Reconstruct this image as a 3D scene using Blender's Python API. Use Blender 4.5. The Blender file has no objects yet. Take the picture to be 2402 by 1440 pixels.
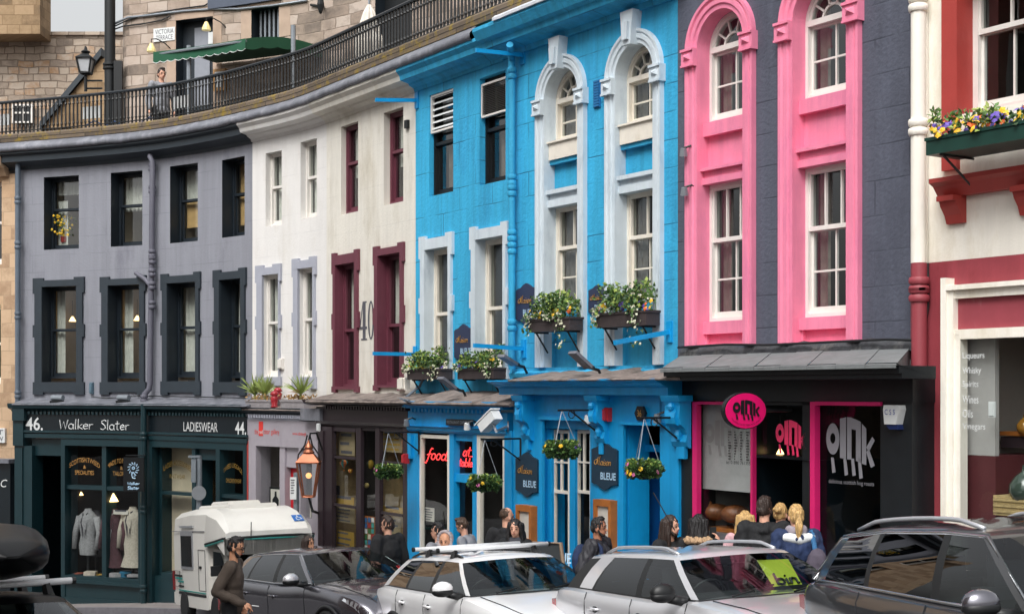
import bpy, bmesh, math, random
import numpy as np
from mathutils import Vector, Matrix, Euler, noise
random.seed(7)
SC = bpy.context.scene
COL = SC.collection
PI = math.pi
rad = math.radians

# ------------------------------------------------------------------ camera, sky, sun, exposure
# World units are metres; the camera's eye is the origin, Y goes away from it, Z is up.
FPX, HY, CXP = 3336.0, 919.0, 1201.0            # focal length, horizon row and centre column of the photo, in its pixels
cam_d = bpy.data.cameras.new('camera'); cam = bpy.data.objects.new('camera', cam_d); COL.objects.link(cam)
cam_d.sensor_width = 36; cam_d.lens = 50; cam_d.clip_start = .1; cam_d.clip_end = 2000
cam_d.shift_y = (HY - 720) / 2402
cam.rotation_euler = (rad(90), 0, 0)
SC.camera = cam
SUN_EL, SUN_AZ = rad(52), rad(205)              # high, behind the camera's left shoulder, veiled by cloud
w = bpy.data.worlds.new('World'); SC.world = w; w.use_nodes = True
nt = w.node_tree; nt.nodes.clear()
sky = nt.nodes.new('ShaderNodeTexSky'); sky.sky_type = 'NISHITA'; sky.sun_disc = False
sky.sun_elevation = SUN_EL; sky.sun_rotation = SUN_AZ; sky.dust_density = 6; sky.air_density = 1.5; sky.ozone_density = 1
hs = nt.nodes.new('ShaderNodeHueSaturation'); hs.inputs['Saturation'].default_value = .12
bg = nt.nodes.new('ShaderNodeBackground'); bg.inputs['Strength'].default_value = .15
wo = nt.nodes.new('ShaderNodeOutputWorld')
nt.links.new(sky.outputs[0], hs.inputs['Color']); nt.links.new(hs.outputs[0], bg.inputs[0]); nt.links.new(bg.outputs[0], wo.inputs[0])
sun_d = bpy.data.lights.new('sun', 'SUN'); sun = bpy.data.objects.new('sun', sun_d); COL.objects.link(sun)
sun_d.energy = 1.1; sun_d.angle = rad(35); sun_d.color = (1, .985, .955)
_sd = Vector((math.sin(SUN_AZ) * math.cos(SUN_EL), math.cos(SUN_AZ) * math.cos(SUN_EL), math.sin(SUN_EL)))
sun.rotation_euler = _sd.to_track_quat('Z', 'Y').to_euler()
SC.view_settings.view_transform = 'Standard'; SC.view_settings.look = 'None'
SC.view_settings.gamma = 1; SC.view_settings.exposure = .53
SC.render.engine = 'CYCLES'
SC.cycles.max_bounces = 7; SC.cycles.transparent_max_bounces = 12; SC.cycles.use_denoising = True
SC.cycles.caustics_reflective = False; SC.cycles.caustics_refractive = False

# ------------------------------------------------------------------ colours and materials
def lin(h):
    h = h.lstrip('#'); o = []
    for i in (0, 2, 4):
        c = int(h[i:i+2], 16) / 255
        o.append(c / 12.92 if c <= .04045 else ((c + .055) / 1.055) ** 2.4)
    return (*o, 1)
MATS = {}
def mat(name, col='#808080', rough=.6, metal=0, var=.08, scale=6, bump=0, bscale=40, spec=.5, coat=0, emit=None, es=1, block=None, stain=None, streak=None):
    """A procedural Principled surface: colour broken by noise, optional bump, optional block joints (block=(w,h,depth) in metres on the wall's own u,z map)."""
    if name in MATS: return MATS[name]
    m = bpy.data.materials.new(name); m.use_nodes = True; MATS[name] = m
    t = m.node_tree; N = t.nodes; Lk = t.links
    p = N['Principled BSDF']
    p.inputs['Roughness'].default_value = rough; p.inputs['Metallic'].default_value = metal
    p.inputs['Specular IOR Level'].default_value = spec
    if coat: p.inputs['Coat Weight'].default_value = coat; p.inputs['Coat Roughness'].default_value = .03
    c = lin(col) if isinstance(col, str) else (*col, 1)
    tc = N.new('ShaderNodeTexCoord')
    out = None
    if var > 0:
        n1 = N.new('ShaderNodeTexNoise'); n1.inputs['Scale'].default_value = scale; n1.inputs['Detail'].default_value = 6; n1.inputs['Roughness'].default_value = .65
        Lk.new(tc.outputs['Object'], n1.inputs['Vector'])
        mr = N.new('ShaderNodeMapRange'); mr.inputs['From Min'].default_value = .3; mr.inputs['From Max'].default_value = .7
        mr.inputs['To Min'].default_value = 1 - var; mr.inputs['To Max'].default_value = 1 + var
        Lk.new(n1.outputs['Fac'], mr.inputs['Value'])
        mx = N.new('ShaderNodeMix'); mx.data_type = 'RGBA'; mx.blend_type = 'MULTIPLY'; mx.inputs['Factor'].default_value = 1
        mx.inputs['A'].default_value = c; Lk.new(mr.outputs[0], mx.inputs['B']); out = mx.outputs['Result']
    if stain:
        scol, amt, sscale = stain
        n2 = N.new('ShaderNodeTexNoise'); n2.inputs['Scale'].default_value = sscale; n2.inputs['Detail'].default_value = 8; n2.inputs['Roughness'].default_value = .7
        mp = N.new('ShaderNodeMapping'); mp.inputs['Scale'].default_value = (1, 1, .35); mp.inputs['Location'].default_value = (3, 7, 1)
        Lk.new(tc.outputs['Object'], mp.inputs['Vector']); Lk.new(mp.outputs[0], n2.inputs['Vector'])
        m2 = N.new('ShaderNodeMapRange'); m2.inputs['From Min'].default_value = .62 - amt * .25; m2.inputs['From Max'].default_value = .72
        m2.inputs['To Max'].default_value = min(1, amt * 2)
        Lk.new(n2.outputs['Fac'], m2.inputs['Value'])
        mx2 = N.new('ShaderNodeMix'); mx2.data_type = 'RGBA'; Lk.new(m2.outputs[0], mx2.inputs['Factor'])
        if out: Lk.new(out, mx2.inputs['A'])
        else: mx2.inputs['A'].default_value = c
        mx2.inputs['B'].default_value = lin(scol); out = mx2.outputs['Result']
    if streak:      # rain-washed runs of grime, or strands: noise drawn out one way
        amt, st = streak
        ms = N.new('ShaderNodeMapping'); ms.inputs['Scale'].default_value = st; Lk.new(tc.outputs['Object'], ms.inputs['Vector'])
        n4 = N.new('ShaderNodeTexNoise'); n4.inputs['Scale'].default_value = 1; n4.inputs['Detail'].default_value = 7; n4.inputs['Roughness'].default_value = .65; Lk.new(ms.outputs[0], n4.inputs['Vector'])
        m4 = N.new('ShaderNodeMapRange'); m4.inputs['From Min'].default_value = .35; m4.inputs['From Max'].default_value = .65; m4.inputs['To Min'].default_value = 1 - amt; m4.inputs['To Max'].default_value = 1 + amt*.5; Lk.new(n4.outputs['Fac'], m4.inputs['Value'])
        x4 = N.new('ShaderNodeMix'); x4.data_type = 'RGBA'; x4.blend_type = 'MULTIPLY'; x4.inputs['Factor'].default_value = 1
        if out: Lk.new(out, x4.inputs['A'])
        else: x4.inputs['A'].default_value = c
        Lk.new(m4.outputs[0], x4.inputs['B']); out = x4.outputs['Result']
    h = None
    if bump:
        n3 = N.new('ShaderNodeTexNoise'); n3.inputs['Scale'].default_value = bscale; n3.inputs['Detail'].default_value = 4
        Lk.new(tc.outputs['Object'], n3.inputs['Vector']); h = n3.outputs['Fac']
    if block:
        bt = N.new('ShaderNodeTexBrick'); uv = N.new('ShaderNodeUVMap'); uv.uv_map = 'uv'
        ds = N.new('ShaderNodeTexNoise'); ds.inputs['Scale'].default_value = 3.
        ad = N.new('ShaderNodeMix'); ad.data_type = 'VECTOR'; ad.inputs['Factor'].default_value = .014
        Lk.new(uv.outputs[0], ds.inputs['Vector']); Lk.new(uv.outputs[0], ad.inputs['A']); Lk.new(ds.outputs['Color'], ad.inputs['B'])
        Lk.new(ad.outputs['Result'], bt.inputs['Vector'])
        bt.inputs['Scale'].default_value = 1; bt.inputs['Brick Width'].default_value = block[0]; bt.inputs['Row Height'].default_value = block[1]
        bt.inputs['Mortar Size'].default_value = .009; bt.inputs['Mortar Smooth'].default_value = .3
        # a joint shows only here and there under the paint
        jn = N.new('ShaderNodeTexNoise'); jn.inputs['Scale'].default_value = 1.7; jn.inputs['Detail'].default_value = 3
        Lk.new(uv.outputs[0], jn.inputs['Vector'])
        jr = N.new('ShaderNodeMapRange'); jr.inputs['From Min'].default_value = .42; jr.inputs['From Max'].default_value = .6
        jr.inputs['To Max'].default_value = block[2]
        Lk.new(jn.outputs['Fac'], jr.inputs['Value'])
        jm = N.new('ShaderNodeMath'); jm.operation = 'MULTIPLY'; Lk.new(bt.outputs['Fac'], jm.inputs[0]); Lk.new(jr.outputs[0], jm.inputs[1])
        mx3 = N.new('ShaderNodeMix'); mx3.data_type = 'RGBA'; Lk.new(jm.outputs[0], mx3.inputs['Factor'])
        if out: Lk.new(out, mx3.inputs['A'])
        else: mx3.inputs['A'].default_value = c
        mx3.inputs['B'].default_value = (c[0] * .4, c[1] * .42, c[2] * .45, 1); out = mx3.outputs['Result']
        if h:
            hm = N.new('ShaderNodeMath'); hm.operation = 'SUBTRACT'; Lk.new(h, hm.inputs[0]); Lk.new(jm.outputs[0], hm.inputs[1]); h = hm.outputs[0]
    if h:
        b = N.new('ShaderNodeBump'); b.inputs['Strength'].default_value = bump; b.inputs['Distance'].default_value = .02
        Lk.new(h, b.inputs['Height']); Lk.new(b.outputs[0], p.inputs['Normal'])
    if out: Lk.new(out, p.inputs['Base Color'])
    else: p.inputs['Base Color'].default_value = c
    if emit:
        p.inputs['Emission Color'].default_value = lin(emit); p.inputs['Emission Strength'].default_value = es
    return m

def glass(name, tint='#cfd8d6', refl=1.0, rough=.02, base=.05, wob=.06):
    """Window glass: a clear tinted sheet with a Fresnel mirror on it."""
    if name in MATS: return MATS[name]
    m = bpy.data.materials.new(name); m.use_nodes = True; MATS[name] = m
    t = m.node_tree; N = t.nodes; Lk = t.links; N.clear()
    o = N.new('ShaderNodeOutputMaterial'); tr = N.new('ShaderNodeBsdfTransparent'); tr.inputs[0].default_value = lin(tint)
    g = N.new('ShaderNodeBsdfGlossy'); g.inputs['Roughness'].default_value = rough; g.inputs[0].default_value = (.95, .97, 1, 1)
    lw = N.new('ShaderNodeLayerWeight'); lw.inputs['Blend'].default_value = .5; f = N.new('ShaderNodeMath'); f.operation = 'POWER'; f.inputs[1].default_value = 4; Lk.new(lw.outputs['Facing'], f.inputs[0])
    ml = N.new('ShaderNodeMath'); ml.operation = 'MULTIPLY_ADD'; ml.inputs[1].default_value = refl; ml.inputs[2].default_value = base; ml.use_clamp = True
    tcn = N.new('ShaderNodeTexCoord'); nz = N.new('ShaderNodeTexNoise'); nz.inputs['Scale'].default_value = 1.3
    bp = N.new('ShaderNodeBump'); bp.inputs['Strength'].default_value = wob; bp.inputs['Distance'].default_value = .05
    Lk.new(tcn.outputs['Object'], nz.inputs['Vector']); Lk.new(nz.outputs['Fac'], bp.inputs['Height']); Lk.new(bp.outputs[0], g.inputs['Normal'])
    x = N.new('ShaderNodeMixShader'); Lk.new(f.outputs[0], ml.inputs[0]); Lk.new(ml.outputs[0], x.inputs[0])
    Lk.new(tr.outputs[0], x.inputs[1]); Lk.new(g.outputs[0], x.inputs[2]); Lk.new(x.outputs[0], o.inputs[0])
    return m

def stone(name, cols, bw, bh, mortar='#8d7c6c', msize=.012, warp=.03, bump=.5, moss=None):
    """Coursed stone: brick pattern on the u,z map, every stone its own tone, rough face."""
    if name in MATS: return MATS[name]
    m = bpy.data.materials.new(name); m.use_nodes = True; MATS[name] = m
    t = m.node_tree; N = t.nodes; Lk = t.links; p = N['Principled BSDF']; p.inputs['Roughness'].default_value = .9
    uv = N.new('ShaderNodeUVMap'); uv.uv_map = 'uv'
    ds = N.new('ShaderNodeTexNoise'); ds.inputs['Scale'].default_value = 1.6; ds.inputs['Detail'].default_value = 3; Lk.new(uv.outputs[0], ds.inputs['Vector'])
    ad = N.new('ShaderNodeVectorMath'); ad.operation = 'MULTIPLY_ADD'; ad.inputs[1].default_value = (warp * 2, warp * 2, 0); Lk.new(ds.outputs['Color'], ad.inputs[0]); Lk.new(uv.outputs[0], ad.inputs[2])
    bt = N.new('ShaderNodeTexBrick'); Lk.new(ad.outputs[0], bt.inputs['Vector']); bt.inputs['Scale'].default_value = 1
    bt.inputs['Color1'].default_value = (0, 0, 0, 1); bt.inputs['Color2'].default_value = (1, 1, 1, 1); bt.inputs['Mortar'].default_value = (.5, .5, .5, 1)
    bt.inputs['Brick Width'].default_value = bw; bt.inputs['Row Height'].default_value = bh; bt.inputs['Mortar Size'].default_value = msize
    bt.inputs['Mortar Smooth'].default_value = .5; bt.squash = .62; bt.squash_frequency = 3; bt.offset = .4
    n = N.new('ShaderNodeTexNoise'); n.inputs['Scale'].default_value = 2.2; n.inputs['Detail'].default_value = 7; n.inputs['Roughness'].default_value = .75; Lk.new(uv.outputs[0], n.inputs['Vector'])
    mx0 = N.new('ShaderNodeMix'); mx0.data_type = 'RGBA'; mx0.inputs['Factor'].default_value = .6; Lk.new(bt.outputs['Color'], mx0.inputs['A']); Lk.new(n.outputs['Fac'], mx0.inputs['B'])
    cr = N.new('ShaderNodeValToRGB'); Lk.new(mx0.outputs['Result'], cr.inputs[0])
    e = cr.color_ramp.elements
    while len(e) < len(cols): e.new(.5)
    for i, c in enumerate(cols): e[i].position = .16 + .68 * i / (len(cols) - 1); e[i].color = lin(c)
    mx = N.new('ShaderNodeMix'); mx.data_type = 'RGBA'; Lk.new(bt.outputs['Fac'], mx.inputs['Factor']); Lk.new(cr.outputs[0], mx.inputs['A']); mx.inputs['B'].default_value = lin(mortar)
    out = mx.outputs['Result']
    if moss:
        n2 = N.new('ShaderNodeTexNoise'); n2.inputs['Scale'].default_value = 5; n2.inputs['Detail'].default_value = 8; n2.inputs['Roughness'].default_value = .75
        tc = N.new('ShaderNodeTexCoord'); Lk.new(tc.outputs['Object'], n2.inputs['Vector'])
        mr = N.new('ShaderNodeMapRange'); mr.inputs['From Min'].default_value = .5; mr.inputs['From Max'].default_value = .66; Lk.new(n2.outputs['Fac'], mr.inputs['Value'])
        mx2 = N.new('ShaderNodeMix'); mx2.data_type = 'RGBA'; Lk.new(mr.outputs[0], mx2.inputs['Factor']); Lk.new(out, mx2.inputs['A']); mx2.inputs['B'].default_value = lin(moss); out = mx2.outputs['Result']
    Lk.new(out, p.inputs['Base Color'])
    hh = N.new('ShaderNodeMath'); hh.operation = 'SUBTRACT'; Lk.new(n.outputs['Fac'], hh.inputs[0]); Lk.new(bt.outputs['Fac'], hh.inputs[1])
    b = N.new('ShaderNodeBump'); b.inputs['Strength'].default_value = bump; b.inputs['Distance'].default_value = .03; Lk.new(hh.outputs[0], b.inputs['Height']); Lk.new(b.outputs[0], p.inputs['Normal'])
    return m

# ------------------------------------------------------------------ the curved street front: plan curve and wall coordinates (u along, z up, n out to the street)
_T = [(-500, 562, .07), (-200, 583, .065), (0, 596.5, .075), (200, 612, .09), (400, 634, .15), (600, 675, .25), (760, 720.8, .405)]
def _delta(x):
    if x >= 760: return 737 + .405 * (x - 800)
    for (a, fa, ga), (b, fb, gb) in zip(_T, _T[1:]):
        if x <= b or b == 760:
            h = b - a; s = (x - a) / h
            return (2*s**3-3*s*s+1)*fa + (s**3-2*s*s+s)*h*ga + (-2*s**3+3*s*s)*fb + (s**3-s*s)*h*gb
_xs = np.arange(-500, 3001, 10.)
_D = np.array([_delta(x) for x in _xs])
CX_, CY_ = 5.5 * (_xs - CXP) / _D, 5.5 * FPX / _D
CU = np.concatenate([[0], np.cumsum(np.hypot(np.diff(CX_), np.diff(CY_)))])
_tx, _ty = np.gradient(CX_, CU), np.gradient(CY_, CU); _l = np.hypot(_tx, _ty); NX, NY = _ty / _l, -_tx / _l
def W(u, z, n=0.):
    x = np.interp(u, CU, CX_); y = np.interp(u, CU, CY_); a = np.interp(u, CU, NX); b = np.interp(u, CU, NY)
    return Vector((x + a * n, y + b * n, z))
def frame(u):
    """tangent (along the street, up the hill) and outward normal at u"""
    a = np.interp(u, CU, NX); b = np.interp(u, CU, NY); l = math.hypot(a, b); a /= l; b /= l
    return Vector((-b, a, 0)), Vector((a, b, 0))
_UC = {}
def U(px, n=0.):
    k = round(n, 3)
    if k not in _UC:
        X = CX_ + NX * n; Y = CY_ + NY * n; _UC[k] = CXP + FPX * X / Y
    return float(np.interp(px, _UC[k], CU))
def Z(px, py, n=0.):
    return (HY - py) * W(U(px, n), 0, n).y / FPX
K = 1.12     # the row is laid out in units of 1.12 m; everything is brought to metres at the very end
def ground(x, y): return -1.80 + .0875 * (.54 * x - .84 * y)
def at(px, py, Y): return Vector(((px - CXP) * Y / FPX, Y, (HY - py) * Y / FPX))

# ------------------------------------------------------------------ mesh building
OFF = {}
class MB:
    def __init__(s): s.v = []; s.f = []; s.m = []; s.uv = []
    def add(s, pts, faces, m=0, uv=None):
        b = len(s.v); s.v += [Vector(p) for p in pts]; s.uv += (uv or [(0, 0)] * len(pts))
        for f in faces: s.f.append([b + i for i in f]); s.m.append(m)
    def box(s, a, b, m=0, M=None):
        (x0, y0, z0), (x1, y1, z1) = a, b
        P = [Vector(p) for p in ((x0,y0,z0),(x1,y0,z0),(x1,y1,z0),(x0,y1,z0),(x0,y0,z1),(x1,y0,z1),(x1,y1,z1),(x0,y1,z1))]
        uv = [(p.x + p.y, p.z) for p in P]
        if M: P = [M @ p for p in P]
        s.add(P, [(0,3,2,1),(4,5,6,7),(0,1,5,4),(1,2,6,5),(2,3,7,6),(3,0,4,7)], m, uv)
    def wbox(s, u0, u1, z0, z1, n0, n1, m=0, back=True):
        if u1 < u0: u0, u1 = u1, u0
        k = max(1, int((u1 - u0) / .5)); P = []; uv = []; F = []
        for i in range(k + 1):
            u = u0 + (u1 - u0) * i / k
            for z, n in ((z0, n0), (z0, n1), (z1, n1), (z1, n0)): P.append(W(u, z, n)); uv.append((u, z + (n - n1) * .999))
        for i in range(k):
            a, b = 4 * i, 4 * i + 4
            F += [(a, b, b+1, a+1), (a+1, b+1, b+2, a+2), (a+2, b+2, b+3, a+3)]
            if back: F.append((a+3, b+3, b, a))
        F += [(0, 1, 2, 3), (4*k+3, 4*k+2, 4*k+1, 4*k)]
        s.add(P, F, m, uv)
    def wprism(s, pts, n0, n1, m=0, back=True):
        """polygon in (u,z), counter-clockwise seen from the street, pushed from n0 out to n1"""
        k = len(pts); P = [W(u, z, n1) for u, z in pts] + [W(u, z, n0) for u, z in pts]
        F = [tuple(range(k))] + [(i, k + i, k + (i+1) % k, (i+1) % k) for i in range(k)]
        if back: F.append(tuple(range(2*k - 1, k - 1, -1)))
        s.add(P, F, m, [tuple(p) for p in pts] * 2)
    def wquad(s, u0, u1, z0, z1, n, m=0):
        k = max(1, int(abs(u1 - u0) / .6)); P = []; uv = []; F = []
        for i in range(k + 1):
            u = u0 + (u1 - u0) * i / k
            P += [W(u, z0, n), W(u, z1, n)]; uv += [(u, z0), (u, z1)]
        for i in range(k): F.append((2*i, 2*i+2, 2*i+3, 2*i+1))
        s.add(P, F, m, uv)
    def sweep(s, u0, u1, prof, m=0, caps=True, step=.45):
        """closed or open profile of (n,z) swept along the street front"""
        k = max(1, int((u1 - u0) / step)); c = len(prof); P = []; uv = []; F = []; L = [0]
        for a, b in zip(prof, prof[1:]): L.append(L[-1] + math.hypot(a[0]-b[0], a[1]-b[1]))
        for i in range(k + 1):
            u = u0 + (u1 - u0) * i / k
            for j, (n, z) in enumerate(prof): P.append(W(u, z, n)); uv.append((u, L[j]))
        for i in range(k):
            for j in range(c - 1): F.append((i*c+j, (i+1)*c+j, (i+1)*c+j+1, i*c+j+1))
        if caps: F += [tuple(range(c)), tuple(range((k+1)*c - 1, k*c - 1, -1))]
        s.add(P, F, m, uv)
    def arch(s, uc, zc, prof, a0=0, a1=180, seg=20, m=0, sx=1):
        """profile of (radius,n) carried round a centre on the wall"""
        c = len(prof); P = []; uv = []; F = []
        for i in range(seg + 1):
            a = rad(a0 + (a1 - a0) * i / seg)
            for r, n in prof: P.append(W(uc + r * sx * math.cos(a), zc + r * math.sin(a), n)); uv.append((a * r, r))
        for i in range(seg):
            for j in range(c - 1): F.append((i*c+j, i*c+j+1, (i+1)*c+j+1, (i+1)*c+j))
        s.add(P, F, m, uv)
    def tube(s, path, r, seg=6, m=0, caps=True, closed=False):
        path = [Vector(p) for p in path]; k = len(path); rs = r if isinstance(r, (list, tuple)) else [r] * k
        base = len(s.v); P = []; prev = None
        for i, p in enumerate(path):
            d = (path[min(i+1, k-1)] - path[max(i-1, 0)])
            if closed: d = path[(i+1) % k] - path[i-1]
            if d.length < 1e-9: d = Vector((0, 0, 1))
            d.normalize()
            x = prev - d * prev.dot(d) if prev is not None else d.orthogonal()
            if x.length < 1e-6: x = d.orthogonal()
            x.normalize(); prev = x; y = d.cross(x)
            for j in range(seg):
                a = 2 * PI * j / seg; P.append(p + (x * math.cos(a) + y * math.sin(a)) * rs[i])
        F = []
        for i in range(k if closed else k - 1):
            for j in range(seg):
                b = (i + 1) % k
                F.append((i*seg+j, i*seg+(j+1) % seg, b*seg+(j+1) % seg, b*seg+j))
        if caps and not closed: F += [tuple(range(seg))[::-1], tuple(range((k-1)*seg, k*seg))]
        s.add(P, F, m)
    def lathe(s, c, prof, seg=12, m=0, M=None):
        P = []; c = Vector(c)
        for r, z in prof:
            for j in range(seg):
                a = 2 * PI * j / seg; q = Vector((r * math.cos(a), r * math.sin(a), z)); P.append(c + (M @ q if M else q))
        F = [(i*seg+j, i*seg+(j+1) % seg, (i+1)*seg+(j+1) % seg, (i+1)*seg+j) for i in range(len(prof)-1) for j in range(seg)]
        F += [tuple(range(seg))[::-1], tuple(range((len(prof)-1)*seg, len(prof)*seg))]
        s.add(P, F, m)
    def ball(s, c, r, seg=10, m=0, M=None):
        rr = r if isinstance(r, (tuple, list)) else (r, r, r); c = Vector(c); P = []; n = seg // 2
        for i in range(n + 1):
            t = -PI/2 + PI * i / n
            for j in range(seg):
                a = 2*PI*j/seg; q = Vector((rr[0]*max(math.cos(t),1e-3)*math.cos(a), rr[1]*max(math.cos(t),1e-3)*math.sin(a), rr[2]*math.sin(t)))
                P.append(c + (M @ q if M else q))
        F = [(i*seg+j, i*seg+(j+1) % seg, (i+1)*seg+(j+1) % seg, (i+1)*seg+j) for i in range(n) for j in range(seg)]
        s.add(P, F, m)
    def build(s, name, mats, parent=None, smooth=False, local=False, auto=None):
        me = bpy.data.meshes.new(name); o = bpy.data.objects.new(name, me); COL.objects.link(o)
        if parent is not None: off = OFF.get(parent.name, Vector((0, 0, 0))); o.parent = parent
        elif local or not s.v: off = Vector((0, 0, 0))
        else:
            A = np.array([tuple(v) for v in s.v]); off = Vector(((A[:,0].min()+A[:,0].max())/2, (A[:,1].min()+A[:,1].max())/2, A[:,2].min())); o.location = off
        OFF[o.name] = off
        me.from_pydata([tuple(v - off) for v in s.v], [], s.f)
        for mm in (mats if isinstance(mats, (list, tuple)) else [mats]): me.materials.append(mm)
        me.polygons.foreach_set('material_index', s.m)
        ul = me.uv_layers.new(name='uv'); li = np.empty(len(me.loops), dtype=np.int32); me.loops.foreach_get('vertex_index', li)
        ul.data.foreach_set('uv', np.array(s.uv, dtype=np.float32)[li].ravel())
        me.validate(); me.update()
        if smooth:
            me.polygons.foreach_set('use_smooth', [True] * len(me.polygons))
            if auto: me.set_sharp_from_angle(angle=rad(auto))
        return o
def tag(o, label=None, cat=None, group=None, kind=None):
    if label: o['label'] = label
    if cat: o['category'] = cat
    if group: o['group'] = group
    if kind: o['kind'] = kind
    return o
def thing(name, label, cat, loc=(0, 0, 0), group=None):
    o = bpy.data.objects.new(name, None); COL.objects.link(o); o.location = loc; o.empty_display_size = .2
    OFF[o.name] = Vector(loc)
    return tag(o, label, cat, group)
def copy_tree(o, parent=None):
    c = o.copy(); COL.objects.link(c)
    if parent: c.parent = parent
    for ch in o.children: copy_tree(ch, c)
    return c

# lettering -----------------------------------------------------------
def text_pts(s, bold=0):
    cu = bpy.data.curves.new('txt', 'FONT'); cu.body = s; cu.resolution_u = 3; cu.offset = bold
    ob = bpy.data.objects.new('txt', cu); COL.objects.link(ob)
    dg = bpy.context.evaluated_depsgraph_get(); e = ob.evaluated_get(dg); me = e.to_mesh()
    P = [(v.co.x, v.co.y) for v in me.vertices]; F = [tuple(p.vertices) for p in me.polygons]
    e.to_mesh_clear(); bpy.data.objects.remove(ob); bpy.data.curves.remove(cu)
    xs = [p[0] for p in P]; ys = [p[1] for p in P]; x0, x1, y0, y1 = min(xs), max(xs), min(ys), max(ys)
    return [((x - x0) / (x1 - x0), (y - y0) / (y1 - y0)) for x, y in P], F
def wtext(mb, s, u0, u1, z0, z1, n, m=0, bold=0, bend=0, slant=0):
    P, F = text_pts(s, bold)
    mb.add([W(u0 + (u1-u0)*(x + slant*y), z0 + (z1-z0)*y + bend*(1-(2*x-1)**2), n) for x, y in P], F, m)
def _o(cx, cy, rx, ry, a0=90, a1=450, k=12): return [(cx + rx*math.cos(rad(a0+(a1-a0)*i/k)), cy + ry*math.sin(rad(a0+(a1-a0)*i/k))) for i in range(k+1)]
HAND = {
 'W': (.72, [[(0,.95),(.13,0),(.33,.75),(.5,0),(.68,.95)]]), 'a': (.5, [_o(.22,.27,.19,.27), [(.42,.54),(.41,.08),(.48,0)]]),
 'l': (.22, [[(.1,1.05),(.08,.06),(.15,0)]]), 'k': (.46, [[(.08,1.05),(.08,0)],[(.4,.52),(.1,.25),(.44,0)]]),
 'e': (.46, [[(.05,.3),(.4,.33),(.36,.48),(.22,.55),(.07,.43),(.04,.2),(.15,.02),(.4,.09)]]), 'r': (.38, [[(.06,.54),(.08,0)],[(.08,.32),(.2,.5),(.36,.5)]]),
 'S': (.52, [[(.47,.88),(.32,1),(.1,.9),(.08,.72),(.36,.45),(.43,.2),(.25,0),(.02,.1)]]), 't': (.42, [[(.2,.92),(.18,.1),(.3,0)],[(.02,.62),(.4,.64)]]),
 'M': (.8, [[(0,0),(.16,1.1),(.24,.1),(.5,1.25),(.55,.05),(.7,.05)], _o(-.12,.42,.3,.34,-60,300)]), 'i': (.22, [[(.08,.5),(.1,0),(.16,.03)], [(.08,.74),(.11,.78)]]),
 's': (.36, [[(.3,.5),(.1,.52),(.08,.38),(.28,.2),(.24,.02),(.02,.04)]]), 'o': (.48, [_o(.22,.27,.19,.27)]), 'n': (.48, [[(.06,.54),(.06,0)],[(.06,.3),(.2,.52),(.36,.46),(.38,0),(.46,.03)]]),
 'f': (.4, [[(.42,.95),(.3,1.02),(.2,.8),(.14,0),(.05,-.35),(-.04,-.3)],[(0,.42),(.36,.5)]]), 'd': (.5, [_o(.22,.27,.19,.27),[(.46,1.05),(.41,.08),(.5,0)]]),
 'b': (.5, [[(.08,1.05),(.06,.02)],_o(.25,.27,.19,.27,180,540)]), '.': (.16, [[(.05,0),(.08,.05)]]), ' ': (.5, []), 'h': (.48, [[(.08,1.05),(.06,0)],[(.06,.3),(.2,.52),(.36,.46),(.38,0)]]),
}
def hand_pts(s):
    x = 0; out = []
    for ch in s:
        wd, st = HAND[ch]
        for l in st: out.append([(x + a, b) for a, b in l])
        x += wd
    return out, x
def whand(mb, s, u0, u1, z0, hgt, n, r, m=0, slant=0, rise=0):
    st, L = hand_pts(s); k = (u1 - u0) / L
    for l in st: mb.tube([W(u0 + k*(a + slant*b), z0 + hgt*b + rise*(a/L), n) for a, b in l], r, 5, m)
# ------------------------------------------------------------------ painted stone and wood
m_grey = mat('grey_masonry_paint', '#8a8c95', .75, streak=(0.10, (7, 7, .45)), var=.05, scale=1.2, bump=.25, bscale=25, block=(.95, .36, .3), stain=('#6b6b77', .3, 1.5))
m_black = mat('blue_black_paint', '#1d262e', .5, var=.1, bump=.1)
m_trim = mat('slate_trim_paint', '#2b343c', .55, var=.1)
m_white = mat('white_masonry_paint', '#e1dfdc', .75, streak=(0.03, (7, 7, .45)), var=.03, scale=1.5, bump=.25, bscale=25, block=(.95, .36, .14), stain=('#cdc8be', .3, 1.2))
m_cream = mat('ivory_masonry_paint', '#dedad0', .75, streak=(0.08, (7, 7, .45)), var=.035, scale=1.5, bump=.25, bscale=25, block=(.95, .34, .12), stain=('#b9b19f', .42, 1.2))
m_lilac = mat('pale_grey_trim', '#a5a8b4', .6, var=.05)
m_maroon = mat('maroon_paint', '#6a3644', .5, streak=(0.10, (7, 7, .45)), var=.08)
m_blue = mat('bright_blue_paint', '#34abd8', .75, streak=(0.18, (7, 7, .45)), var=.07, scale=1.3, bump=.45, bscale=22, block=(.92, .34, 1), stain=('#2890be', .5, 1.3))
m_blue2 = mat('shopfront_blue_gloss', '#129ad8', .42, streak=(0.10, (7, 7, .45)), var=.07, scale=3, bump=.08, stain=('#0c80b8', .3, 2.5))
m_blued = mat('deep_blue_door', '#0f5fae', .45, var=.06)
m_pale = mat('powder_blue_trim', '#ccd7de', .65, streak=(0.08, (7, 7, .45)), var=.05, scale=3, bump=.15, stain=('#9fb0bd', .4, 2.5))
m_char = mat('charcoal_masonry_paint', '#525664', .75, streak=(0.14, (7, 7, .45)), var=.07, scale=1.2, bump=.45, bscale=22, block=(.9, .36, .8), stain=('#424552', .5, 1.3))
m_pink = mat('hot_pink_paint', '#ea86a4', .6, streak=(0.10, (7, 7, .45)), var=.06, scale=3, bump=.15, stain=('#d2749a', .42, 2))
m_ivory = mat('cream_render', '#efeadf', .75, streak=(0.06, (7, 7, .45)), var=.03, scale=1.4, bump=.15, stain=('#cdc1a8', .42, 1.1))
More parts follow.
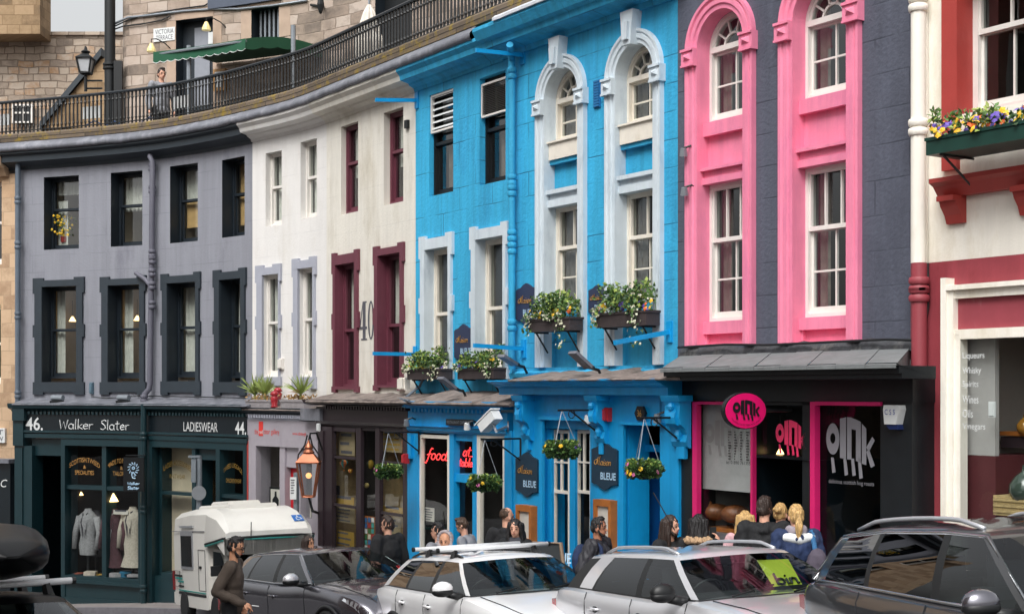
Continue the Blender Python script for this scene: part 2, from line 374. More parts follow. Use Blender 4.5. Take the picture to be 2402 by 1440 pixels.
m_redp = mat('oxide_red_paint', '#963f48', .55, streak=(0.12, (7, 7, .45)), var=.08, scale=3, bump=.1, stain=('#7a2a30', .3, 2))
m_redb = mat('brick_red_paint', '#a33a34', .55, var=.08, scale=3, bump=.1)
m_wsash = mat('white_sash_paint', '#e2ded8', .45, var=.05)
m_csash = mat('cream_sash_paint', '#e4ddd0', .5, var=.06, stain=('#cdbfa6', .25, 5))
m_lead = mat('lead_sheet', '#6e7078', .55, metal=.1, var=.18, scale=5, bump=.3, bscale=12, stain=('#9698a0', .5, 4))
m_ledge = mat('weathered_ledge', '#7d726c', .9, var=.3, scale=6, bump=.6, bscale=14, stain=('#38332f', .5, 3))
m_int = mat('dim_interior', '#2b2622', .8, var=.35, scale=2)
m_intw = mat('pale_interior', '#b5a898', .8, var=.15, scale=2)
m_curt = mat('net_curtain', '#dad6ce', .9, var=.12, scale=9)
m_curtd = mat('drab_curtain', '#6b625b', .9, var=.3, scale=6)
m_blind = mat('straw_blind', '#d6ac74', .8, var=.15, scale=4)
m_shop = mat('shopfront_green_black', '#173238', .4, var=.12, scale=3, bump=.06)
m_shopd = mat('fascia_black', '#101a20', .35, var=.1)
m_mauve = mat('mauve_grey_shop_paint', '#a09aa2', .5, var=.06, stain=('#8a848c', .2, 3))
m_brown = mat('plum_brown_shop_paint', '#31272c', .4, var=.1, scale=3)
m_oink = mat('black_shop_paint', '#191d20', .4, var=.2, scale=3, bump=.05)
m_metal = mat('galvanised_metal', '#8d949b', .45, metal=.5, var=.1)
m_iron = mat('black_iron', '#0f1316', .5, var=.1)
m_lw = mat('white_lettering', '#d9dcdc', .6, var=.05)
m_gold = mat('gilt_lettering', '#b98a4a', .5, var=.1)
m_redl = mat('red_lettering', '#d5382f', .6, var=.05)
m_greyl = mat('grey_lettering', '#53535b', .7, var=.05)
m_ltb = mat('pale_blue_lettering', '#a9c8e0', .6, var=.05)
m_glass = glass('window_glass', '#edf3f1', 1.3, .015, .09)
m_shopg = glass('shop_glass', '#f3f6f5', 1.0, .015, .02)
m_bulb = mat('lit_bulb', '#ffffff', .5, var=0, emit='#ffd9a0', es=9)

def wall_sheet(mb, u0, u1, z0, z1, holes, n=0., m=0, d=.24):
    us = {u0, u1}; zs = {z0, z1}
    for h in holes:
        us |= {h['ua'], h['ub']}; zs |= {h['za'], h['zb']}
    us = sorted(u for u in us if u0 - 1e-6 <= u <= u1 + 1e-6); zs = sorted(z for z in zs if z0 - 1e-6 <= z <= z1 + 1e-6)
    for a, b in zip(us, us[1:]):
        for c, e in zip(zs, zs[1:]):
            cu, cz = (a + b) / 2, (c + e) / 2
            if any(h['ua'] < cu < h['ub'] and h['za'] < cz < h['zb'] for h in holes): continue
            mb.wquad(a, b, c, e, n, m)
    for h in holes:
        ua, ub, za, zb, r, dd = h['ua'], h['ub'], h['za'], h['zb'], h.get('rm', m), h.get('d', d)
        zt = h.get('zs', zb); N1 = n - dd
        for (p, q, uv) in (((ua, za), (ua, zt), 0), ((ub, zt), (ub, za), 0), ((ub, za), (ua, za), 1)):
            mb.add([W(*p, n), W(*q, n), W(*q, N1), W(*p, N1)], [(0, 1, 2, 3)], r, [(p[0], p[1]), (q[0], q[1]), (q[0] + uv*0 + .2, q[1]), (p[0] + .2, p[1])])
        if 'zs' in h:
            uc, R = (ua + ub) / 2, (ub - ua) / 2; k = 20; A = [PI * i / k for i in range(k + 1)]
            pt = [(uc - R*math.cos(a), zt + (zb - zt)*math.sin(a)) for a in A]
            for (p, q) in zip(pt, pt[1:]):
                mb.add([W(*p, n), W(*q, n), W(*q, N1), W(*p, N1)], [(0, 1, 2, 3)], r, [p, q, q, p])
                mb.add([W(*p, n), W(*q, n), W(q[0], zb, n), W(p[0], zb, n)], [(3, 2, 1, 0)], m, [p, q, (q[0], zb), (p[0], zb)])
        else: mb.add([W(ua, zb, n), W(ub, zb, n), W(ub, zb, N1), W(ua, zb, N1)], [(0, 1, 2, 3)], r, [(ua, zb), (ub, zb), (ub, zb+.2), (ua, zb+.2)])

def room(mb, ua, ub, za, zb, n1, n0, m=0, mw=None):
    """the inside of a room behind a window: back, sides, floor and ceiling"""
    mb.wquad(ua, ub, za, zb, n0, m)
    for (p, q) in (((ua, za), (ua, zb)), ((ub, zb), (ub, za)), ((ua, zb), (ub, zb)), ((ub, za), (ua, za))):
        mb.add([W(*p, n1), W(*q, n1), W(*q, n0), W(*p, n0)], [(0, 1, 2, 3)], m if mw is None else mw)

def sash(root, ua, ub, za, zb, n, fm, up=(1, 1), lo=(1, 1), mr=.5, fr=.06, bar=.022, zs=None, curtains=(), back=m_int, gm=m_glass, lower_open=0, depth=1.0, left_in=0):
    """a vertical sliding sash window set back in its opening; zs = springing of a round head"""
    f = MB(); zm = za + (zb - za) * (1 - mr) if zs is None else zs if mr is None else za + (zb - za) * (1 - mr)
    t = fr; ztop = zb if zs is None else zs
    f.wbox(ua, ua + t, za, ztop, n - .12, n); f.wbox(ub - t, ub, za, ztop, n - .12, n); f.wbox(ua + t, ub - t, za, za + t * 1.1, n - .12, n + .01)
    if zs is None: f.wbox(ua + t, ub - t, zb - t, zb, n - .12, n)
    a, b = ua + t, ub - t
    def light(c, e, d0, d1, cols, rows, rail):
        s = .028
        f.wbox(a, a + s, c, e, n - d1, n - d0); f.wbox(b - s, b, c, e, n - d1, n - d0); f.wbox(a + s, b - s, c, c + rail, n - d1, n - d0); f.wbox(a + s, b - s, e - s, e, n - d1, n - d0)
        for i in range(1, cols): x = a + (b - a) * i / cols; f.wbox(x - bar/2, x + bar/2, c + rail, e - s, n - d1, n - d0 - .008)
        for j in range(1, rows): z = c + (e - c) * j / rows; f.wbox(a + s, b - s, z - bar/2, z + bar/2, n - d1 + .002, n - d0 - .012)
    if zs is None:
        light(zm, zb - t, .015, .055, *up, .05); light(za + t * 1.1 + lower_open, zm + .02 + lower_open, .06, .1, *lo, .075)
    else:
        uc, R = (ua + ub) / 2, (ub - ua) / 2; H = (zb - zs) / R
        def arc(r0, r1, d0, d1, seg=18):
            P = []; F = []
            for i in range(seg + 1):
                ang = PI * i / seg; cs, sn = math.cos(ang), math.sin(ang) * H
                P += [W(uc + r0*cs, zs + r0*sn, n - d0), W(uc + r1*cs, zs + r1*sn, n - d0), W(uc + r1*cs, zs + r1*sn, n - d1), W(uc + r0*cs, zs + r0*sn, n - d1)]
            for i in range(seg):
                o, q = 4*i, 4*i + 4
                for j in range(4): F.append((o + j, o + (j+1) % 4, q + (j+1) % 4, q + j))
            f.add(P, F)
        arc(R - t, R, 0, .12); arc(R - t - .035, R - t, .015, .055); arc(R*.36, R*.36 + bar*1.2, .02, .05)
        f.wbox(a, b, zs - .035, zs + .03, n - .055, n + .005)
        for k in (1, 2, 3, 4):
            ang = PI * k / 5; cs, sn = math.cos(ang), math.sin(ang) * H; r0, r1 = R * .37, R - t - .02
            px, pz = -math.sin(ang) * bar/2, math.cos(ang) * bar/2
            pts = [(uc + r0*cs - px, zs + r0*sn - pz), (uc + r1*cs - px, zs + r1*sn - pz), (uc + r1*cs + px, zs + r1*sn + pz), (uc + r0*cs + px, zs + r0*sn + pz)]
            f.wprism(pts, n - .05, n - .02)
        light(za + t * 1.1 + lower_open, zs - .035, .06, .1, *lo, .075)
    win = f.build('window', fm, root)
    g = MB(); g.wquad(ua + t, ub - t, za + t, zb - (t if zs is None else 0), n - .075)
    if zs is not None:      # round the pane off inside its arch
        g = MB(); g.wquad(ua + t, ub - t, za + t, zs, n - .075); k = 16; pts = [(uc + (R-.02)*math.cos(PI*i/k), zs + (R-.02)*H*math.sin(PI*i/k)) for i in range(k+1)]
        g.add([W(u, z, n - .04) for u, z in pts], [tuple(range(k + 1))])
    g.build('pane', gm, win)
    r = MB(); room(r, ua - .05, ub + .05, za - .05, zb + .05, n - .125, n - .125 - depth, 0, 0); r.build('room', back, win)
    cm = {}
    for (t0, t1, f0, f1, mm) in curtains:
        c = MB(); x0, x1 = ua + (ub-ua)*t0, ua + (ub-ua)*t1; k = max(4, int((x1-x0)/.03)); P = []; F = []
        for i in range(k + 1):
            u = x0 + (x1-x0)*i/k; dn = n - .15 + (.018*math.sin(i*1.9) if mm is not m_blind else 0)
            P += [W(u, za + (zb-za)*f0, dn), W(u, za + (zb-za)*f1, dn)]
        for i in range(k): F.append((2*i, 2*i+2, 2*i+3, 2*i+1))
        c.add(P, F); c.build('blind' if mm is m_blind else 'curtain', mm, win)
    return win

def RD(x0, xs):
    """reveal depth at which the foot of a jamb at column x0 would be seen at column xs"""
    u = U(x0); lo, hi = .02, .5
    for _ in range(30):
        m = (lo + hi)/2; p = W(u, 0, -m); lo, hi = (m, hi) if CXP + FPX*p.x/p.y < xs else (lo, m)
    return lo

def opening(x0, x1, yt, yb, xr=None, rm=1, d=.24):
    xr = xr if xr is not None else (x0 + x1) / 2
    return dict(ua=U(x0), ub=U(x1), za=Z(xr, yb), zb=Z(xr, yt), rm=rm, d=d)

def surround(root, h, ox0, ox1, oyt, oyb, xr, m, ears=True, p=.05, name='window_surround', mid=True, sill=True):
    """raised margins round an opening: jambs that step out at head, middle and foot, head and sill"""
    s = MB(); ua, ub, za, zb = h['ua'], h['ub'], h['za'], h['zb']; u0, u1, zt, zl = U(ox0), U(ox1), Z(xr, oyt), Z(xr, oyb)
    e = .045 if ears else 0; hh = (zb - za)
    a, b = u0 + e, u1 - e
    zlo = za if sill else zl
    def jamb(c, d_, out, left):
        s.wbox((u0 if left else ub), (ua if left else u1), c, d_, 0, p, back=False) if out else s.wbox((a if left else ub), (ua if left else b), c, d_, 0, p, back=False)
    cuts = [zlo] + ([za + hh * .47, za + hh * .60] if mid else [za + hh * .5, za + hh * .5]) + [zb - hh * .07]
    for left in (True, False):
        jamb(cuts[0], cuts[1], False, left)
        if mid: jamb(cuts[1], cuts[2], True, left)
        jamb(cuts[2], cuts[3], False, left); jamb(cuts[3], zb, True, left)
    he = .05 if ears else 0
    s.wbox(u0, u1, zb, zt - he, 0, p, back=False)
    if ears:
        w_ = (ua - u0) * 1.15; s.wbox(u0, u0 + w_, zt - he, zt, 0, p, back=False); s.wbox(u1 - w_, u1, zt - he, zt, 0, p, back=False)
    if sill:
        s.wbox(u0, u1, zl + he, za, 0, p, back=False)
        if ears: s.wbox(u0, u0 + w_, zl, zl + he, 0, p, back=False); s.wbox(u1 - w_, u1, zl, zl + he, 0, p, back=False)
    return s.build(name, m, root)

def pipe(path, r, m, name, label, joints=(), cat='drainpipe', group=None, jr=1.35, jh=.07):
    t = MB(); t.tube(path, r, 10)
    for j in joints:
        for q in (0, .09): t.lathe((j.x, j.y, j.z + q), [(r*jr*.9, -jh/2), (r*jr, -jh/4), (r*jr, jh/4), (r*jr*.9, jh/2)], 10)
    return tag(t.build(name, m, None, True, auto=40), label, cat, group)
# ------------------------------------------------------------------ the row: upper floors
def building(name, label, xa, xb, m, reveal, holes, z0, z1, extra=(), n=0., drop=None):
    ua, ub = U(xa), U(xb); p = W((ua+ub)/2, 0, -1.5); L = (p.x, p.y, ground(p.x, p.y))
    root = thing(name, label, 'building', L)
    mb = MB(); wall_sheet(mb, ua, ub, z0, z1, holes, n)
    # back, sides and roof so that it is a closed house, not a card
    for u in (ua, ub): mb.add([W(u, L[2], n), W(u, z1, n), W(u, z1, -3.9), W(u, L[2], -3.9)], [(0, 1, 2, 3)])
    mb.build('wall', [m] + list(reveal), root)
    return root
EAVE = 4.92
def eaves(root, xa, xb, m, prof, name='cornice', du=(0, 0)):
    c = MB(); c.sweep(U(xa) + du[0], U(xb) + du[1], prof); return c.build(name, m, root)
CORN = [(0, 4.78), (.025, 4.78), (.04, 4.83), (.12, 4.87), (.14, 4.9), (.28, 4.93), (.3, 5.0), (.36, 5.06), (.36, 5.11), (0, 5.11)]

# -- 46: grey house with black windows
H = [opening(103, 185, 416, 586, 110, 1, .27), opening(260, 334, 406, 579, 262, 1, .27), opening(399, 464, 391, 571, 400, 1, .27), opening(521, 574, 376, 558, 522, 1, .27),
     opening(101, 182, 673, 896, 110, 1, .27), opening(256, 330, 670, 896, 262, 1, .27), opening(395, 462, 665, 894, 400, 1, .27), opening(518, 568, 657, 896, 522, 1, .27)]
grey = building('grey_house', 'grey painted terraced house with black framed windows above the green-black clothes shop', 35, 592, m_grey, [m_black], H, Z(300, 950), 4.95)
CU4 = [[(.06, .97, .78, 1, m_curt), (.06, .34, .0, .7, m_curt)], [(.06, .97, .5, .98, m_curt)], [(.06, .97, .22, .58, m_blind), (.06, .97, .58, .98, m_curt)], [(.06, .97, .18, .98, m_blind)]]
for i, h in enumerate(H[:4]):
    sash(grey, h['ua'], h['ub'], h['za'], h['zb'], -.26, m_black if i != 2 else m_black, curtains=CU4[i], mr=.45, fr=.045, back=m_intw)
CL = [[(.05, .3, 0, 1, m_curt)], [(.08, .36, 0, 1, m_curt)], [(.08, .45, 0, 1, m_curt)], [(.05, .75, 0, 1, m_curt)]]
O = [(80, 200, 653, 925), (237, 345, 650, 925), (380, 473, 643, 926), (503, 580, 634, 927)]
for i, h in enumerate(H[4:]):
    sash(grey, h['ua'], h['ub'], h['za'] + .08, h['zb'], -.26, m_black, curtains=CL[i], mr=.48, fr=.042, back=m_intw if i < 3 else m_int)
    surround(grey, h, *O[i], O[i][0] + 10, m_trim)
eaves(grey, 22, 592, m_trim, [(0, 4.76), (.02, 4.76), (.04, 4.82), (.14, 4.86), (.26, 4.9), (.26, 5.02), (.34, 5.06), (.34, 5.11), (0, 5.11)])

# -- 44: white house with pale grey margins
H = [opening(623, 661, 357, 530, 640, 1, RD(623, 637)), opening(705, 743, 330, 512, 722, 1, RD(705, 720)), opening(619, 657, 645, 884, 630, 1, RD(619, 628)), opening(703, 738, 630, 884, 715, 1, RD(703, 714))]
white = building('white_house', 'white painted terraced house with pale grey window margins above the red door gallery', 592, 766, m_white, [m_white], H, Z(650, 950), 4.95)
for i, h in enumerate(H):
    sash(white, h['ua'], h['ub'], h['za'], h['zb'], .02-h['d'], m_wsash, curtains=[(.1, .5, 0, 1, m_curt)], fr=.042, mr=.48)
surround(white, H[2], 603, 662, 624, 905, 606, m_lilac); surround(white, H[3], 689, 744, 608, 912, 692, m_lilac)
eaves(white, 592, 766, m_white, CORN)

# -- 40: ivory house with maroon sashes
H = [opening(800, 840, 297, 504, 803, 1, RD(800, 813)), opening(900, 946, 265, 482, 903, 1, RD(900, 916)), opening(791, 836, 622, 906, 795, 2, RD(791, 806)), opening(891, 943, 600, 903, 896, 2, RD(891, 908))]
ivory = building('ivory_house', 'ivory terraced house with maroon windows and a large painted 40', 766, 975, m_cream, [m_cream, m_maroon], H, Z(870, 940), 4.95)
for i, h in enumerate(H[:2]): sash(ivory, h['ua'], h['ub'], h['za'], h['zb'], .01-h['d'], m_maroon, curtains=[(.15, .6, .42, 1, m_curt)], fr=.05, mr=.44)
for i, h in enumerate(H[2:]):
    sash(ivory, h['ua'], h['ub'], h['za'], h['zb'], .01-h['d'], m_maroon, curtains=[(.06, .9, .48, 1, m_curt)], fr=.042, mr=.55)
    surround(ivory, h, *((783, 845, 594, 920), (880, 951, 578, 916))[i], (790, 890)[i], m_maroon)
eaves(ivory, 766, 975, m_cream, CORN)
num = MB(); u0, u1, zt, zb = U(844), U(878), Z(864, 706), Z(864, 797)
def S40(x, z): return (u0 + (u1-u0)*x, zb + (zt-zb)*z)
for poly in ([(.22,0),(.42,0),(.42,1),(.22,1)], [(.0,.28),(.22,.28),(.22,.35),(.07,.35)], [(.42,.28),(.52,.28),(.52,.35),(.42,.35)], [(.0,.35),(.07,.35),(.22,.86),(.22,1)], [(.12,0),(.22,0),(.22,.04),(.12,.04)], [(.42,0),(.52,0),(.52,.04),(.42,.04)], [(.42,.96),(.5,.96),(.5,1),(.42,1)]):
    num.add([W(*S40(*q), .006) for q in poly], [tuple(range(len(poly)))])
k = 24; ring = []
for i in range(k): a = 2*PI*i/k; ring += [W(*S40(.79 + .21*math.cos(a), .5 + .5*math.sin(a)), .006), W(*S40(.79 + .105*math.cos(a), .5 + .44*math.sin(a)), .006)]
num.add(ring, [(2*i, (2*i+2) % (2*k), (2*i+3) % (2*k), 2*i+1) for i in range(k)])
num.build('house_number', m_greyl, ivory)
bx = MB(); bx.wbox(U(954), U(961), Z(957, 302), Z(957, 283), 0, .05); bx.build('vent_cover', m_iron, ivory)

# -- 38: flat fronted blue house with pale blue margins
H = [opening(1007, 1063, 222, 460, 1015, 1, RD(1007, 1018)), opening(1125, 1186, 183, 434, 1132, 1, RD(1125, 1139)), opening(1001, 1056, 586, 866, 1008, 2, RD(1001, 1019)), opening(1120, 1185, 562, 862, 1128, 2, RD(1120, 1140))]
blue = building('flat_blue_house', 'flat fronted bright blue house with pale blue margins and louvred upper windows', 975, 1205, m_blue, [m_blue, m_pale], H, Z(1090, 955), 4.95)
for i, h in enumerate(H[:2]):
    wn = sash(blue, h['ua'], h['ub'], h['za'], h['zb'], .005-h['d'], m_iron, curtains=[(.3, .8, 0, .55, m_curtd)], fr=.03, mr=.5, depth=1.4)
    lv = MB(); zl = h['zb'] - (h['zb'] - h['za']) * (.37 if i == 0 else .36); c, e = h['ua'] + .02, h['ub'] - .02
    zt = h['zb'] - (.1 if i else .02); k = 6 if i == 0 else 16
    for q in range(k): z = zl + .04 + (zt - zl - .08) * q / (k - 1); lv.add([W(c, z, -.03), W(e, z, -.03), W(e, z + (.042 if i == 0 else .03), -.07), W(c, z + (.042 if i == 0 else .03), -.07)], [(0, 1, 2, 3)])
    lv.build('louvre', m_lw if i == 0 else mat('grey_louvre', '#55524f', .6), wn)
    fr = MB()
    for z in (zl, zt): fr.wbox(c, e, z - .015, z + .015, -.075, -.02)
    fr.wbox(c - .012, c + .012, zl, zt, -.075, -.02); fr.wbox(e - .012, e + .012, zl, zt, -.075, -.02); fr.build('louvre_frame', m_wsash, wn)
for i, h in enumerate(H[2:]):
    sash(blue, h['ua'], h['ub'], h['za'], h['zb'], .01-h['d'], m_csash, curtains=[(.5, .72, 0, .5, m_curt)], fr=.05, mr=.55, depth=1.5)
    surround(blue, h, *((988, 1066, 556, 890), (1107, 1196, 533, 890))[i], (995, 1114)[i], m_pale, p=.05)
eaves(blue, 975, 1182, m_blue, CORN)

# -- arched bays -------------------------------------------------------
def bay(root, mt, mr_, ms, x0, x1, ri, impost_y, xr, low, key=None, ped=.07, d=.165, sash_px=None, board=None, win_low=None, up_lo=((3,1),(2,2)), curt=()):
    """a tall arched recess framed by pilasters and a moulded arch: fan-headed sash above a panel, entablature, square sash, sill and foot panel"""
    ua, ub = U(x0[1]), U(x1[0]); u0, u1 = U(x0[0]), U(x1[1]); uc, R = (ua + ub)/2, (ub - ua)/2
    zs = Z(xr, impost_y); zlow = Z(xr, low)
    wl, wr = ua - u0, u1 - ub; wd = (wl + wr) / 2
    fr = MB()
    def prof(a, b): return [(a, 0), (a, ped*.55), (a + (b-a)*.28, ped*.55), (a + (b-a)*.34, ped*.85), (a + (b-a)*.62, ped*.85), (a + (b-a)*.68, ped*.6), (a + (b-a)*.8, ped), (b, ped), (b, 0)]
    for s_, ue in ((-1, ua), (1, ub)):
        P = []; uv = []; pr = prof(0, wd)
        for z in (zlow, zs): 
            for q, n in pr: P.append(W(ue + s_*q, z, n)); uv.append((ue + s_*q, z))
        k = len(pr); fr.add(P, [(j, j+1, k+j+1, k+j) if s_ < 0 else (j, k+j, k+j+1, j+1) for j in range(k-1)], 0, uv)
    fr.arch(uc, zs, [(R + q, n) for q, n in prof(0, wd)], 0, 180, 28)
    sr = fr.build('arch_surround', mt, root, False)
    hi = .17
    for s_, ue in ((-1, ua), (1, ub)):
        im = MB()
        a, b = sorted((ue + s_*.003, ue + s_*(wd + .03))); im.wbox(a, b, zs - hi, zs - .012, -.02, ped + .03)
        im.wbox(a, b, zs - hi - .025, zs - hi, -.02, ped + .045); im.wbox(a, b, zs - .012, zs + .018, -.02, ped + .05)
        c, zc = (a + b)/2, zs - hi/2; q = (b - a)*.3
        im.add([W(c-q, zc-q*.6, ped+.03), W(c+q, zc-q*.6, ped+.03), W(c+q, zc+q*.6, ped+.03), W(c-q, zc+q*.6, ped+.03), W(c, zc, ped+.075)], [(0,1,4),(1,2,4),(2,3,4),(3,0,4)])
        im.build('impost_block', mt, sr)
    if key is not None:
        kz0, kz1 = zs + R - .03, zs + R + wd + key; q0, q1 = wd*.42, wd*.72
        kb = MB(); kb.wprism([(uc-q0, kz0), (uc+q0, kz0), (uc+q1, kz1), (uc-q1, kz1)], 0, ped + .08); kb.wprism([(uc-q0*.6, kz0+.06), (uc+q0*.6, kz0+.06), (uc+q0*.85, kz0+.28), (uc-q0*.85, kz0+.28)], ped+.08, ped+.12); kb.build('keystone', mt, sr)
    return dict(ua=ua, ub=ub, za=zlow, zb=zs + R, zs=zs, rm=mr_, d=d), dict(uc=uc, R=R, zs=zs, sr=sr, d=d)

def bay_fill(root, h, g, mt, mp, ms, xr, y_sash, y_ledge, y_pan, y_ent, y_win, y_sill, foot=True, ledge_m=None, lo=((2, 2)), low_up=(3, 1), low_lo=(2, 2), curt=(), board=None, ofs=0, open_=0, sill_m=None):
    ua, ub, d = h['ua'], h['ub'], h['d']; zz = lambda y: Z(xr, y, -d)
    z1, z2, z3, z4, z5, z6 = map(zz, (y_sash, y_ledge, y_pan, y_ent, y_win, y_sill))
    sash(root, ua, ub, z1, h['zb'] - .004, -d, ms, lo=lo, zs=h['zs'] + ofs, mr=None, curtains=curt, fr=.04, lower_open=open_)
    p = MB()
    p.wbox(ua, ub, z2, z1, -d - .1, -d + .10)                               # ledge under the fan window
    p.wquad(ua, ub, z3, z2, -d + .02)
    for a, b, c in ((z3, z3 - (z3-z4)*.2, .15), (z3 - (z3-z4)*.2, z3 - (z3-z4)*.62, .09), (z3 - (z3-z4)*.62, z4, .12)): p.wbox(ua, ub, b, a, -d - .1, -d + c)
    p.build('panel', [mp], root)
    sash(root, ua, ub, z5, z4, -d, ms, up=low_up, lo=low_lo, curtains=curt, fr=.042, mr=.42)
    q = MB(); q.wbox(ua, ub, z6, z5, -d - .1, -d + .1)
    zf = h['za']; q.wquad(ua, ub, zf, z6, -d + .02)
    q.wbox(ua + .12, ub, zf, z6 - .13, -d + .02, -d + .05); q.wbox(ua, ua + .03, zf, z6, -d + .02, -d + .07)
    q.build('foot_panel', [sill_m or mp], root)
    return z1, z2, z3, z4, z5, z6

# -- 36: blue house with two arched bays
EB = 5.18
H = []; G = []
blue2z = Z(1400, 895)
arched = None
hb1, g1 = None, None
def make_arched(name, label, xa, xb, m, mrev, bays, z0, z1):
    ua, ub = U(xa), U(xb); p = W((ua+ub)/2, 0, -1.5)
    root = thing(name, label, 'building', (p.x, p.y, ground(p.x, p.y)))
    hs = [bay(root, *b['a'], **b['k']) for b in bays]
    mb = MB(); wall_sheet(mb, ua, ub, z0, z1, [h for h, g in hs])
    for u in (ua, ub): mb.add([W(u, p.z - 3.5, 0), W(u, z1, 0), W(u, z1, -3.9), W(u, p.z - 3.5, -3.9)], [(0, 1, 2, 3)])
    mb.build('wall', [m, mrev], root)
    for (h, g), b in zip(hs, bays): g['z'] = bay_fill(root, h, g, **b['f'])
    return root, hs
arched, HB = make_arched('arched_blue_house', 'bright blue house with two tall arched windows framed in powder blue', 1205, 1590, m_blue, m_pale, [
    dict(a=(m_pale, 1, m_csash, (1258, 1281), (1359, 1371), 0, 241, 1270, 862), k=dict(key=.22), f=dict(mt=m_pale, mp=m_blue, ms=m_csash, xr=1320, y_sash=338, y_ledge=386, y_pan=447, y_ent=485, y_win=726, y_sill=760, low_up=(2, 1), low_lo=(2, 2), curt=[(.05, .3, 0, 1, m_curtd)])),
    dict(a=(m_pale, 1, m_csash, (1420, 1447), (1536, 1550), 0, 192, 1432, 858), k=dict(key=.22), f=dict(mt=m_pale, mp=m_blue, ms=m_csash, xr=1490, y_sash=298, y_ledge=350, y_pan=413, y_ent=452, y_win=712, y_sill=748, low_up=(2, 1), low_lo=(2, 2), curt=[(.05, .3, 0, 1, m_curtd)]))], Z(1400, 900), 5.18)
for h, g in HB:      # off-white boards below the fan windows, pale entablatures
    z1, z2, z3, z4, z5, z6 = g['z']; ua, ub, d = h['ua'], h['ub'], h['d']
    b = MB(); b.wbox(ua + .01, ub - .01, z2 + .06, z1 + .005, -d + .10, -d + .13); b.wbox(ua, ub, z1 + .005, z1 + .03, -d + .0, -d + .16); b.build('sill_board', m_csash, arched)
    e = MB()
    for a, c, k in ((z3, z3 - (z3-z4)*.25, .17), (z3 - (z3-z4)*.25, z3 - (z3-z4)*.6, .11), (z3 - (z3-z4)*.6, z4 - .01, .14)): e.wbox(ua, ub, c, a, -d + .0, -d + k)
    e.build('lintel_moulding', m_pale, arched)
eaves(arched, 1172, 1592, m_blue, [(0, 4.8), (.04, 4.8), (.06, 4.87), (.3, 4.92), (.32, 5.0), (.4, 5.03), (.44, 5.1), (.47, 5.15), (.47, 5.2), (0, 5.2)])
gr = MB(); a, b = U(1395), U(1410); zt, zb = Z(1402, 190), Z(1402, 253)
gr.wbox(a, b, zb, zt, 0, .02)
for i in range(10): z = zb + (zt-zb)*(i+.5)/10; gr.wbox(a+.01, b-.01, z - .008, z + .018, .02, .035)
gr.build('vent_grille', mat('dark_blue_grille', '#1f6ea6', .6), arched)

# -- 34: charcoal house with pink arched bays
char, HP = make_arched('charcoal_house', 'charcoal painted house with two tall arched windows framed in hot pink', 1590, 2141, m_char, m_pink, [
    dict(a=(m_pink, 1, m_wsash, (1612, 1640), (1747, 1769), 0, 122, 1625, 812), k=dict(), f=dict(mt=m_pink, mp=m_pink, ms=m_wsash, xr=1700, y_sash=284, y_ledge=316, y_pan=391, y_ent=430, y_win=754, y_sill=783, curt=[(.1, .3, 0, 1, m_curtd)])),
    dict(a=(m_pink, 1, m_wsash, (1831, 1864), (1990, 2018), 0, 60, 1845, 806), k=dict(), f=dict(mt=m_pink, mp=m_pink, ms=m_wsash, xr=1930, y_sash=229, y_ledge=263, y_pan=345, y_ent=390, y_win=744, y_sill=773, curt=[(.1, .3, 0, 1, m_curtd)]))], Z(1850, 850), 6.6)

# -- 32: cream house with red window margins over the spirits shop
H = [opening(2252, 2420, -70, 262, 2290, 1, .2)]
H[0]['ub'] = U(2430)
cream = building('cream_house', 'cream rendered house with red stone window margins and a dark red ground floor', 2141, 2600, m_ivory, [m_redb], H, Z(2300, 606), 6.6)
h = H[0]
sash(cream, h['ua'], h['ub'], h['za'], h['zb'], -.19, m_wsash, up=(2, 1), lo=(2, 1), mr=.42, fr=.06, back=m_int)
s = MB(); s.wbox(U(2216), U(2252), Z(2235, 400), h['zb'], 0, .05, back=False); s.wbox(h['ub'], h['ub'] + .2, Z(2235, 400), h['zb'], 0, .05, back=False)
s.wbox(U(2216), h['ub'] + .2, h['zb'], h['zb'] + .25, 0, .05, back=False); s.build('window_margin', m_redb, cream)
s = MB(); zt, zb = Z(2250, 416, .1), Z(2250, 458, .1); s.sweep(U(2201, .1), U(2560), [(0, zb), (.1, zb), (.18, zb + .1), (.24, zb + .13), (.24, zt), (0, zt + .02)]); s.build('sill_slab', m_redb, cream)
for x in (2212, 2384):
    c = MB(); a = U(x, .1); c.sweep(a, a + .2, [(0, zb - .26), (.05, zb - .26), (.08, zb - .18), (.14, zb - .1), (.16, zb - .05), (.2, zb - .05), (.2, zb), (0, zb)]); c.build('sill_corbel', m_redb, cream)
band = MB(); wall_sheet(band, U(2141), U(2600), -3.6, Z(2300, 606), [dict(ua=U(2222), ub=U(2599), za=Z(2400, 1380), zb=Z(2400, 700), rm=0, d=.1)], .03); band.build('ground_floor', m_redp, cream)

# -- far left: sandstone house
m_sand = stone('sandstone_ashlar', ['#b09071', '#c3a383', '#cdb091', '#a88a6e', '#c2a688'], .62, .3, '#a38a70', .006, .02, .4)
H = [dict(ua=U(-60), ub=U(4), za=Z(0, 620), zb=Z(0, 425), rm=0, d=.2), dict(ua=U(-60), ub=U(2), za=Z(0, 900), zb=Z(0, 715), rm=0, d=.2)]
sand = building('sandstone_house', 'bare sandstone house cut off at the left edge beside the grey house', -260, 35, m_sand, [], H, -4.6, 4.7)
for h in H: sash(sand, h['ua'], h['ub'], h['za'], h['zb'], -.18, m_wsash, fr=.06)
eaves(sand, -260, 22, m_sand, [(0, 4.62), (.1, 4.64), (.2, 4.8), (.3, 4.84), (.3, 5.12), (0, 5.12)])
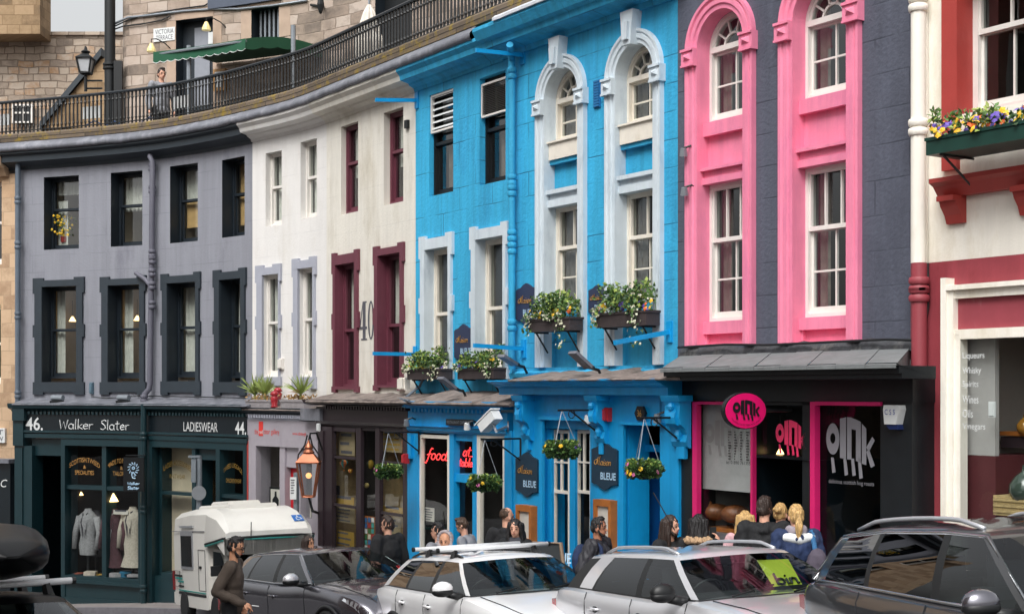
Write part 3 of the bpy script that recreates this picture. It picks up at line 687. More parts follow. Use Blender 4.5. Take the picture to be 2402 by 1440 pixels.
# ------------------------------------------------------------------ shopfronts
def F(mb, x0, x1, yt, yb, n0, n1, m=0, xr=None, back=True):
    """a box on the shopfront: its outer face (at n1) covers photo columns x0..x1 and rows yt..yb"""
    xr = (x0 + x1) / 2 if xr is None else xr
    mb.wbox(U(x0, n1), U(x1, n1), Z(xr, yb, n1), Z(xr, yt, n1), n0, n1, m, back)
def GP(mb, x0, x1, yt, yb, n, m=0, xr=None):
    xr = (x0 + x1) / 2 if xr is None else xr
    mb.wquad(U(x0, n), U(x1, n), Z(xr, yb, n), Z(xr, yt, n), n, m)
def dentils(mb, x0, x1, yt, yb, n0, n1, pitch, m=0, xr=None):
    a, b = U(x0, n1), U(x1, n1); k = int((b - a) / pitch); xr = xr or (x0 + x1) / 2
    for i in range(k): u = a + (i + .3) * pitch; mb.wbox(u, u + pitch * .5, Z(xr, yb, n1), Z(xr, yt, n1), n0, n1, m)
def shop_room(root, x0, x1, yt, yb, n1, n0, m, name='shop_interior'):
    r = MB(); xm = (x0 + x1) / 2; room(r, U(x0, n1), U(x1, n1), Z(xm, yb, n1), Z(xm, yt, n1), n1, n0); return r.build(name, m, root)
def ledge(root, x0, x1, yw, ye, nw, ne, th, m, name='ledge', rough=.035):
    """sloping weathered top over a shopfront, uneven along its edge"""
    a, b = U(x0, ne), U(x1, ne); xm = (x0+x1)/2; zw, ze = Z(xm, yw, nw), Z(xm, ye, ne); k = max(4, int((b-a)/.12)); P = []; uv = []; Fc = []
    for i in range(k + 1):
        u = a + (b-a)*i/k; j = noise.noise((u*3.1, 0, 5.)) * rough
        pr = [(nw, zw - th*2), (nw, zw + j), ((nw+ne)*.5, (zw+ze)*.5 + j*1.5), (ne - .02 + j*.6, ze + j*.5), (ne + j, ze - th*.5), (ne - .03 + j, ze - th)]
        for n, z in pr: P.append(W(u, z, n)); uv.append((u, z - n))
    for i in range(k):
        for j in range(5): Fc.append((i*6+j, (i+1)*6+j, (i+1)*6+j+1, i*6+j+1))
    Fc += [(0,1,2,3,4,5), tuple(range((k+1)*6-1, k*6-1, -1))]
    o = MB(); o.add(P, Fc, 0, uv); return o.build(name, m, root)
BOT = 1520          # well below the pavement
# ---- 46-44 clothes shop
S = .36
f = MB(); F(f, 52, 578, 972, 1018, 0, S, 0, 300); fascia = f.build('fascia', m_shopd, grey)
f = MB(); zc = Z(300, 966, S); f.sweep(U(27, S), U(578, S), [(0, zc), (S, zc), (S+.02, zc+.03), (S+.12, zc+.07), (S+.14, zc+.14), (S+.14, zc+.17), (0, zc+.17)])
dentils(f, 62, 575, 966, 973, S, S + .05, .105, 0, 300); F(f, 52, 578, 1012, 1017, S, S + .04, 0, 300); F(f, 52, 578, 1020, 1030, 0, S + .02, 0, 300); f.build('shop_cornice', m_shop, grey)
ledge(grey, 27, 578, 934, 948, 0, S + .16, .035, m_lead, 'lead_ledge', .012)
f = MB(); F(f, 28, 56, 948, 986, 0, S + .1); F(f, 30, 54, 986, 1045, 0, S + .05); F(f, 34, 75, 1045, BOT, 0, S, 0, 50); F(f, 34, 52, 1050, 1300, S, S + .03); f.build('left_pilaster', m_shop, grey); 
f = MB()
F(f, 75, 143, 1030, 1068, -.1, S - .1); F(f, 143, 152, 1030, BOT, -.05, S, 0, 147); F(f, 239, 249, 1045, 1356, 0, S - .04); F(f, 324, 334, 1030, BOT, 0, S, 0, 329)
F(f, 143, 334, 1030, 1046, -.05, S, 0, 240); F(f, 152, 326, 1140, 1149, .05, S - .06, 0, 240); F(f, 150, 330, 1353, 1364, 0, S, 0, 240); F(f, 148, 332, 1364, 1371, 0, S + .06, 0, 240); F(f, 150, 330, 1371, BOT, 0, S - .02, 0, 240); F(f, 150, 330, 1405, BOT, 0, S + .01, 0, 240)
F(f, 346, 356, 1030, BOT, 0, S, 0, 351); F(f, 334, 346, 1030, BOT, 0, S - .1, 0, 340)
F(f, 356, 578, 1030, 1052, -.05, S, 0, 470); F(f, 356, 380, 1350, BOT, -.2, S - .08, 0, 366); F(f, 374, 380, 1052, 1350, -.2, S - .18, 0, 377); F(f, 380, 456, 1154, 1161, 0, S - .15, 0, 420); F(f, 378, 456, 1346, 1362, 0, S - .05, 0, 420); F(f, 378, 456, 1362, BOT, 0, S - .06, 0, 420)
F(f, 450, 458, 1052, BOT, -.1, S - .03, 0, 454); F(f, 458, 508, 1052, 1078, -.1, S - .1, 0, 483); F(f, 506, 515, 1052, BOT, 0, S, 0, 510); F(f, 570, 578, 1030, BOT, 0, S, 0, 574); F(f, 515, 570, 1160, 1168, 0, S - .05, 0, 540); F(f, 515, 570, 1330, BOT, 0, S - .02, 0, 540)
front46 = f.build('shopfront', m_shop, grey)
g = MB(); GP(g, 150, 241, 1044, 1356, S - .1); GP(g, 247, 326, 1044, 1356, S - .1); GP(g, 378, 452, 1050, 1350, S - .2); GP(g, 513, 572, 1050, 1335, S - .1); g.build('shop_window', m_shopg, front46)
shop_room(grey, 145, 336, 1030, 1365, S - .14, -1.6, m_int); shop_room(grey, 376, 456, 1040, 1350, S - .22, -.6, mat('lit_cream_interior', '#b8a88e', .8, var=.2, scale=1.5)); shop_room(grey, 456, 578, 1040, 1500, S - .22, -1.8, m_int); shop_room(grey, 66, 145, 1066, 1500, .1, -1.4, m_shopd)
b = MB(); GP(b, 380, 452, 1050, 1345, -.1); b.build('cream_blind', mat('cream_blind', '#d8cbb0', .8, var=.12, scale=2.2), grey)
l = MB(); wtext(l, '46.', U(61, S), U(101, S), Z(80, 1009, S), Z(80, 978, S), S + .006, bold=.015); l.build('lettering', m_lw, fascia); l = MB(); wtext(l, '44.', U(552, S), U(578, S), Z(565, 1019, S), Z(565, 989, S), S + .006, bold=.015); l.build('lettering', m_lw, fascia); l = MB(); wtext(l, 'LADIESWEAR', U(431, S), U(511, S), Z(470, 1012, S), Z(470, 990, S), S + .006); l.build('lettering', m_lw, fascia); l = MB()
whand(l, 'Walker', U(140, S), U(219, S), Z(180, 1006, S), .2, S + .008, .011, slant=.03); whand(l, 'Slater', U(236, S), U(304, S), Z(270, 1008, S), .2, S + .008, .011, slant=.03); l.build('lettering', m_lw, fascia)
ns = S - .094
for (t1, t2, x0, x1, y1, y2, y3) in (('SCOTTISH.TWEED', 'SPECIALITIES', 163, 234, 1098, 1087, 1106), ('MADE.TO.MEASURE', 'TAILORING', 252, 318, 1098, 1087, 1106)):
    l = MB(); wtext(l, t1, U(x0, ns), U(x1, ns), Z(200, y1, ns), Z(200, y2, ns), ns, bend=.13); wtext(l, '&', U((x0+x1)/2-3, ns), U((x0+x1)/2+3, ns), Z(200, 1099, ns), Z(200, 1091, ns), ns); wtext(l, t2, U(x0+13, ns), U(x1-14, ns), Z(200, 1113, ns), Z(200, 1103, ns), ns); l.build('window_lettering', m_gold, front46)
l = MB(); ns = S - .194; wtext(l, 'LADIES ACCESSORIES', U(384, ns), U(448, ns), Z(415, 1106, ns), Z(415, 1094, ns), ns, bend=.13); wtext(l, 'KNITWEAR', U(398, ns), U(434, ns), Z(415, 1122, ns), Z(415, 1112, ns), ns)
ns = S - .094; wtext(l, 'TWEED LUGGAGE', U(524, ns), U(568, ns), Z(545, 1112, ns), Z(545, 1101, ns), ns, bend=.13); wtext(l, 'CHILDRENSWEAR', U(530, ns), U(566, ns), Z(545, 1132, ns), Z(545, 1122, ns), ns); l.build('window_lettering', mat('dull_gold_lettering', '#8a6c2c', .5), front46)
# ---- 44 the red door gallery
S = .34
f = MB(); F(f, 578, 742, 986, 1034, 0, S); fas = f.build('fascia', m_mauve, white)
f = MB(); zc = Z(660, 972, S); f.sweep(U(570, S), U(738, S), [(0, zc), (S, zc), (S+.1, zc+.06), (S+.12, zc+.12), (0, zc+.12)]); f.build('shop_cornice', m_trim, white)
f = MB(); dentils(f, 580, 722, 973, 981, S, S + .07, .085, 0, 660); f.wbox(U(578), U(742), Z(660, 986, S), Z(660, 972, S), 0, S - .005); f.build('dentil_band', m_lilac, white)
f = MB(); F(f, 704, 750, 958, 986, 0, S + .14); f.build('console_block', m_lead, white)
ledge(white, 566, 724, 945, 960, 0, S + .14, .03, m_ledge, 'stone_ledge', .02)
f = MB(); F(f, 578, 582, 1034, BOT, 0, S + .01, 1, 580); F(f, 582, 600, 1034, BOT, 0, S, 0, 591); F(f, 582, 742, 1032, 1048, 0, S, 0, 660); F(f, 600, 606, 1048, BOT, 0, S - .1, 0, 603); F(f, 656, 668, 1048, BOT, -.2, S - .02, 0, 662); F(f, 668, 700, 1048, 1096, -.3, S - .06, 0, 684); F(f, 600, 660, 1290, BOT, 0, S - .04, 0, 630)
F(f, 700, 705, 1048, BOT, -.1, S, 0, 702); F(f, 732, 745, 1034, BOT, -.1, S, 0, 738); F(f, 705, 732, 1215, BOT, 0, S - .1, 0, 718); F(f, 668, 674, 1096, BOT, -.3, S - .08, 0, 671)
front44 = f.build('shopfront', [m_mauve, m_redb], white)
g = MB(); GP(g, 606, 658, 1046, 1295, S - .12); GP(g, 705, 732, 1048, 1220, S - .12); g.build('shop_window', m_shopg, front44)
f = MB(); F(f, 673, 696, 1098, BOT, -.1, S - .15, 0, 684); f.build('red_door', mat('bright_red_door', '#c01d28', .4, var=.05), white)
shop_room(white, 600, 664, 1040, 1300, S - .16, -1.2, mat('gallery_interior', '#a8a09c', .8, var=.15, scale=1.6)); shop_room(white, 704, 734, 1040, 1225, S - .16, -.5, m_int)
l = MB(); n_ = S + .006; wtext(l, 'the', U(597, n_), U(606, n_), Z(600, 1018, n_), Z(600, 1005, n_), n_); wtext(l, 'door', U(619, n_), U(633, n_), Z(626, 1018, n_), Z(626, 1005, n_), n_); wtext(l, 'gallery', U(636, n_), U(655, n_), Z(645, 1022, n_), Z(645, 1006, n_), n_); wtext(l, 'www.edinburgh', U(686, n_), U(718, n_), Z(702, 1023, n_), Z(702, 1013, n_), n_); GP(l, 607, 617, 988, 1022, n_); l.build('lettering', m_redl, fas)
l = MB(); wtext(l, 'red', U(607.5, S), U(617, S), Z(612, 1017, S), Z(612, 1008, S), S + .011); l.build('lettering', m_lw, fas)
# ---- 40 gift shop
S = .42
f = MB(); F(f, 742, 956, 955, 990, 0, S); f.build('fascia', m_brown, ivory)
f = MB(); zc = Z(850, 952, S); f.sweep(U(728, S), U(958, S), [(0, zc), (S, zc), (S+.12, zc+.03), (S+.16, zc+.08), (S+.16, zc+.1), (0, zc+.1)]); dentils(f, 760, 955, 953, 961, S, S + .05, .095, 0, 850)
zc = Z(850, 1004, S); f.sweep(U(745, S), U(956, S), [(0, zc), (S - .04, zc), (S+.02, zc+.05), (S+.05, zc+.1), (0, zc+.1)]); f.build('shop_cornice', m_brown, ivory)
ledge(ivory, 716, 962, 922, 940, 0, S + .2, .05, m_ledge, 'stone_ledge', .04)
f = MB(); F(f, 746, 778, 1000, BOT, S - .09, S, 0, 762); F(f, 749, 757, 1010, BOT, S, S + .03, 0, 753); F(f, 835, 846, 1002, BOT, S - .09, S - .03, 0, 840); F(f, 880, 890, 1002, BOT, S - .09, S - .02, 0, 885); F(f, 945, 956, 1000, BOT, S - .09, S, 0, 950)
for x0, x1, ys in ((779, 834, (1073, 1186)), (890, 944, (1085, 1205))):
    for y in ys: F(f, x0, x1, y - 3, y + 3, S - .09, S - .04)
    F(f, x0, x1, 1002, 1012, 0, S - .03); F(f, x0, x1, 1330, BOT, 0, S - .03, 0, (x0+x1)/2)
F(f, 847, 879, 1002, 1010, S - .1, S - .05)
front40 = f.build('shopfront', m_brown, ivory)
g = MB(); GP(g, 778, 837, 1010, 1335, S - .07); GP(g, 889, 947, 1010, 1335, S - .07); GP(g, 845, 881, 1010, 1480, S - .09); g.build('shop_window', m_shopg, front40)
m_gift = mat('warm_gift_interior', '#a18d68', .8, var=.45, scale=3.5)
shop_room(ivory, 774, 842, 1005, 1340, S - .1, -.2, m_gift); shop_room(ivory, 843, 884, 1005, 1480, S - .1, -1.2, m_int); shop_room(ivory, 885, 952, 1005, 1340, S - .1, -.2, m_gift)
# ---- 38 blue shop
S = .42
f = MB(); F(f, 957, 1190, 966, 1003, 0, S); fas38 = f.build('fascia', m_blue2, blue)
f = MB(); zc = Z(1070, 959, S); f.sweep(U(952, S), U(1188, S), [(0, zc), (S, zc), (S+.04, zc), (S+.08, zc+.04), (S+.16, zc+.09), (S+.16, zc+.11), (0, zc+.11)]); dentils(f, 960, 1180, 959, 968, S, S + .05, .11, 0, 1070)
zc = Z(1070, 1018, S); f.sweep(U(957, S), U(1190, S), [(0, zc), (S - .03, zc), (S+.02, zc+.04), (S+.03, zc+.08), (S+.06, zc+.1), (0, zc+.1)]); f.build('shop_cornice', m_blue2, blue)
ledge(blue, 950, 1192, 917, 944, 0, S + .2, .05, m_ledge, 'stone_ledge', .05)
f = MB(); F(f, 955, 980, 1016, BOT, S - .1, S, 0, 967); F(f, 957, 963, 1020, 1075, S, S + .05); F(f, 1053, 1064, 1016, BOT, S - .14, S - .03, 0, 1058); F(f, 1108, 1117, 1016, BOT, S - .14, S - .02, 0, 1112); F(f, 1183, 1200, 1010, BOT, 0, S, 0, 1191); F(f, 1064, 1108, 1016, 1034, 0, S - .06); F(f, 1064, 1108, 1112, 1131, 0, S - .06); F(f, 1064, 1070, 1034, BOT, S - .16, S - .1, 0, 1067); F(f, 980, 1053, 1310, BOT, 0, S - .02, 0, 1016); F(f, 1117, 1183, 1310, BOT, 0, S - .02, 0, 1150)
F(f, 1064, 1070, 1131, BOT, S - .15, S - .09, 0, 1067)
front38 = f.build('shopfront', m_blue2, blue)
f = MB()
for x0, x1 in ((979, 1054), (1117, 1184)):
    F(f, x0, x0 + 9, 1020, 1310, S - .09, S - .03); F(f, x1 - 5, x1, 1020, 1310, S - .09, S - .03); F(f, x0 + 9, x1 - 5, 1020, 1028, S - .09, S - .03); F(f, x0 + 9, x1 - 5, 1302, 1310, S - .09, S - .03)
f.build('window_frame', m_csash, front38)
g = MB(); GP(g, 986, 1052, 1026, 1306, S - .07); GP(g, 1124, 1183, 1026, 1306, S - .07); GP(g, 1070, 1110, 1032, 1114, S - .13); GP(g, 1070, 1110, 1130, 1500, S - .13); g.build('shop_window', m_shopg, front38)
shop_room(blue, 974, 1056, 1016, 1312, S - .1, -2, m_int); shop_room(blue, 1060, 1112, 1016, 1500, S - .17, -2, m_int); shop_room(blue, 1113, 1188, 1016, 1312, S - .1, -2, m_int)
# ---- 36 blue restaurant front under the arches
S = .40
f = MB(); zt, zb = Z(1385, 889, S + .35), Z(1385, 926, S + .2); h_ = zt - zb
f.sweep(U(1196, .4), U(1594, .4), [(0, zb), (S + .18, zb), (S + .18, zb + h_*.45), (S + .2, zb + h_*.5), (S + .26, zb + h_*.6), (S + .28, zb + h_*.7), (S + .36, zb + h_*.85), (S + .38, zb + h_*.9), (S + .38, zt), (0, zt)]); f.build('shop_cornice', m_blue2, arched)
ledge(arched, 1190, 1592, 868, 888, 0, S + .4, .03, m_ledge, 'stone_ledge', .05)
f = MB(); f.sweep(U(1205), U(1590), [(0, Z(1400, 882)), (.07, Z(1400, 882)), (.09, Z(1400, 872)), (.05, Z(1400, 868)), (0, Z(1400, 866))]); f.build('string_course', m_blue, arched)
f = MB(); F(f, 1204, 1268, 926, BOT, 0, S, 0, 1240); F(f, 1268, 1388, 926, 982, 0, S, 0, 1330); F(f, 1384, 1462, 926, BOT, 0, S, 0, 1420); F(f, 1462, 1552, 926, 996, 0, S, 0, 1505); F(f, 1548, 1592, 926, BOT, 0, S, 0, 1570); F(f, 1268, 1388, 1330, BOT, 0, S - .05, 0, 1330)
front36 = f.build('shopfront', m_blue2, arched)
f = MB(); F(f, 1262, 1392, 978, 986, S, S + .06, 0, 1330); F(f, 1264, 1272, 986, 1330, S, S + .04); F(f, 1268, 1388, 986, 1006, .1, S - .06, 0, 1330); F(f, 1272, 1294, 1006, 1330, S - .15, S - .1); F(f, 1336, 1349, 1006, 1330, S - .15, S - .1); F(f, 1452, 1552, 990, 997, S, S + .06, 0, 1500); F(f, 1454, 1462, 997, BOT, S, S + .04, 0, 1458); F(f, 1462, 1476, 997, BOT, .0, S - .08, 0, 1470); F(f, 1474, 1550, 1042, 1058, -.1, .06, 0, 1510); f.build('moulding', m_blue2, front36)
for x0, x1 in ((1294, 1337), (1349, 1388)):
    f = MB(); F(f, x0, x0 + 6, 1008, 1330, S - .19, S - .14); F(f, x1 - 5, x1, 1008, 1330, S - .19, S - .14); F(f, x0 + 6, x1 - 5, 1008, 1016, S - .19, S - .14); xm = (x0 + x1)/2 + 1; F(f, xm - 2, xm + 2, 1016, 1150, S - .18, S - .155); F(f, x0 + 6, x1 - 5, 1082, 1086, S - .175, S - .15); F(f, x0 + 6, x1 - 5, 1150, 1157, S - .19, S - .14); wn = f.build('sash_window', m_csash, front36)
    g = MB(); GP(g, x0 + 3, x1 - 2, 1010, 1332, S - .17); g.build('pane', m_shopg, wn)
shop_room(arched, 1276, 1394, 1000, 1335, S - .24, -1.8, m_int); shop_room(arched, 1468, 1556, 990, 1540, .0, -2.4, m_int)
f = MB(); F(f, 1478, 1500, 1058, BOT, -.5, .05, 0, 1489); f.build('door_leaf', m_blued, arched)
f = MB(); F(f, 1489, 1495, 1186, 1198, .05, .09); f.build('door_handle', m_iron, arched)
for x in (1217, 1388, 1568):     # carved consoles under the cornice
    c = MB(); a = U(x - 13, S + .2); b = a + (.2 if x < 1500 else .27); zt = Z(x, 927, S + .2); q = .2/.2
    c.sweep(a - .03, b + .03, [(S, zt - .07), (S + .2, zt - .07), (S + .22, zt - .02), (S + .22, zt), (S, zt)])
    c.sweep(a, b, [(S, zt - .62), (S + .05, zt - .6), (S + .08, zt - .54), (S + .06, zt - .46), (S + .1, zt - .38), (S + .16, zt - .34), (S + .18, zt - .26), (S + .17, zt - .12), (S + .19, zt - .07), (S, zt - .07)], step=.1)
    c.sweep(a + .05, b - .05, [(S + .15, zt - .36), (S + .2, zt - .33), (S + .215, zt - .26), (S + .2, zt - .2), (S + .17, zt - .15)], step=.1)
    c.ball(W((a+b)/2, zt - .13, S + .19), (.05, .05, .05), 8); c.ball(W((a+b)/2, zt - .46, S + .08), (.05, .05, .08), 8); c.wbox(a + .06, b - .06, zt - .74, zt - .6, S, S + .05); c.build('carved_console', m_blue2, arched)
# ---- 34 hog roast shop
S = .36
f = MB(); F(f, 1590, 1624, 876, BOT, 0, S, 0, 1606); F(f, 1624, 2141, 876, 942, 0, S, 0, 1880); F(f, 2065, 2139, 942, BOT, 0, S, 0, 2100); F(f, 1768, 1900, 1069, 1075, 0, S - .1, 0, 1834); F(f, 1624, 1768, 1300, BOT, 0, S - .05, 0, 1696); F(f, 1900, 2065, 1330, BOT, 0, S - .05, 0, 1980); F(f, 1882, 1900, 942, BOT, 0, S - .06, 0, 1890); F(f, 1768, 1900, 942, 950, 0, S - .06); f.build('shopfront', m_oink, char)
f = MB(); F(f, 1624, 1634, 942, 1300, S - .04, S + .03); F(f, 1634, 1762, 942, 949, S - .04, S + .03); F(f, 1760, 1765, 942, 1300, S - .03, S + .03); F(f, 1900, 1911, 942, BOT, S - .05, S + .03, 0, 1906); F(f, 1911, 2065, 942, 951, S - .05, S + .03); f.build('pink_frame', mat('magenta_frame_paint', '#d4226c', .45, var=.06), char)
g = MB(); GP(g, 1632, 1764, 946, 1305, S - .06); GP(g, 1766, 1884, 948, 1072, S - .08); GP(g, 1910, 2067, 948, 1335, S - .06); g.build('shop_window', m_shopg, char)
shop_room(char, 1630, 1768, 940, 1305, S - .1, -.9, mat('grey_tiled_interior', '#8f8f8f', .5, var=.2, scale=2)); shop_room(char, 1766, 1902, 940, 1075, S - .16, -2.2, m_int); shop_room(char, 1767, 1899, 1076, 1560, S - .03, -1.5, m_shopd); shop_room(char, 1767, 1884, 946, 1074, S - .09, S - .6, m_shopd); shop_room(char, 1906, 2070, 940, 1340, S - .1, -2.2, m_int)
f = MB(); zt, zb, zc = Z(1850, 862, .85), Z(1850, 883, .85), Z(1850, 826, .04)
f.sweep(U(1552, .85), U(2104, .85), [(.3, zb - .03), (.78, zb - .03), (.78, zb + .02), (.82, zb + .02), (.82, zb + .1), (.85, zb + .12), (.85, zt), (.3, zt)]); can = f.build('canopy', m_oink, char)
f = MB(); k = 9; a0, b0, a1, b1 = U(1600), U(2139), U(1548, .9), U(2102, .9)
for i in range(k):
    e = .004; p, q = (i + e)/k, (i + 1 - e)/k; j = .006*(i % 2)
    f.add([W(a1 + (b1-a1)*p, zt + j + .01, .9), W(a1 + (b1-a1)*q, zt + .01 + j, .9), W(a0 + (b0-a0)*q, zc + j, .03), W(a0 + (b0-a0)*p, zc + j, .03), W(a1 + (b1-a1)*p, zt - .025, .9), W(a1 + (b1-a1)*q, zt - .025, .9)], [(0, 1, 2, 3), (4, 5, 1, 0)])
f.add([W(b1, zt, .9), W(b0, zc, .03), W(b0, zt, .03)], [(0, 1, 2)]); f.build('slate_slab', mat('pale_slate', '#6f7374', .7, var=.2, scale=5, bump=.3, bscale=20), can)
ledge(char, 1590, 2139, 805, 828, .0, .07, .02, mat('torn_roofing_felt', '#3c3e42', .7, var=.4, scale=7, bump=.6, bscale=15, stain=('#86827c', .3, 4)), 'flashing', .05)
def oink(mb, u0, u1, z0, z1, n, m=0, legs=True):
    """the word drawn as a plump pig: letters that swell with its back, four legs, a snout"""
    Wd, Hh = u1 - u0, z1 - z0; P = lambda x, y: W(u0 + Wd*x, z0 + Hh*y, n)
    top = lambda x: .72 + .28*math.sin(PI*min(1, max(0, (x + .08)/1.05)))
    def poly(pts): mb.add([P(*p) for p in pts], [tuple(range(len(pts)))], m)
    k = 20; c = [(.14 + .14*math.cos(2*PI*i/k), .62 + .27*math.sin(2*PI*i/k)) for i in range(k)]; d = [(.14 + .055*math.cos(2*PI*i/k), .63 + .09*math.sin(2*PI*i/k)) for i in range(k)]
    mb.add([P(*p) for p in c + d], [(i, (i+1) % k, k + (i+1) % k, k + i) for i in range(k)], m)
    poly([(.29, .3), (.42, .28), (.42, top(.42)), (.29, top(.29))])
    poly([(.44, .28), (.53, .28), (.53, top(.5)), (.44, top(.44))]); poly([(.53, .8), (.62, .78), (.62, top(.62)), (.53, top(.53))]); poly([(.62, .26), (.72, .24), (.72, top(.7)), (.62, top(.62))])
    poly([(.74, .22), (.83, .2), (.83, top(.83) - .02), (.74, top(.74))]); poly([(.83, .5), (.95, .68), (1., .62), (.88, .42)]); poly([(.88, .48), (1., .2), (.92, .16), (.83, .42)])
    if legs:
        for x, l in ((.1, .03), (.36, .0), (.52, .0), (.66, -.04)): poly([(x, .3), (x + .06, .3), (x + .1, l + .02), (x + .03, l)])
l = MB(); oink(l, U(1810, S), U(1882, S), Z(1845, 1068, S), Z(1845, 985, S), S - .06); l.build('window_lettering', mat('pink_vinyl', '#f0386a', .5, var=.05), char)
l = MB(); n_ = S - .05; oink(l, U(1938, n_), U(2052, n_), Z(1995, 1116, n_), Z(1995, 978, n_), n_); wtext(l, 'delicious scottish hog roasts', U(1944, n_), U(2050, n_), Z(1997, 1139, n_), Z(1997, 1126, n_), n_); l.build('window_lettering', mat('grey_vinyl', '#84848a', .6, var=.05), char)
l = MB(); wtext(l, 'tel 01890 761355', U(1703, n_), U(1760, n_), Z(1733, 1089, n_), Z(1733, 1081, n_), n_); l.build('window_lettering', m_iron, char)
# ---- 32 spirits shop
S = .16
f = MB(); F(f, 2206, 2218, 652, BOT, 0, S, 0, 2212); F(f, 2218, 2640, 656, 668, 0, S, 0, 2400)
F(f, 2218, 2236, 668, BOT, 0, S - .03, 0, 2227); F(f, 2236, 2252, 782, BOT, 0, S - .05, 0, 2243); F(f, 2236, 2640, 668, 690, 0, S - .05, 0, 2400); F(f, 2236, 2640, 766, 790, 0, S - .05, 0, 2400)
front32 = f.build('shopfront', m_ivory, cream)
f = MB(); F(f, 2236, 2640, 690, 766, 0, S - .1, 0, 2400); f.build('sign_panel', mat('faded_red_panel', '#94404a', .6, var=.1, scale=4, stain=('#b48a8c', .25, 4)), cream)
g = MB(); GP(g, 2250, 2640, 788, 1400, S - .056, 0, 2400); g.build('shop_window', m_shopg, front32)
shop_room(cream, 2248, 2640, 780, 1420, S - .14, -1.1, mat('grey_shop_interior', '#a5a29e', .8, var=.12, scale=1.2)); f = MB(); F(f, 2256, 2334, 770, 1068, -.16, -.1); f.build('partition', mat('pale_grey_partition', '#a9a7a5', .7, var=.05), cream)
l = MB(); n_ = S - .05
for s_, x1, y in (('Liqueurs', 2309, 835), ('Whisky', 2301, 870), ('Spirits', 2295, 902), ('Wines', 2295, 936), ('Oils', 2282, 969), ('Vinegars', 2311, 1001)):
    wtext(l, s_, U(2258, n_), U(x1, n_), Z(2280, y + 10, n_), Z(2280, y - 9, n_), n_)
l.build('window_lettering', m_lw, front32)
# far left dark shop under the sandstone house
S = .3
f = MB(); F(f, -260, 24, 1085, BOT, 0, S, 0, -50); f.build('shopfront', m_shopd, sand)
f = MB(); F(f, -260, 20, 1076, 1085, 0, S + .1, 0, -50); f.build('shop_cornice', m_lead, sand)
l = MB(); wtext(l, 'C', U(0, S), U(14, S), Z(8, 1142, S), Z(8, 1124, S), S + .006, slant=.3); l.build('lettering', m_lw, sand)
# ------------------------------------------------------------------ ground
m_road = mat('wet_grey_setts', '#5c5a5b', .7, var=.15, scale=2, bump=.4, bscale=30, stain=('#413f41', .3, .8))
m_pave = mat('flagstone_pavement', '#8a8482', .8, var=.12, scale=2, bump=.3, bscale=25, stain=('#6a6460', .3, 1.2))
m_kerb = mat('granite_kerb', '#77757a', .8, var=.15, scale=9)
g = MB(); xs = [-90, -40, -20, -8, 0, 8, 20, 45]; ys = [-40, -12, 0, 8, 16, 24, 32, 45, 80]
g.add([(x, y, ground(x, y) - .11) for x in xs for y in ys], [(i*len(ys)+j, (i+1)*len(ys)+j, (i+1)*len(ys)+j+1, i*len(ys)+j+1) for i in range(len(xs)-1) for j in range(len(ys)-1)])
tag(g.build('road', m_road), kind='structure')
def strip(name, m, n0, n1, dz, face=True):
    b = MB(); P = []; Fc = []; ux = np.linspace(U(-450), CU[-1] - .5, 90)
    for u in ux:
        for n, e in ((n1, -.2), (n1, dz), (n0, dz)): p = W(u, 0, n); P.append((p.x, p.y, ground(p.x, p.y) + e))
    for i in range(len(ux)-1): Fc += [(3*i, 3*i+3, 3*i+4, 3*i+1), (3*i+1, 3*i+4, 3*i+5, 3*i+2)]
    b.add(P, Fc, 0, [(u, k*.3) for u in ux for k in range(3)]); return tag(b.build(name, m), kind='structure')
strip('pavement', m_pave, -.3, 1.3, 0); strip('kerb', m_kerb, 1.3, 1.43, .003)
# ------------------------------------------------------------------ opposite side of the street, behind the photographer: what the glass reflects
m_opp = stone('brown_ashlar', ['#6f5d4c', '#8c745c', '#9f8568', '#7a6653'], .8, .35, '#5b4c40', .01, .02, .3)
m_opp2 = mat('red_brick_wall', '#7a4034', .85, var=.2, scale=3)
for i, (ua, ub, hgt, mm, lab) in enumerate(((U(-450), U(900), 11.5, m_opp, 'brown stone tenement across the street at the downhill end'), (U(900), U(1750), 11, m_opp2, 'red brick tenement across the street with pale window margins'), (U(1750), CU[-1] - .4, 13, m_opp, 'brown stone tenement across the street at the uphill end'))):
    n = 14.5; c = W((ua+ub)/2, 0, n); r = thing('tenement', lab, 'building', (c.x, c.y, ground(c.x, c.y)), 'tenements across the street')
    b = MB(); hs = []
    k = max(2, int((ub - ua) / 2.2))
    for q in range(k):
        for fl in range(6): x = ua + (ub-ua)*(q+.5)/k; z = .2 + fl*2.9; hs.append(dict(ua=x-.5, ub=x+.5, za=z, zb=z+1.8, rm=1, d=-.2))
    hs = [h for h in hs if h['zb'] < hgt - .4]
    wall_sheet(b, ua, ub, -5, hgt, hs, n); b.wbox(ua, ub, hgt, hgt + .3, n - .35, n + 4); b.wbox(ua, ub, -5, hgt, n + 3.8, n + 4); b.build('wall', [mm, m_wsash], r)
    for q in range(4):
        x = ua + (ub-ua)*(q + .5)/4; b = MB(); b.wbox(x - .9, x + .9, hgt + .3, hgt + 2.2 + .5*(q % 2), n + .4, n + 1.6); b.wprism([(x - 2.2, hgt + .3), (x - 1.0, hgt + .3), (x - 1.0, hgt + 1.9)], n + .1, n + 1.2); b.build('chimney', mm, r)
    g = MB()
    for h in hs: g.wquad(h['ua'], h['ub'], h['za'], h['zb'], n + .2)
    g.build('window', mat('dark_far_glass', '#15181a', .1, var=0), r)
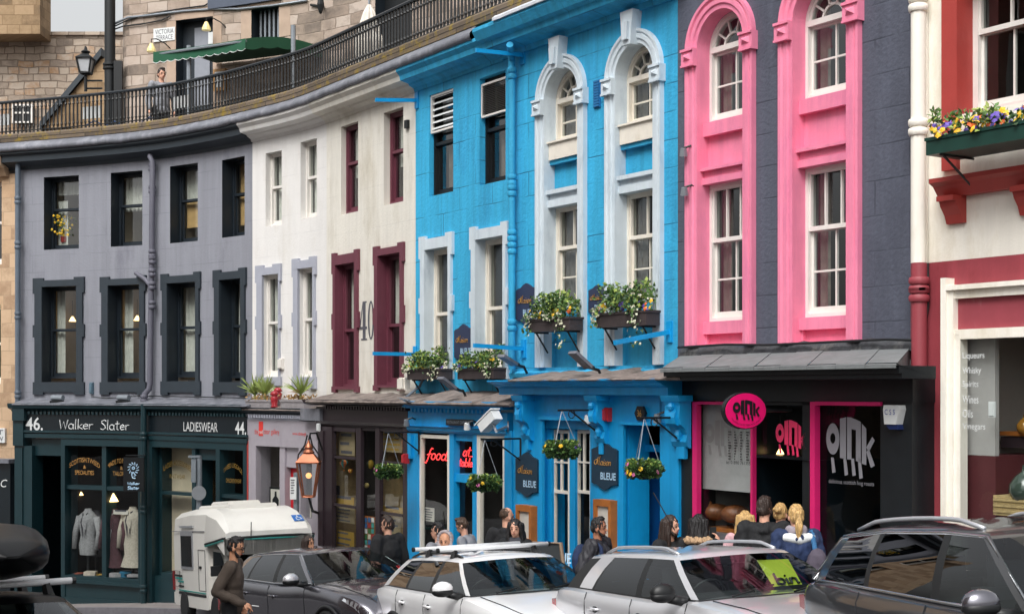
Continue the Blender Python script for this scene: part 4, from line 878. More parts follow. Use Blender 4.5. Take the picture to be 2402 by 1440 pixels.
# ------------------------------------------------------------------ terrace above the row
m_moss = stone('mossy_coping_stone', ['#4b4138', '#5f5347', '#6f6152', '#554a3d'], 1.1, .5, '#3a322a', .012, .01, .5, moss='#8a7420')
m_tpave = mat('terrace_slabs', '#6b6661', .85, var=.15, scale=2)
p = MB(); p.wquad(U(-300), U(1640), 4.84, 4.84, 0); p = MB()
ux = np.linspace(U(-300), U(1640), 60); P = []; Fc = []
for u in ux: P += [W(u, 5.05, 0), W(u, 5.05, -4.6)]
for i in range(59): Fc.append((2*i, 2*i+2, 2*i+3, 2*i+1))
p.add(P, Fc); tag(p.build('terrace_paving', m_tpave), kind='structure')
c = MB(); c.sweep(U(-160), U(1640), [(-.16, 5.05), (-.16, 5.5), (.26, 5.5), (.3, 5.46), (.3, 5.32), (.0, 5.3)], step=.3)
tag(c.build('parapet', m_moss), 'mossy stone parapet running along the top of the row of houses under the railing', 'parapet')
P = []; Fc = []; uv = []; ux = np.arange(U(-160), U(1162), .12)
for u in ux:
    j = noise.noise((u*2.3, 0, 1.)) * .018
    for n, z in ((0, 5.1), (.38, 5.105 + j), (.41, 5.13 + j), (.41, 5.19 + j), (.39, 5.215 + j), (.28, 5.32), (0, 5.32)): P.append(W(u, z, n)); uv.append((u, n))
for i in range(len(ux)-1):
    for j in range(6): Fc.append((i*7+j, (i+1)*7+j, (i+1)*7+j+1, i*7+j+1))
c = MB(); c.add(P, Fc, 0, uv); tag(c.build('lead_gutter', m_lead, None, True), 'grey lead gutter along the eaves below the mossy parapet', 'gutter')
P = []; Fc = []; ux = np.arange(U(1158, .47), U(1640), .12)
for u in ux:
    j = noise.noise((u*2.3, 0, 1.)) * .015
    for n, z in ((.28, 5.3), (.36, 5.27), (.45, 5.27 + j), (.5, 5.23 + j), (.5, 5.19 + j), (.4, 5.19), (.1, 5.19)): P.append(W(u, z, n))
for i in range(len(ux)-1):
    for j in range(6): Fc.append((i*7+j, i*7+j+1, (i+1)*7+j+1, (i+1)*7+j))
c = MB(); c.add(P, Fc); c.f += [[6,5,4,3,2,1,0]]; c.m += [0]; tag(c.build('lead_flashing', mat('pale_lead', '#c9cdd4', .6, var=.15, scale=5, bump=.3, bscale=12)), 'pale lead flashing capping the cornice of the arched blue house', 'flashing')
# railing: one thing, its panels between standards are the parts
rl = thing('terrace_railing', 'long black iron balustrade curving along the terrace above the shops', 'railing', tuple(W(U(700), 5.5, .05)))
RN = .06
u0, u1 = U(-160), U(1640); npan = 16; stepu = (u1 - u0)/npan
for k in range(npan):
    a = u0 + k*stepu; b = MB(); nb = round(stepu/.104)
    for i in range(nb):
        u = a + stepu*(i + .5)/nb; q = W(u, 0, RN)
        b.lathe((q.x, q.y, 5.5), [(.03, 0), (.03, .03), (.02, .05), (.02, .14), (.028, .17), (.021, .2), (.018, .45), (.02, .56), (.03, .585), (.021, .61), (.021, .72)], 6)
    b.sweep(a, a + stepu, [(RN - .02, 5.585), (RN + .02, 5.585), (RN + .02, 5.6), (RN - .02, 5.6), (RN - .02, 5.585)], caps=False, step=.25)
    b.build('baluster_panel', m_iron, rl)
b = MB(); b.sweep(u0, u1, [(RN - .035, 6.2), (RN + .035, 6.2), (RN + .04, 6.23), (RN + .02, 6.255), (RN - .02, 6.255), (RN - .04, 6.23), (RN - .035, 6.2)], step=.25); b.build('handrail', mat('worn_iron_rail', '#2c3136', .35, var=.2, metal=.4), rl)
# ---- stone tenement behind the terrace
TN = -4.3
m_ten = stone('weathered_sandstone', ['#5a524b', '#7a6e64', '#9a8a7c', '#b09f92', '#baaca0', '#86796e'], .52, .25, '#8f8174', .012, .06, .8)
m_dress = mat('dressed_stone', '#b09a88', .85, var=.1, scale=3, bump=.2)
def opT(x0, x1, yt, yb, xr): return dict(ua=U(x0, TN), ub=U(x1, TN), za=Z(xr, yb, TN), zb=Z(xr, yt, TN), rm=1, d=.3)
hd = opT(413, 500, 46, 330, 440); hd['za'] = 5.06
hw = opT(590, 655, 22, 96, 600); hk = opT(880, 966, -60, 40, 900); hk['za'] = 5.06; hx = opT(1010, 1100, -200, -90, 1050)
ten = thing('stone_tenement', 'weathered sandstone tenement with a curved corner behind the terrace railing', 'building', tuple(W(U(700, TN), 5.05, TN - 2)))
b = MB(); ua, ub = U(306, TN), U(1700, TN); wall_sheet(b, ua, ub, 5.05, 13, [hd, hw, hk], TN, 0)
q0 = W(ua, 0, TN); t_, n_ = frame(ua); pts = []
for i in range(9):     # the rounded corner on the left turns away from the street
    a = rad(90 * i / 8); pts.append(q0 - t_ * (.42*math.sin(a)) - n_ * (.42 - .42*math.cos(a)))
pts.append(pts[-1] - n_ * 9)
L = [0]
for p, q in zip(pts, pts[1:]): L.append(L[-1] + (q - p).length)
P = [(p.x, p.y, z) for p in pts for z in (4.0, 13)]; b.add(P, [(2*i, 2*i+1, 2*i+3, 2*i+2) for i in range(len(pts)-1)], 0, [(ua - l, z) for l in L for z in (4.0, 13)])
b.build('wall', [m_ten, m_black], ten)
b = MB(); e = .22
for h in (hd, hw): b.wbox(h['ua'] - .02, h['ub'] + .02, h['zb'], h['zb'] + e*1.1, TN, TN + .015); b.wbox(h['ub'], h['ub'] + e, h['za'], h['zb'], TN, TN + .012); b.wbox(h['ua'] - e, h['ua'], h['za'], h['zb'], TN, TN + .012)
b.build('dressed_margin', m_dress, ten)
b = MB(); d0 = TN - .3
b.wbox(hd['ua'], hd['ub'], hd['za'], hd['zb'], d0 - .05, d0); b.wbox(hd['ua'] + .28, hd['ua'] + .62, 6.9, hd['zb'] - .15, d0, d0 + .03, 1); b.wbox(hd['ua'] + .1, hd['ub'] - .06, 6.8, 6.88, d0, d0 + .04, 2); b.build('door', [m_black, mat('frosted_fanlight', '#8b8f98', .3), m_trim], ten)
b = MB(); b.wbox(hd['ua'] + .62, hd['ua'] + .95, Z(475, 100, TN), Z(475, 72, TN), d0 + .03, d0 + .09); b.build('intercom_panel', m_lw, ten)
b = MB(); b.wquad(hw['ua'], hw['ub'], hw['za'], hw['zb'], d0); wn = b.build('window', m_iron, ten)
b = MB()
for i in range(6): u = hw['ua'] + (hw['ub'] - hw['ua'])*(i + .7)/6.4; b.wbox(u, u + .035, hw['za'], hw['zb'], d0 + .06, d0 + .09)
b.build('window_bars', m_metal, wn)
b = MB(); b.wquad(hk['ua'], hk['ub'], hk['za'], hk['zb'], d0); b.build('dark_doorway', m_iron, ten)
sg = MB(); n = TN + .09; sg.wbox(U(487, n), U(656, n), Z(570, 11, n), Z(570, -40, n), TN, n); tag(sg.build('shop_sign', mat('slate_blue_sign', '#4a5262', .5)), 'blank slate blue signboard on the tenement above the barred window', 'sign')
sg = thing('street_sign', 'white street name plate reading Victoria Terrace on the tenement wall', 'sign', tuple(W(U(385, TN), Z(385, 97, TN), TN + .02)))
b = MB(); n = TN + .03; b.wbox(U(360, n), U(410, n), Z(385, 97, n), Z(385, 66, n), TN, n); b.build('plate', m_lw, sg)
b = MB(); n += .004; wtext(b, 'VICTORIA', U(364, n), U(407, n), Z(385, 80, n), Z(385, 69, n), n); wtext(b, 'TERRACE', U(366, n), U(405, n), Z(385, 94, n), Z(385, 83, n), n); b.build('lettering', m_greyl, sg)
# far wall, chimney stack and stair at the head of the close
m_rub = stone('rubble_wall', ['#5f564e', '#8a7c70', '#a89888', '#b5a697', '#a3805f', '#70655b'], .5, .22, '#857668', .018, .09, .9)
m_chim = stone('chimney_ashlar', ['#6b5642', '#927a5c', '#a98f70', '#826b50', '#54483c'], .6, .3, '#7d6448', .01, .015, .4)
def flat_wall(name, lab, cat, px0, px1, ytop, Yd, th, m, zbot=4.2, shear=0):
    b = MB(); a = (px0 - CXP)*Yd/FPX; c = (px1 - CXP)*Yd/FPX; zt = (HY - ytop)*Yd/FPX; b.box((a, Yd, zbot), (c, Yd + th, zt)); b.box((a, Yd - .08, zt), (c + .05, Yd + th + .08, zt + .1)); return tag(b.build(name, m), lab, cat)
flat_wall('rubble_wall', 'rough rubble wall closing the terrace at the far left under the sky', 'wall', -140, 300, 84, 44, .6, m_rub)
flat_wall('chimney_stack', 'tall stack of tawny squared stone rising above the rubble wall', 'chimney', -140, 94, -260, 43.0, 1.0, m_chim, (HY - 80)*43/FPX)
st = thing('outside_stair', 'stone stair with a dark sloping coping behind the lantern', 'stairs', tuple(at(170, 300, 40)))
b = MB(); Y = 40.; pts = [at(100, 300, Y), at(262, 300, Y), at(262, 132, Y), at(236, 140, Y)]
b.add(pts + [p + Vector((0, 1.4, 0)) for p in pts], [(0,1,2,3), (4,7,6,5), (3,2,6,7), (0,3,7,4)], 0, [(p.x, p.z) for p in pts] * 2); b.build('stair_wall', m_chim, st)
b = MB(); d = Vector((0, -.12, 0)); A, B = at(96, 306, Y), at(240, 133, Y); up = Vector((0, 0, .22)); b.add([A + d, B + d, B + d + up, A + d + up, A - d*13, B - d*13, B - d*13 + up, A - d*13 + up], [(0,1,2,3), (3,2,6,7), (0,3,7,4), (1,5,6,2), (4,7,6,5)]); b.build('coping', m_trim, st)
wn = MB(); Y = 43.9; A, B = at(31, 290, Y), at(78, 246, Y); wn.box((A.x, Y - .05, A.z), (B.x, Y, B.z)); fr = wn.build('cottage_window', m_iron)
tag(fr, 'small white framed window low in the rubble wall behind the railing', 'window')
b = MB()
for x in (A.x, (A.x+B.x)/2 - .03, B.x - .06): b.box((x, Y - .09, A.z), (x + .06, Y - .05, B.z))
for z in (A.z, (A.z+B.z)/2, B.z - .05): b.box((A.x + .06, Y - .088, z), (B.x - .06, Y - .052, z + .05))
b.build('window_frame', m_wsash, fr)
# black waste pipe on the tenement corner
q = W(ua, 0, TN) - t_ * .52 + n_ * .1
pipe([(q.x, q.y, 5.05), (q.x, q.y, 13)], .13, m_iron, 'drainpipe', 'thick black drainpipe on the rounded corner of the stone tenement', [Vector((q.x, q.y, 7.9)), Vector((q.x, q.y, 10.6))])
b = MB(); q2 = q + t_ * .34 + n_ * .02; b.box((q2.x - .17, q2.y - .05, 5.05), (q2.x + .03, q2.y + .05, 8.05)); tag(b.build('door_shutter', m_iron), 'narrow black shutter beside the corner drainpipe', 'shutter')
# lantern by the stair
lt = thing('street_lantern', 'black four-sided lantern on a wall bracket by the terrace stair', 'street lamp', tuple(at(201, 212, 36)))
L0 = at(201, 172, 36); s = 36/FPX
b = MB(); b.tube([at(201, 215, 36), at(201, 180, 36)], .04, 8); b.tube([at(240, 190, 36), at(205, 190, 36)], .025, 6); b.tube([at(240, 208, 36), at(205, 208, 36)], .025, 6); b.build('bracket', m_iron, lt)
b = MB()
lo, hi = 11*s, 17*s
def ring(r, y): return [L0 + Vector((a*r, c*r, (172 - y)*s)) for a, c in ((-1,-1),(1,-1),(1,1),(-1,1))]
r0, r1 = ring(lo, 172), ring(hi, 139)
for p, q in zip(r0, r1): b.tube([p, q], .025, 5)
for R in (r0, r1): b.tube(R, .03, 5, closed=True)
r2 = ring(hi*1.15, 138); r3 = ring(5*s, 126); b.add(r2 + r3, [(0,1,5,4), (1,2,6,5), (2,3,7,6), (3,0,4,7), (0,3,2,1), (4,5,6,7)]); b.lathe(L0, [(.09, 46*s), (.12, 50*s), (.05, 54*s), (.03, 60*s), (.01, 63*s)], 8); b.build('lantern_frame', m_iron, lt)
b = MB(); i0, i1 = ring(lo*.93, 171), ring(hi*.93, 140); b.add(i0 + i1, [(0,1,5,4), (1,2,6,5), (2,3,7,6), (3,0,4,7)]); b.build('glass', mat('milky_glass', '#b9bcc0', .3), lt)
# awning over the terrace tables
m_awn = mat('green_canvas', '#143f2e', .85, var=.12, scale=4); m_awd = mat('green_canvas_valance', '#1b5239', .85, var=.1, scale=4)
aw = thing('awning', 'dark green canvas awning with scalloped valance over the terrace tables', 'awning', tuple(W(U(560, -3), 5.05, -3)))
na = -1.9; a0, a1 = U(360, na), U(577, na); zf, zbk = Z(577, 93, na), Z(577, 93, na) + .28
b = MB(); k = 14; P = []; Fc = []
for i in range(k + 1):
    u = a0 + (a1 - a0)*i/k
    for n, z in ((na, zf), ((na+TN)/2, (zf+zbk)/2 + .12), (TN + .02, zbk)): P.append(W(u, z, n))
for i in range(k):
    for j in range(2): Fc.append((3*i+j, 3*i+3+j, 3*i+4+j, 3*i+1+j))
b.add(P, Fc); b.build('canopy', m_awn, aw)
b = MB(); P = []; Fc = []; k = 96
for i in range(k + 1):
    u = a0 + (a1 - a0)*i/k; P += [W(u, zf + .02, na + .01), W(u, zf - .2 - .035*abs(math.sin(i*PI/8)), na + .015)]
for i in range(k): Fc.append((2*i, 2*i+1, 2*i+3, 2*i+2))
b.add(P, Fc); P = []; Fc = []; k = 40
for i in range(k + 1):
    n = na + (TN - na)*i/k; z = zf + (zbk - zf)*i/k + .12*math.sin(PI*i/k); P += [W(a1, z + .02, n), W(a1, z - .2 - .035*abs(math.sin(i*PI/8)), n)]
for i in range(k): Fc.append((2*i, 2*i+1, 2*i+3, 2*i+2))
b.add(P, Fc); b.build('valance', m_awd, aw)
b = MB(); P = []; k = 96
b.tube([W(a0 + (a1-a0)*i/k, zf - .2 - .035*abs(math.sin(i*PI/8)), na + .02) for i in range(k + 1)], .007, 4); b.build('white_piping', m_lw, aw)
b = MB()
for u in (U(443, na - .1), U(688, na - .1)): q = W(u, 0, na - .1); b.tube([(q.x, q.y, 5.05), (q.x, q.y, zf + .1)], .05, 8)
b.tube([W(a0, zf - .03, na - .03), W(a1, zf - .03, na - .03)], .03, 6); b.build('awning_post', m_metal, aw)
# wall lamps, menu case, basket, cables, closed parasol
for px, py, lab in ((484, 62, 'yellow glass wall lamp on a swan neck over the tenement door'), (355, 112, 'yellow glass wall lamp beside the street name plate')):
    n = TN + .3; q = W(U(px, n), Z(px, py, n), n); lm = thing('wall_lamp', lab, 'lamp', tuple(q), 'yellow wall lamps on the tenement')
    b = MB(); tt, nn = frame(U(px, n)); b.tube([q - nn*.3 + tt*.35 - Vector((0,0,.0)), q - nn*.2 + tt*.25 + Vector((0,0,.12)), q - nn*.1 + tt*.08 + Vector((0,0,.22)), q + Vector((0,0,.2)), q + Vector((0,0,.1))], .014, 5); b.build('arm', m_iron, lm)
    b = MB(); b.lathe(q, [(.11, -.1), (.1, -.04), (.06, .05), (.035, .1)], 10); b.build('lamp_shade', mat('yellow_glass_shade', '#d8c68a', .4, var=.05, emit='#d8c68a', es=.25), lm)
n = TN + .12; b = MB(); b.wbox(U(500, n), U(527, n), Z(513, 213, n), Z(513, 162, n), TN, n); mc = tag(b.build('menu_case', mat('oak_frame', '#b0834c', .5)), 'oak framed menu case on the tenement wall behind the awning post', 'menu case')
b = MB(); b.wbox(U(504, n), U(523, n), Z(513, 205, n), Z(513, 169, n), n, n + .01); b.build('menu_sheet', m_lw, mc)
for i, (pts, r) in enumerate((([(262, 60), (300, 42), (340, 38), (380, 33), (430, 27), (500, 22), (560, 22), (640, 14), (720, 2)], .03), ([(262, 66), (300, 48), (340, 36), (420, 22), (480, 14), (500, 2)], .018), ([(262, 72), (290, 62), (330, 58), (380, 48), (400, 38)], .018))):
    tag_ = MB(); tag_.tube([W(U(x, TN + .04), Z(x, y, TN + .04), TN + .04) for x, y in pts], r, 5); tag(tag_.build('wall_cable', (m_metal, m_iron, m_iron)[i], None, True), ('thick grey cable looping across the stone tenement', 'thin black cable rising above the street name plate', 'short black cable sagging from the corner drainpipe')[i], 'cable')
n = TN + .35; q = W(U(752, n), Z(752, 6, n), n); fl = thing('wall_bracket_lamp', 'black iron lamp bracket high on the tenement wall', 'lamp', tuple(q)); tt, nn = frame(U(752, n))
b = MB(); b.tube([q - tt*.6 - nn*.3 + Vector((0,0,.1)), q - tt*.2 - nn*.3, q], .03, 6); b.build('arm', m_iron, fl); b = MB(); b.lathe(q, [(.03, .12), (.07, .04), (.08, -.06), (.05, -.2), (.02, -.26)], 8); b.build('lamp_head', m_iron, fl)
n = -2.2; q = W(U(866, n), 5.05, n); pa = thing('closed_parasol', 'furled white parasol standing behind the railing', 'parasol', tuple(q))
b = MB(); zt = Z(866, 12, n); b.tube([q, (q.x, q.y, zt + .1)], .025, 6); b.build('pole', m_metal, pa)
b = MB(); P = []; Fc = []
for i, (r, z) in enumerate(((.03, zt), (.1, zt - .15), (.17, zt - .4), (.26, zt - .75), (.2, zt - 1.3))):
    for j in range(20): a = 2*PI*j/20; rr = r*(1 + (.18 if j % 2 else -.12)); P.append((q.x + rr*math.cos(a), q.y + rr*math.sin(a), z))
for i in range(4):
    for j in range(20): Fc.append((i*20+j, i*20+(j+1) % 20, (i+1)*20+(j+1) % 20, (i+1)*20+j))
b.add(P, Fc); b.build('canopy', mat('white_canvas', '#d8d2c8', .9, var=.06), pa)
# banners on the railing, cafe chairs behind
for x0, x1, yt, yb, lab in ((0, 23, 268, 294, 'white banner tied inside the railing at the far left end'), (194, 239, 250, 278, 'white banner tied inside the railing below the black drainpipe'), (404, 441, 226, 254, 'white banner tied inside the railing beside the awning post')):
    n = -.05; b = MB(); b.wbox(U(x0, n), U(x1, n), Z((x0+x1)/2, yb, n), Z((x0+x1)/2, yt, n), n - .01, n); tag(b.build('banner', m_lw), lab, 'banner', 'white banners on the railing')
m_chair = mat('blue_tubular_chair', '#233c66', .4, var=.1); m_weave = mat('grey_weave', '#9a9ca2', .8)
for px, n, lab in ((205, -.8, 'blue tubular cafe chair behind the railing below the drainpipe'), (252, -1.0, 'blue tubular cafe chair just right of the drainpipe'), (335, -.9, 'blue tubular cafe chair left of the standing man'), (470, -1.0, 'blue tubular cafe chair right of the awning post'), (505, -.8, 'blue tubular cafe chair below the menu case')):
    u = U(px, n); q = W(u, 5.05, n); tt, nn = frame(u); ch = thing('cafe_chair', lab, 'chair', tuple(q), 'blue cafe chairs on the terrace'); up = Vector((0, 0, 1))
    b = MB(); b.tube([q - tt*.2 - nn*.2, q - tt*.2 - nn*.2 + up*.45, q - tt*.2 - nn*.22 + up*.8, q - nn*.24 + up*.88, q + tt*.2 - nn*.22 + up*.8, q + tt*.2 - nn*.2 + up*.45, q + tt*.2 - nn*.2], .016, 6); b.tube([q - tt*.2 + nn*.2, q - tt*.2 + nn*.2 + up*.64, q - tt*.2 - nn*.2 + up*.64], .016, 6); b.tube([q + tt*.2 + nn*.2, q + tt*.2 + nn*.2 + up*.64, q + tt*.2 - nn*.2 + up*.64], .016, 6); b.build('frame', m_chair, ch)
    b = MB(); b.add([q + tt*a*.2 + nn*c*.2 + up*e for a, c, e in ((-1,1,.45),(1,1,.45),(1,-1,.45),(-1,-1,.45),(-1,1,.48),(1,1,.48),(1,-1,.48),(-1,-1,.48))], [(0,1,2,3),(4,7,6,5),(0,4,5,1),(1,5,6,2),(2,6,7,3),(3,7,4,0)]); b.build('seat', m_weave, ch)
# ------------------------------------------------------------------ plants
LEAFM = [mat('leaf_dark', '#2c4a26', .6, var=.25, scale=9), mat('leaf_mid', '#56783a', .6, var=.25, scale=9), mat('leaf_light', '#93a552', .6, var=.25, scale=9)]
m_fy = mat('yellow_petals', '#e2b52a', .6, var=.1); m_fp = mat('violet_petals', '#6a54b0', .6, var=.1); m_fw = mat('cream_petals', '#cfd0b4', .6, var=.1); m_fo = mat('orange_petals', '#d8662a', .6, var=.1); m_fpk = mat('pink_petals', '#c86a9a', .6, var=.1)
m_box = mat('weathered_brown_box', '#3b3232', .7, var=.25, scale=6, bump=.2)
def leaf(mb, p, L, wd, d=None, m=0):
    d = d or Vector((random.gauss(0, 1), random.gauss(0, 1), random.gauss(.5, .8))); d.normalize(); s = d.orthogonal(); s.rotate(Matrix.Rotation(random.uniform(0, 6.28), 3, d)); nrm = d.cross(s)
    mb.add([p, p + d*L*.5 + s*wd + nrm*wd*.3, p + d*L, p + d*L*.5 - s*wd + nrm*wd*.3], [(0, 1, 2), (0, 2, 3)], m)
def flower(mb, p, r, d):
    d = d.normalized(); s = d.orthogonal().normalized(); t = d.cross(s); P = [p + d*r*.35]
    for j in range(10): a = 2*PI*j/10; q = r*(1 if j % 2 else .72); P.append(p + s*q*math.cos(a) + t*q*math.sin(a))
    mb.add(P, [(0, 1 + j, 1 + (j+1) % 10) for j in range(10)])
def window_box(name, label, x0, x1, yt, yb, nw, nf, seed, cols, tall=.3, trail=(), boxm=None, nl=760, brackets=True, hgt=None):
    random.seed(seed); nf_ = nw + nf; ua, ub = U(x0, nf_), U(x1, nf_); xm = (x0 + x1)/2; zt, zb = Z(xm, yt, nf_), Z(xm, yb, nf_); q = W((ua+ub)/2, zb, nw + nf/2)
    r = thing(name, label, 'flower box', tuple(q), 'flower boxes on the house fronts')
    b = MB(); b.wbox(ua, ub, zb, zt, nw + .03, nf_); b.wbox(ua - .01, ub + .01, zt - .03, zt, nw + .02, nf_ + .012); b.build('planter_box', boxm or m_box, r)
    if brackets:
        for u in (ua + (ub-ua)*.12, ub - (ub-ua)*.12): b = MB(); b.tube([W(u, zb, nf_ - .04), W(u, zb - .28, nw + .01)], .013, 5); b.tube([W(u, zb - .008, nf_ - .02), W(u, zb - .008, nw)], .012, 5); b.build('bracket', m_iron, r)
    f = MB(); L = ub - ua; tt, nn = frame((ua+ub)/2)
    humps = [(.12 + .26*k_ + random.uniform(-.06, .06), random.uniform(.45, 1.)) for k_ in range(4)]
    for i in range(nl):
        t = random.random(); t = .08 + .84*t; hh = tall * max(h * math.exp(-((t-c)/.13)**2) for c, h in humps) + .05
        p = W(ua + L*t, zt - .02 + hh*random.random()**.7, nw + .04 + (nf + .04)*random.random())
        leaf(f, p, random.uniform(.035, .075), random.uniform(.010, .019), None, random.choice((0, 0, 1, 1, 2)))
    for c, h in humps:
        for i in range(5):
            p = W(ua + L*min(1, max(0, c + random.gauss(0, .06))), zt, nw + nf*random.random()); tip = p + Vector((random.gauss(0, .05), random.gauss(0, .05), tall*h*1.15)); f.tube([p, tip], .004, 4, 1)
            for _ in range(9): leaf(f, p.lerp(tip, random.uniform(.3, 1)), .07, .018, None, random.choice((1, 2)))
    f.build('foliage', LEAFM, r)
    for nm, mm, k in cols:
        g = MB()
        for _ in range(k):
            t = random.random(); p = W(ua + L*t, zt + random.uniform(.0, .12), nf_ + random.uniform(-.12, .05)); flower(g, p, random.uniform(.026, .042), nn + Vector((random.gauss(0, .4), random.gauss(0, .4), .5)))
        g.build(nm, mm, r)
    g = MB(); k2 = MB()
    for t0, L2 in trail:
        for _ in range(64):
            p = W(ua + L*min(1.06, max(-.06, random.gauss(t0, .06))), zt + .06 - L2*random.random()**1.4, nf_ + random.uniform(.0, .07))
            if random.random() < .5: flower(g, p, .02, nn + Vector((random.gauss(0, .5), random.gauss(0, .5), .3)))
            else: leaf(k2, p, .05, .014, None, random.choice((0, 1)))
    if trail: g.build('trailing_flowers', m_fw, r); k2.build('trailing_leaves', LEAFM, r)
    return r
window_box('flower_box', 'dark flower box with white trails under the left window of the flat blue house', 955, 1034, 865, 890, .02, .24, 3, [('yellow_flowers', m_fy, 9), ('violet_flowers', m_fp, 3)], .3, [(.78, .25), (0, .12)])
window_box('flower_box', 'dark flower box under the right window of the flat blue house, bushy yellow green leaves', 1073, 1158, 863, 889, .02, .24, 4, [('yellow_flowers', m_fy, 12), ('violet_flowers', m_fp, 5)], .3, [(.85, .22), (.02, .1)])
window_box('flower_box', 'brown flower box under the left arched window of the blue house, long white trails', 1240, 1336, 746, 777, .06, .25, 5, [('yellow_flowers', m_fy, 16), ('orange_flowers', m_fo, 3)], .33, [(.8, .5), (0, .3), (.55, .1)])
window_box('flower_box', 'brown flower box under the right arched window of the blue house, yellow and violet pansies', 1398, 1515, 731, 766, .06, .25, 6, [('yellow_flowers', m_fy, 12), ('violet_flowers', m_fp, 7), ('orange_flowers', m_fo, 6)], .36, [(.82, .5), (0, .25)])
r = window_box('flower_box', 'dark green flower box below the red framed window with yellow, violet and red primroses', 2172, 2440, 300, 342, .1, .5, 8, [('yellow_flowers', m_fy, 26), ('violet_flowers', m_fp, 34), ('orange_flowers', m_fo, 12)], .24, (), mat('bottle_green_box', '#173a32', .45, var=.1), 420)
m_yuc = mat('yucca_leaf', '#8a9a52', .6, var=.25, scale=6); m_dry = mat('dry_stems', '#9a7a4c', .9, var=.3)
for x0, x1, plants, lab in ((576, 634, (598, 622), 'grey stone trough with two spiky yuccas above the gallery shopfront'), (658, 712, (706,), 'grey stone trough with one spiky yucca above the gallery shopfront')):
    n1 = .42; ua, ub = U(x0, n1), U(x1, n1); zt, zb = Z(x0, 937, n1), Z(x0, 959, n1); r = thing('planter', lab, 'planter', tuple(W((ua+ub)/2, zb, .25)), 'stone troughs above the gallery')
    b = MB(); b.wbox(ua, ub, zb, zt, .1, n1); b.wbox(ua - .012, ub + .012, zt - .04, zt + .004, .09, n1 + .012); b.build('trough', mat('pale_stone_trough', '#8f8a8c', .85, var=.15, bump=.3), r)
    for px in plants:
        random.seed(px); q = W(U(px, .26), zt, .26); b = MB(); b.tube([q - Vector((0,0,.03)), q + Vector((0, 0, .13))], [.035, .02], 6)
        for i in range(60):
            d = Vector((random.gauss(0, .45), random.gauss(0, .45), random.uniform(.15, 1.1))).normalized(); p = q + Vector((0, 0, random.uniform(.08, .14))); L = random.uniform(.25, .45); s = d.orthogonal().normalized()*.013; dr = Vector((0, 0, -.06*(1 - d.z)))
            b.add([p - s, p + s, p + d*L*.6 + s*.8, p + d*L*.6 - s*.8, p + d*L + dr], [(0, 1, 2, 3), (3, 2, 4)], 1 if d.z < .3 else 0)
        b.build('yucca', [m_yuc, m_dry], r)
    b = MB()
    for i in range(160): leaf(b, W(random.uniform(ua, ub), zt + random.uniform(-.02, .07), random.uniform(.12, n1)), .07, .012)
    b.build('dry_ground_cover', m_dry, r)
for px, y, lab in ((644, 956, 'red glass garden lantern with a cracked side between the two troughs'), (652, 948, 'small red capped ornament behind the red lantern')):
    q = W(U(px, .36 if px == 644 else .2), Z(px, y, .36), .36 if px == 644 else .2); b = MB()
    b.lathe(q, [(.06, 0), (.07, .02), (.055, .04), (.07, .14), (.075, .2), (.05, .22), (.085, .24), (.06, .29), (.02, .31)], 10); tag(b.build('garden_lantern', mat('red_glazed_ceramic', '#a02a33', .3, var=.2, scale=12), None, True), lab, 'lantern')
def basket(px, py, wpx, bx, by, n_, lab, seed, cols):
    random.seed(seed); q = W(U(px, n_), Z(px, py, n_), n_); R = wpx/2*q.y/FPX; r = thing('hanging_basket', lab, 'hanging basket', tuple(q), 'hanging baskets along the shopfronts')
    tt, nn = frame(U(px, n_)); top = Vector((q.x, q.y, Z(px, by, n_))); wallp = W(U(px, n_), top.z, .42)
    b = MB(); b.tube([wallp, top + nn*.06], .013, 6); b.tube([wallp - Vector((0, 0, .3)), top - nn*.12], .011, 6); b.tube([wallp, wallp - Vector((0, 0, .34))], .013, 6)
    b.tube([top - nn*.15 - Vector((0,0,.05)) + Vector((0, 0, .05*math.cos(a))) + nn*.05*math.sin(a) for a in np.linspace(0, 6.28, 14)], .007, 4); b.build('bracket', m_iron, r)
    b = MB()
    for a in (0, 2.1, 4.2): b.tube([top, q + Vector((R*.85*math.cos(a), R*.85*math.sin(a), R*.25))], .005, 4)
    b.build('chain', m_metal, r)
    b = MB(); b.lathe(q - Vector((0, 0, R*.55)), [(R*.25, -R*.05), (R*.6, R*.12), (R*.8, R*.45), (R*.85, R*.55), (R*.7, R*.56)], 14); b.build('basket', mat('moss_lined_basket', '#2a2f22', .9, var=.3), r)
    b = MB()
    for i in range(1500):
        a, e = random.uniform(0, 6.28), random.random(); zz = random.uniform(-.5, .42)*R; rr = R*(1.0 if zz < .1*R else .85)*random.uniform(.55, 1)*(1 if zz > -.25*R else .8)
        leaf(b, q + Vector((rr*math.cos(a), rr*math.sin(a), zz)), random.uniform(.03, .058), random.uniform(.010, .016), Vector((math.cos(a), math.sin(a), random.gauss(.2, .7))), random.choice((0, 0, 1)) if zz < .1*R else random.choice((0, 1, 1, 2)))
    b.build('foliage', LEAFM, r)
    for nm, mm, k in cols:
        g = MB()
        for _ in range(k): a = random.uniform(0, 6.28); flower(g, q + Vector((R*math.cos(a), R*math.sin(a), random.uniform(-.3, .35)*R)), .03, Vector((math.cos(a), math.sin(a), .4)))
        g.build(nm, mm, r)
basket(911, 1104, 64, 1014, 1014, .95, 'hanging basket of dark leaves in front of the plum brown gift shop', 1, [('pink_flowers', m_fpk, 5)])
basket(1137, 1131, 76, 1030, 1030, 1.0, 'hanging basket with one yellow flower beside the neon lit blue shop window', 2, [('yellow_flowers', m_fy, 5), ('pink_flowers', m_fpk, 4)])
basket(1318, 1052, 82, 962, 962, 1.0, 'hanging basket with violet and yellow flowers in front of the pair of white sash windows', 3, [('violet_flowers', m_fp, 6), ('yellow_flowers', m_fy, 6)])
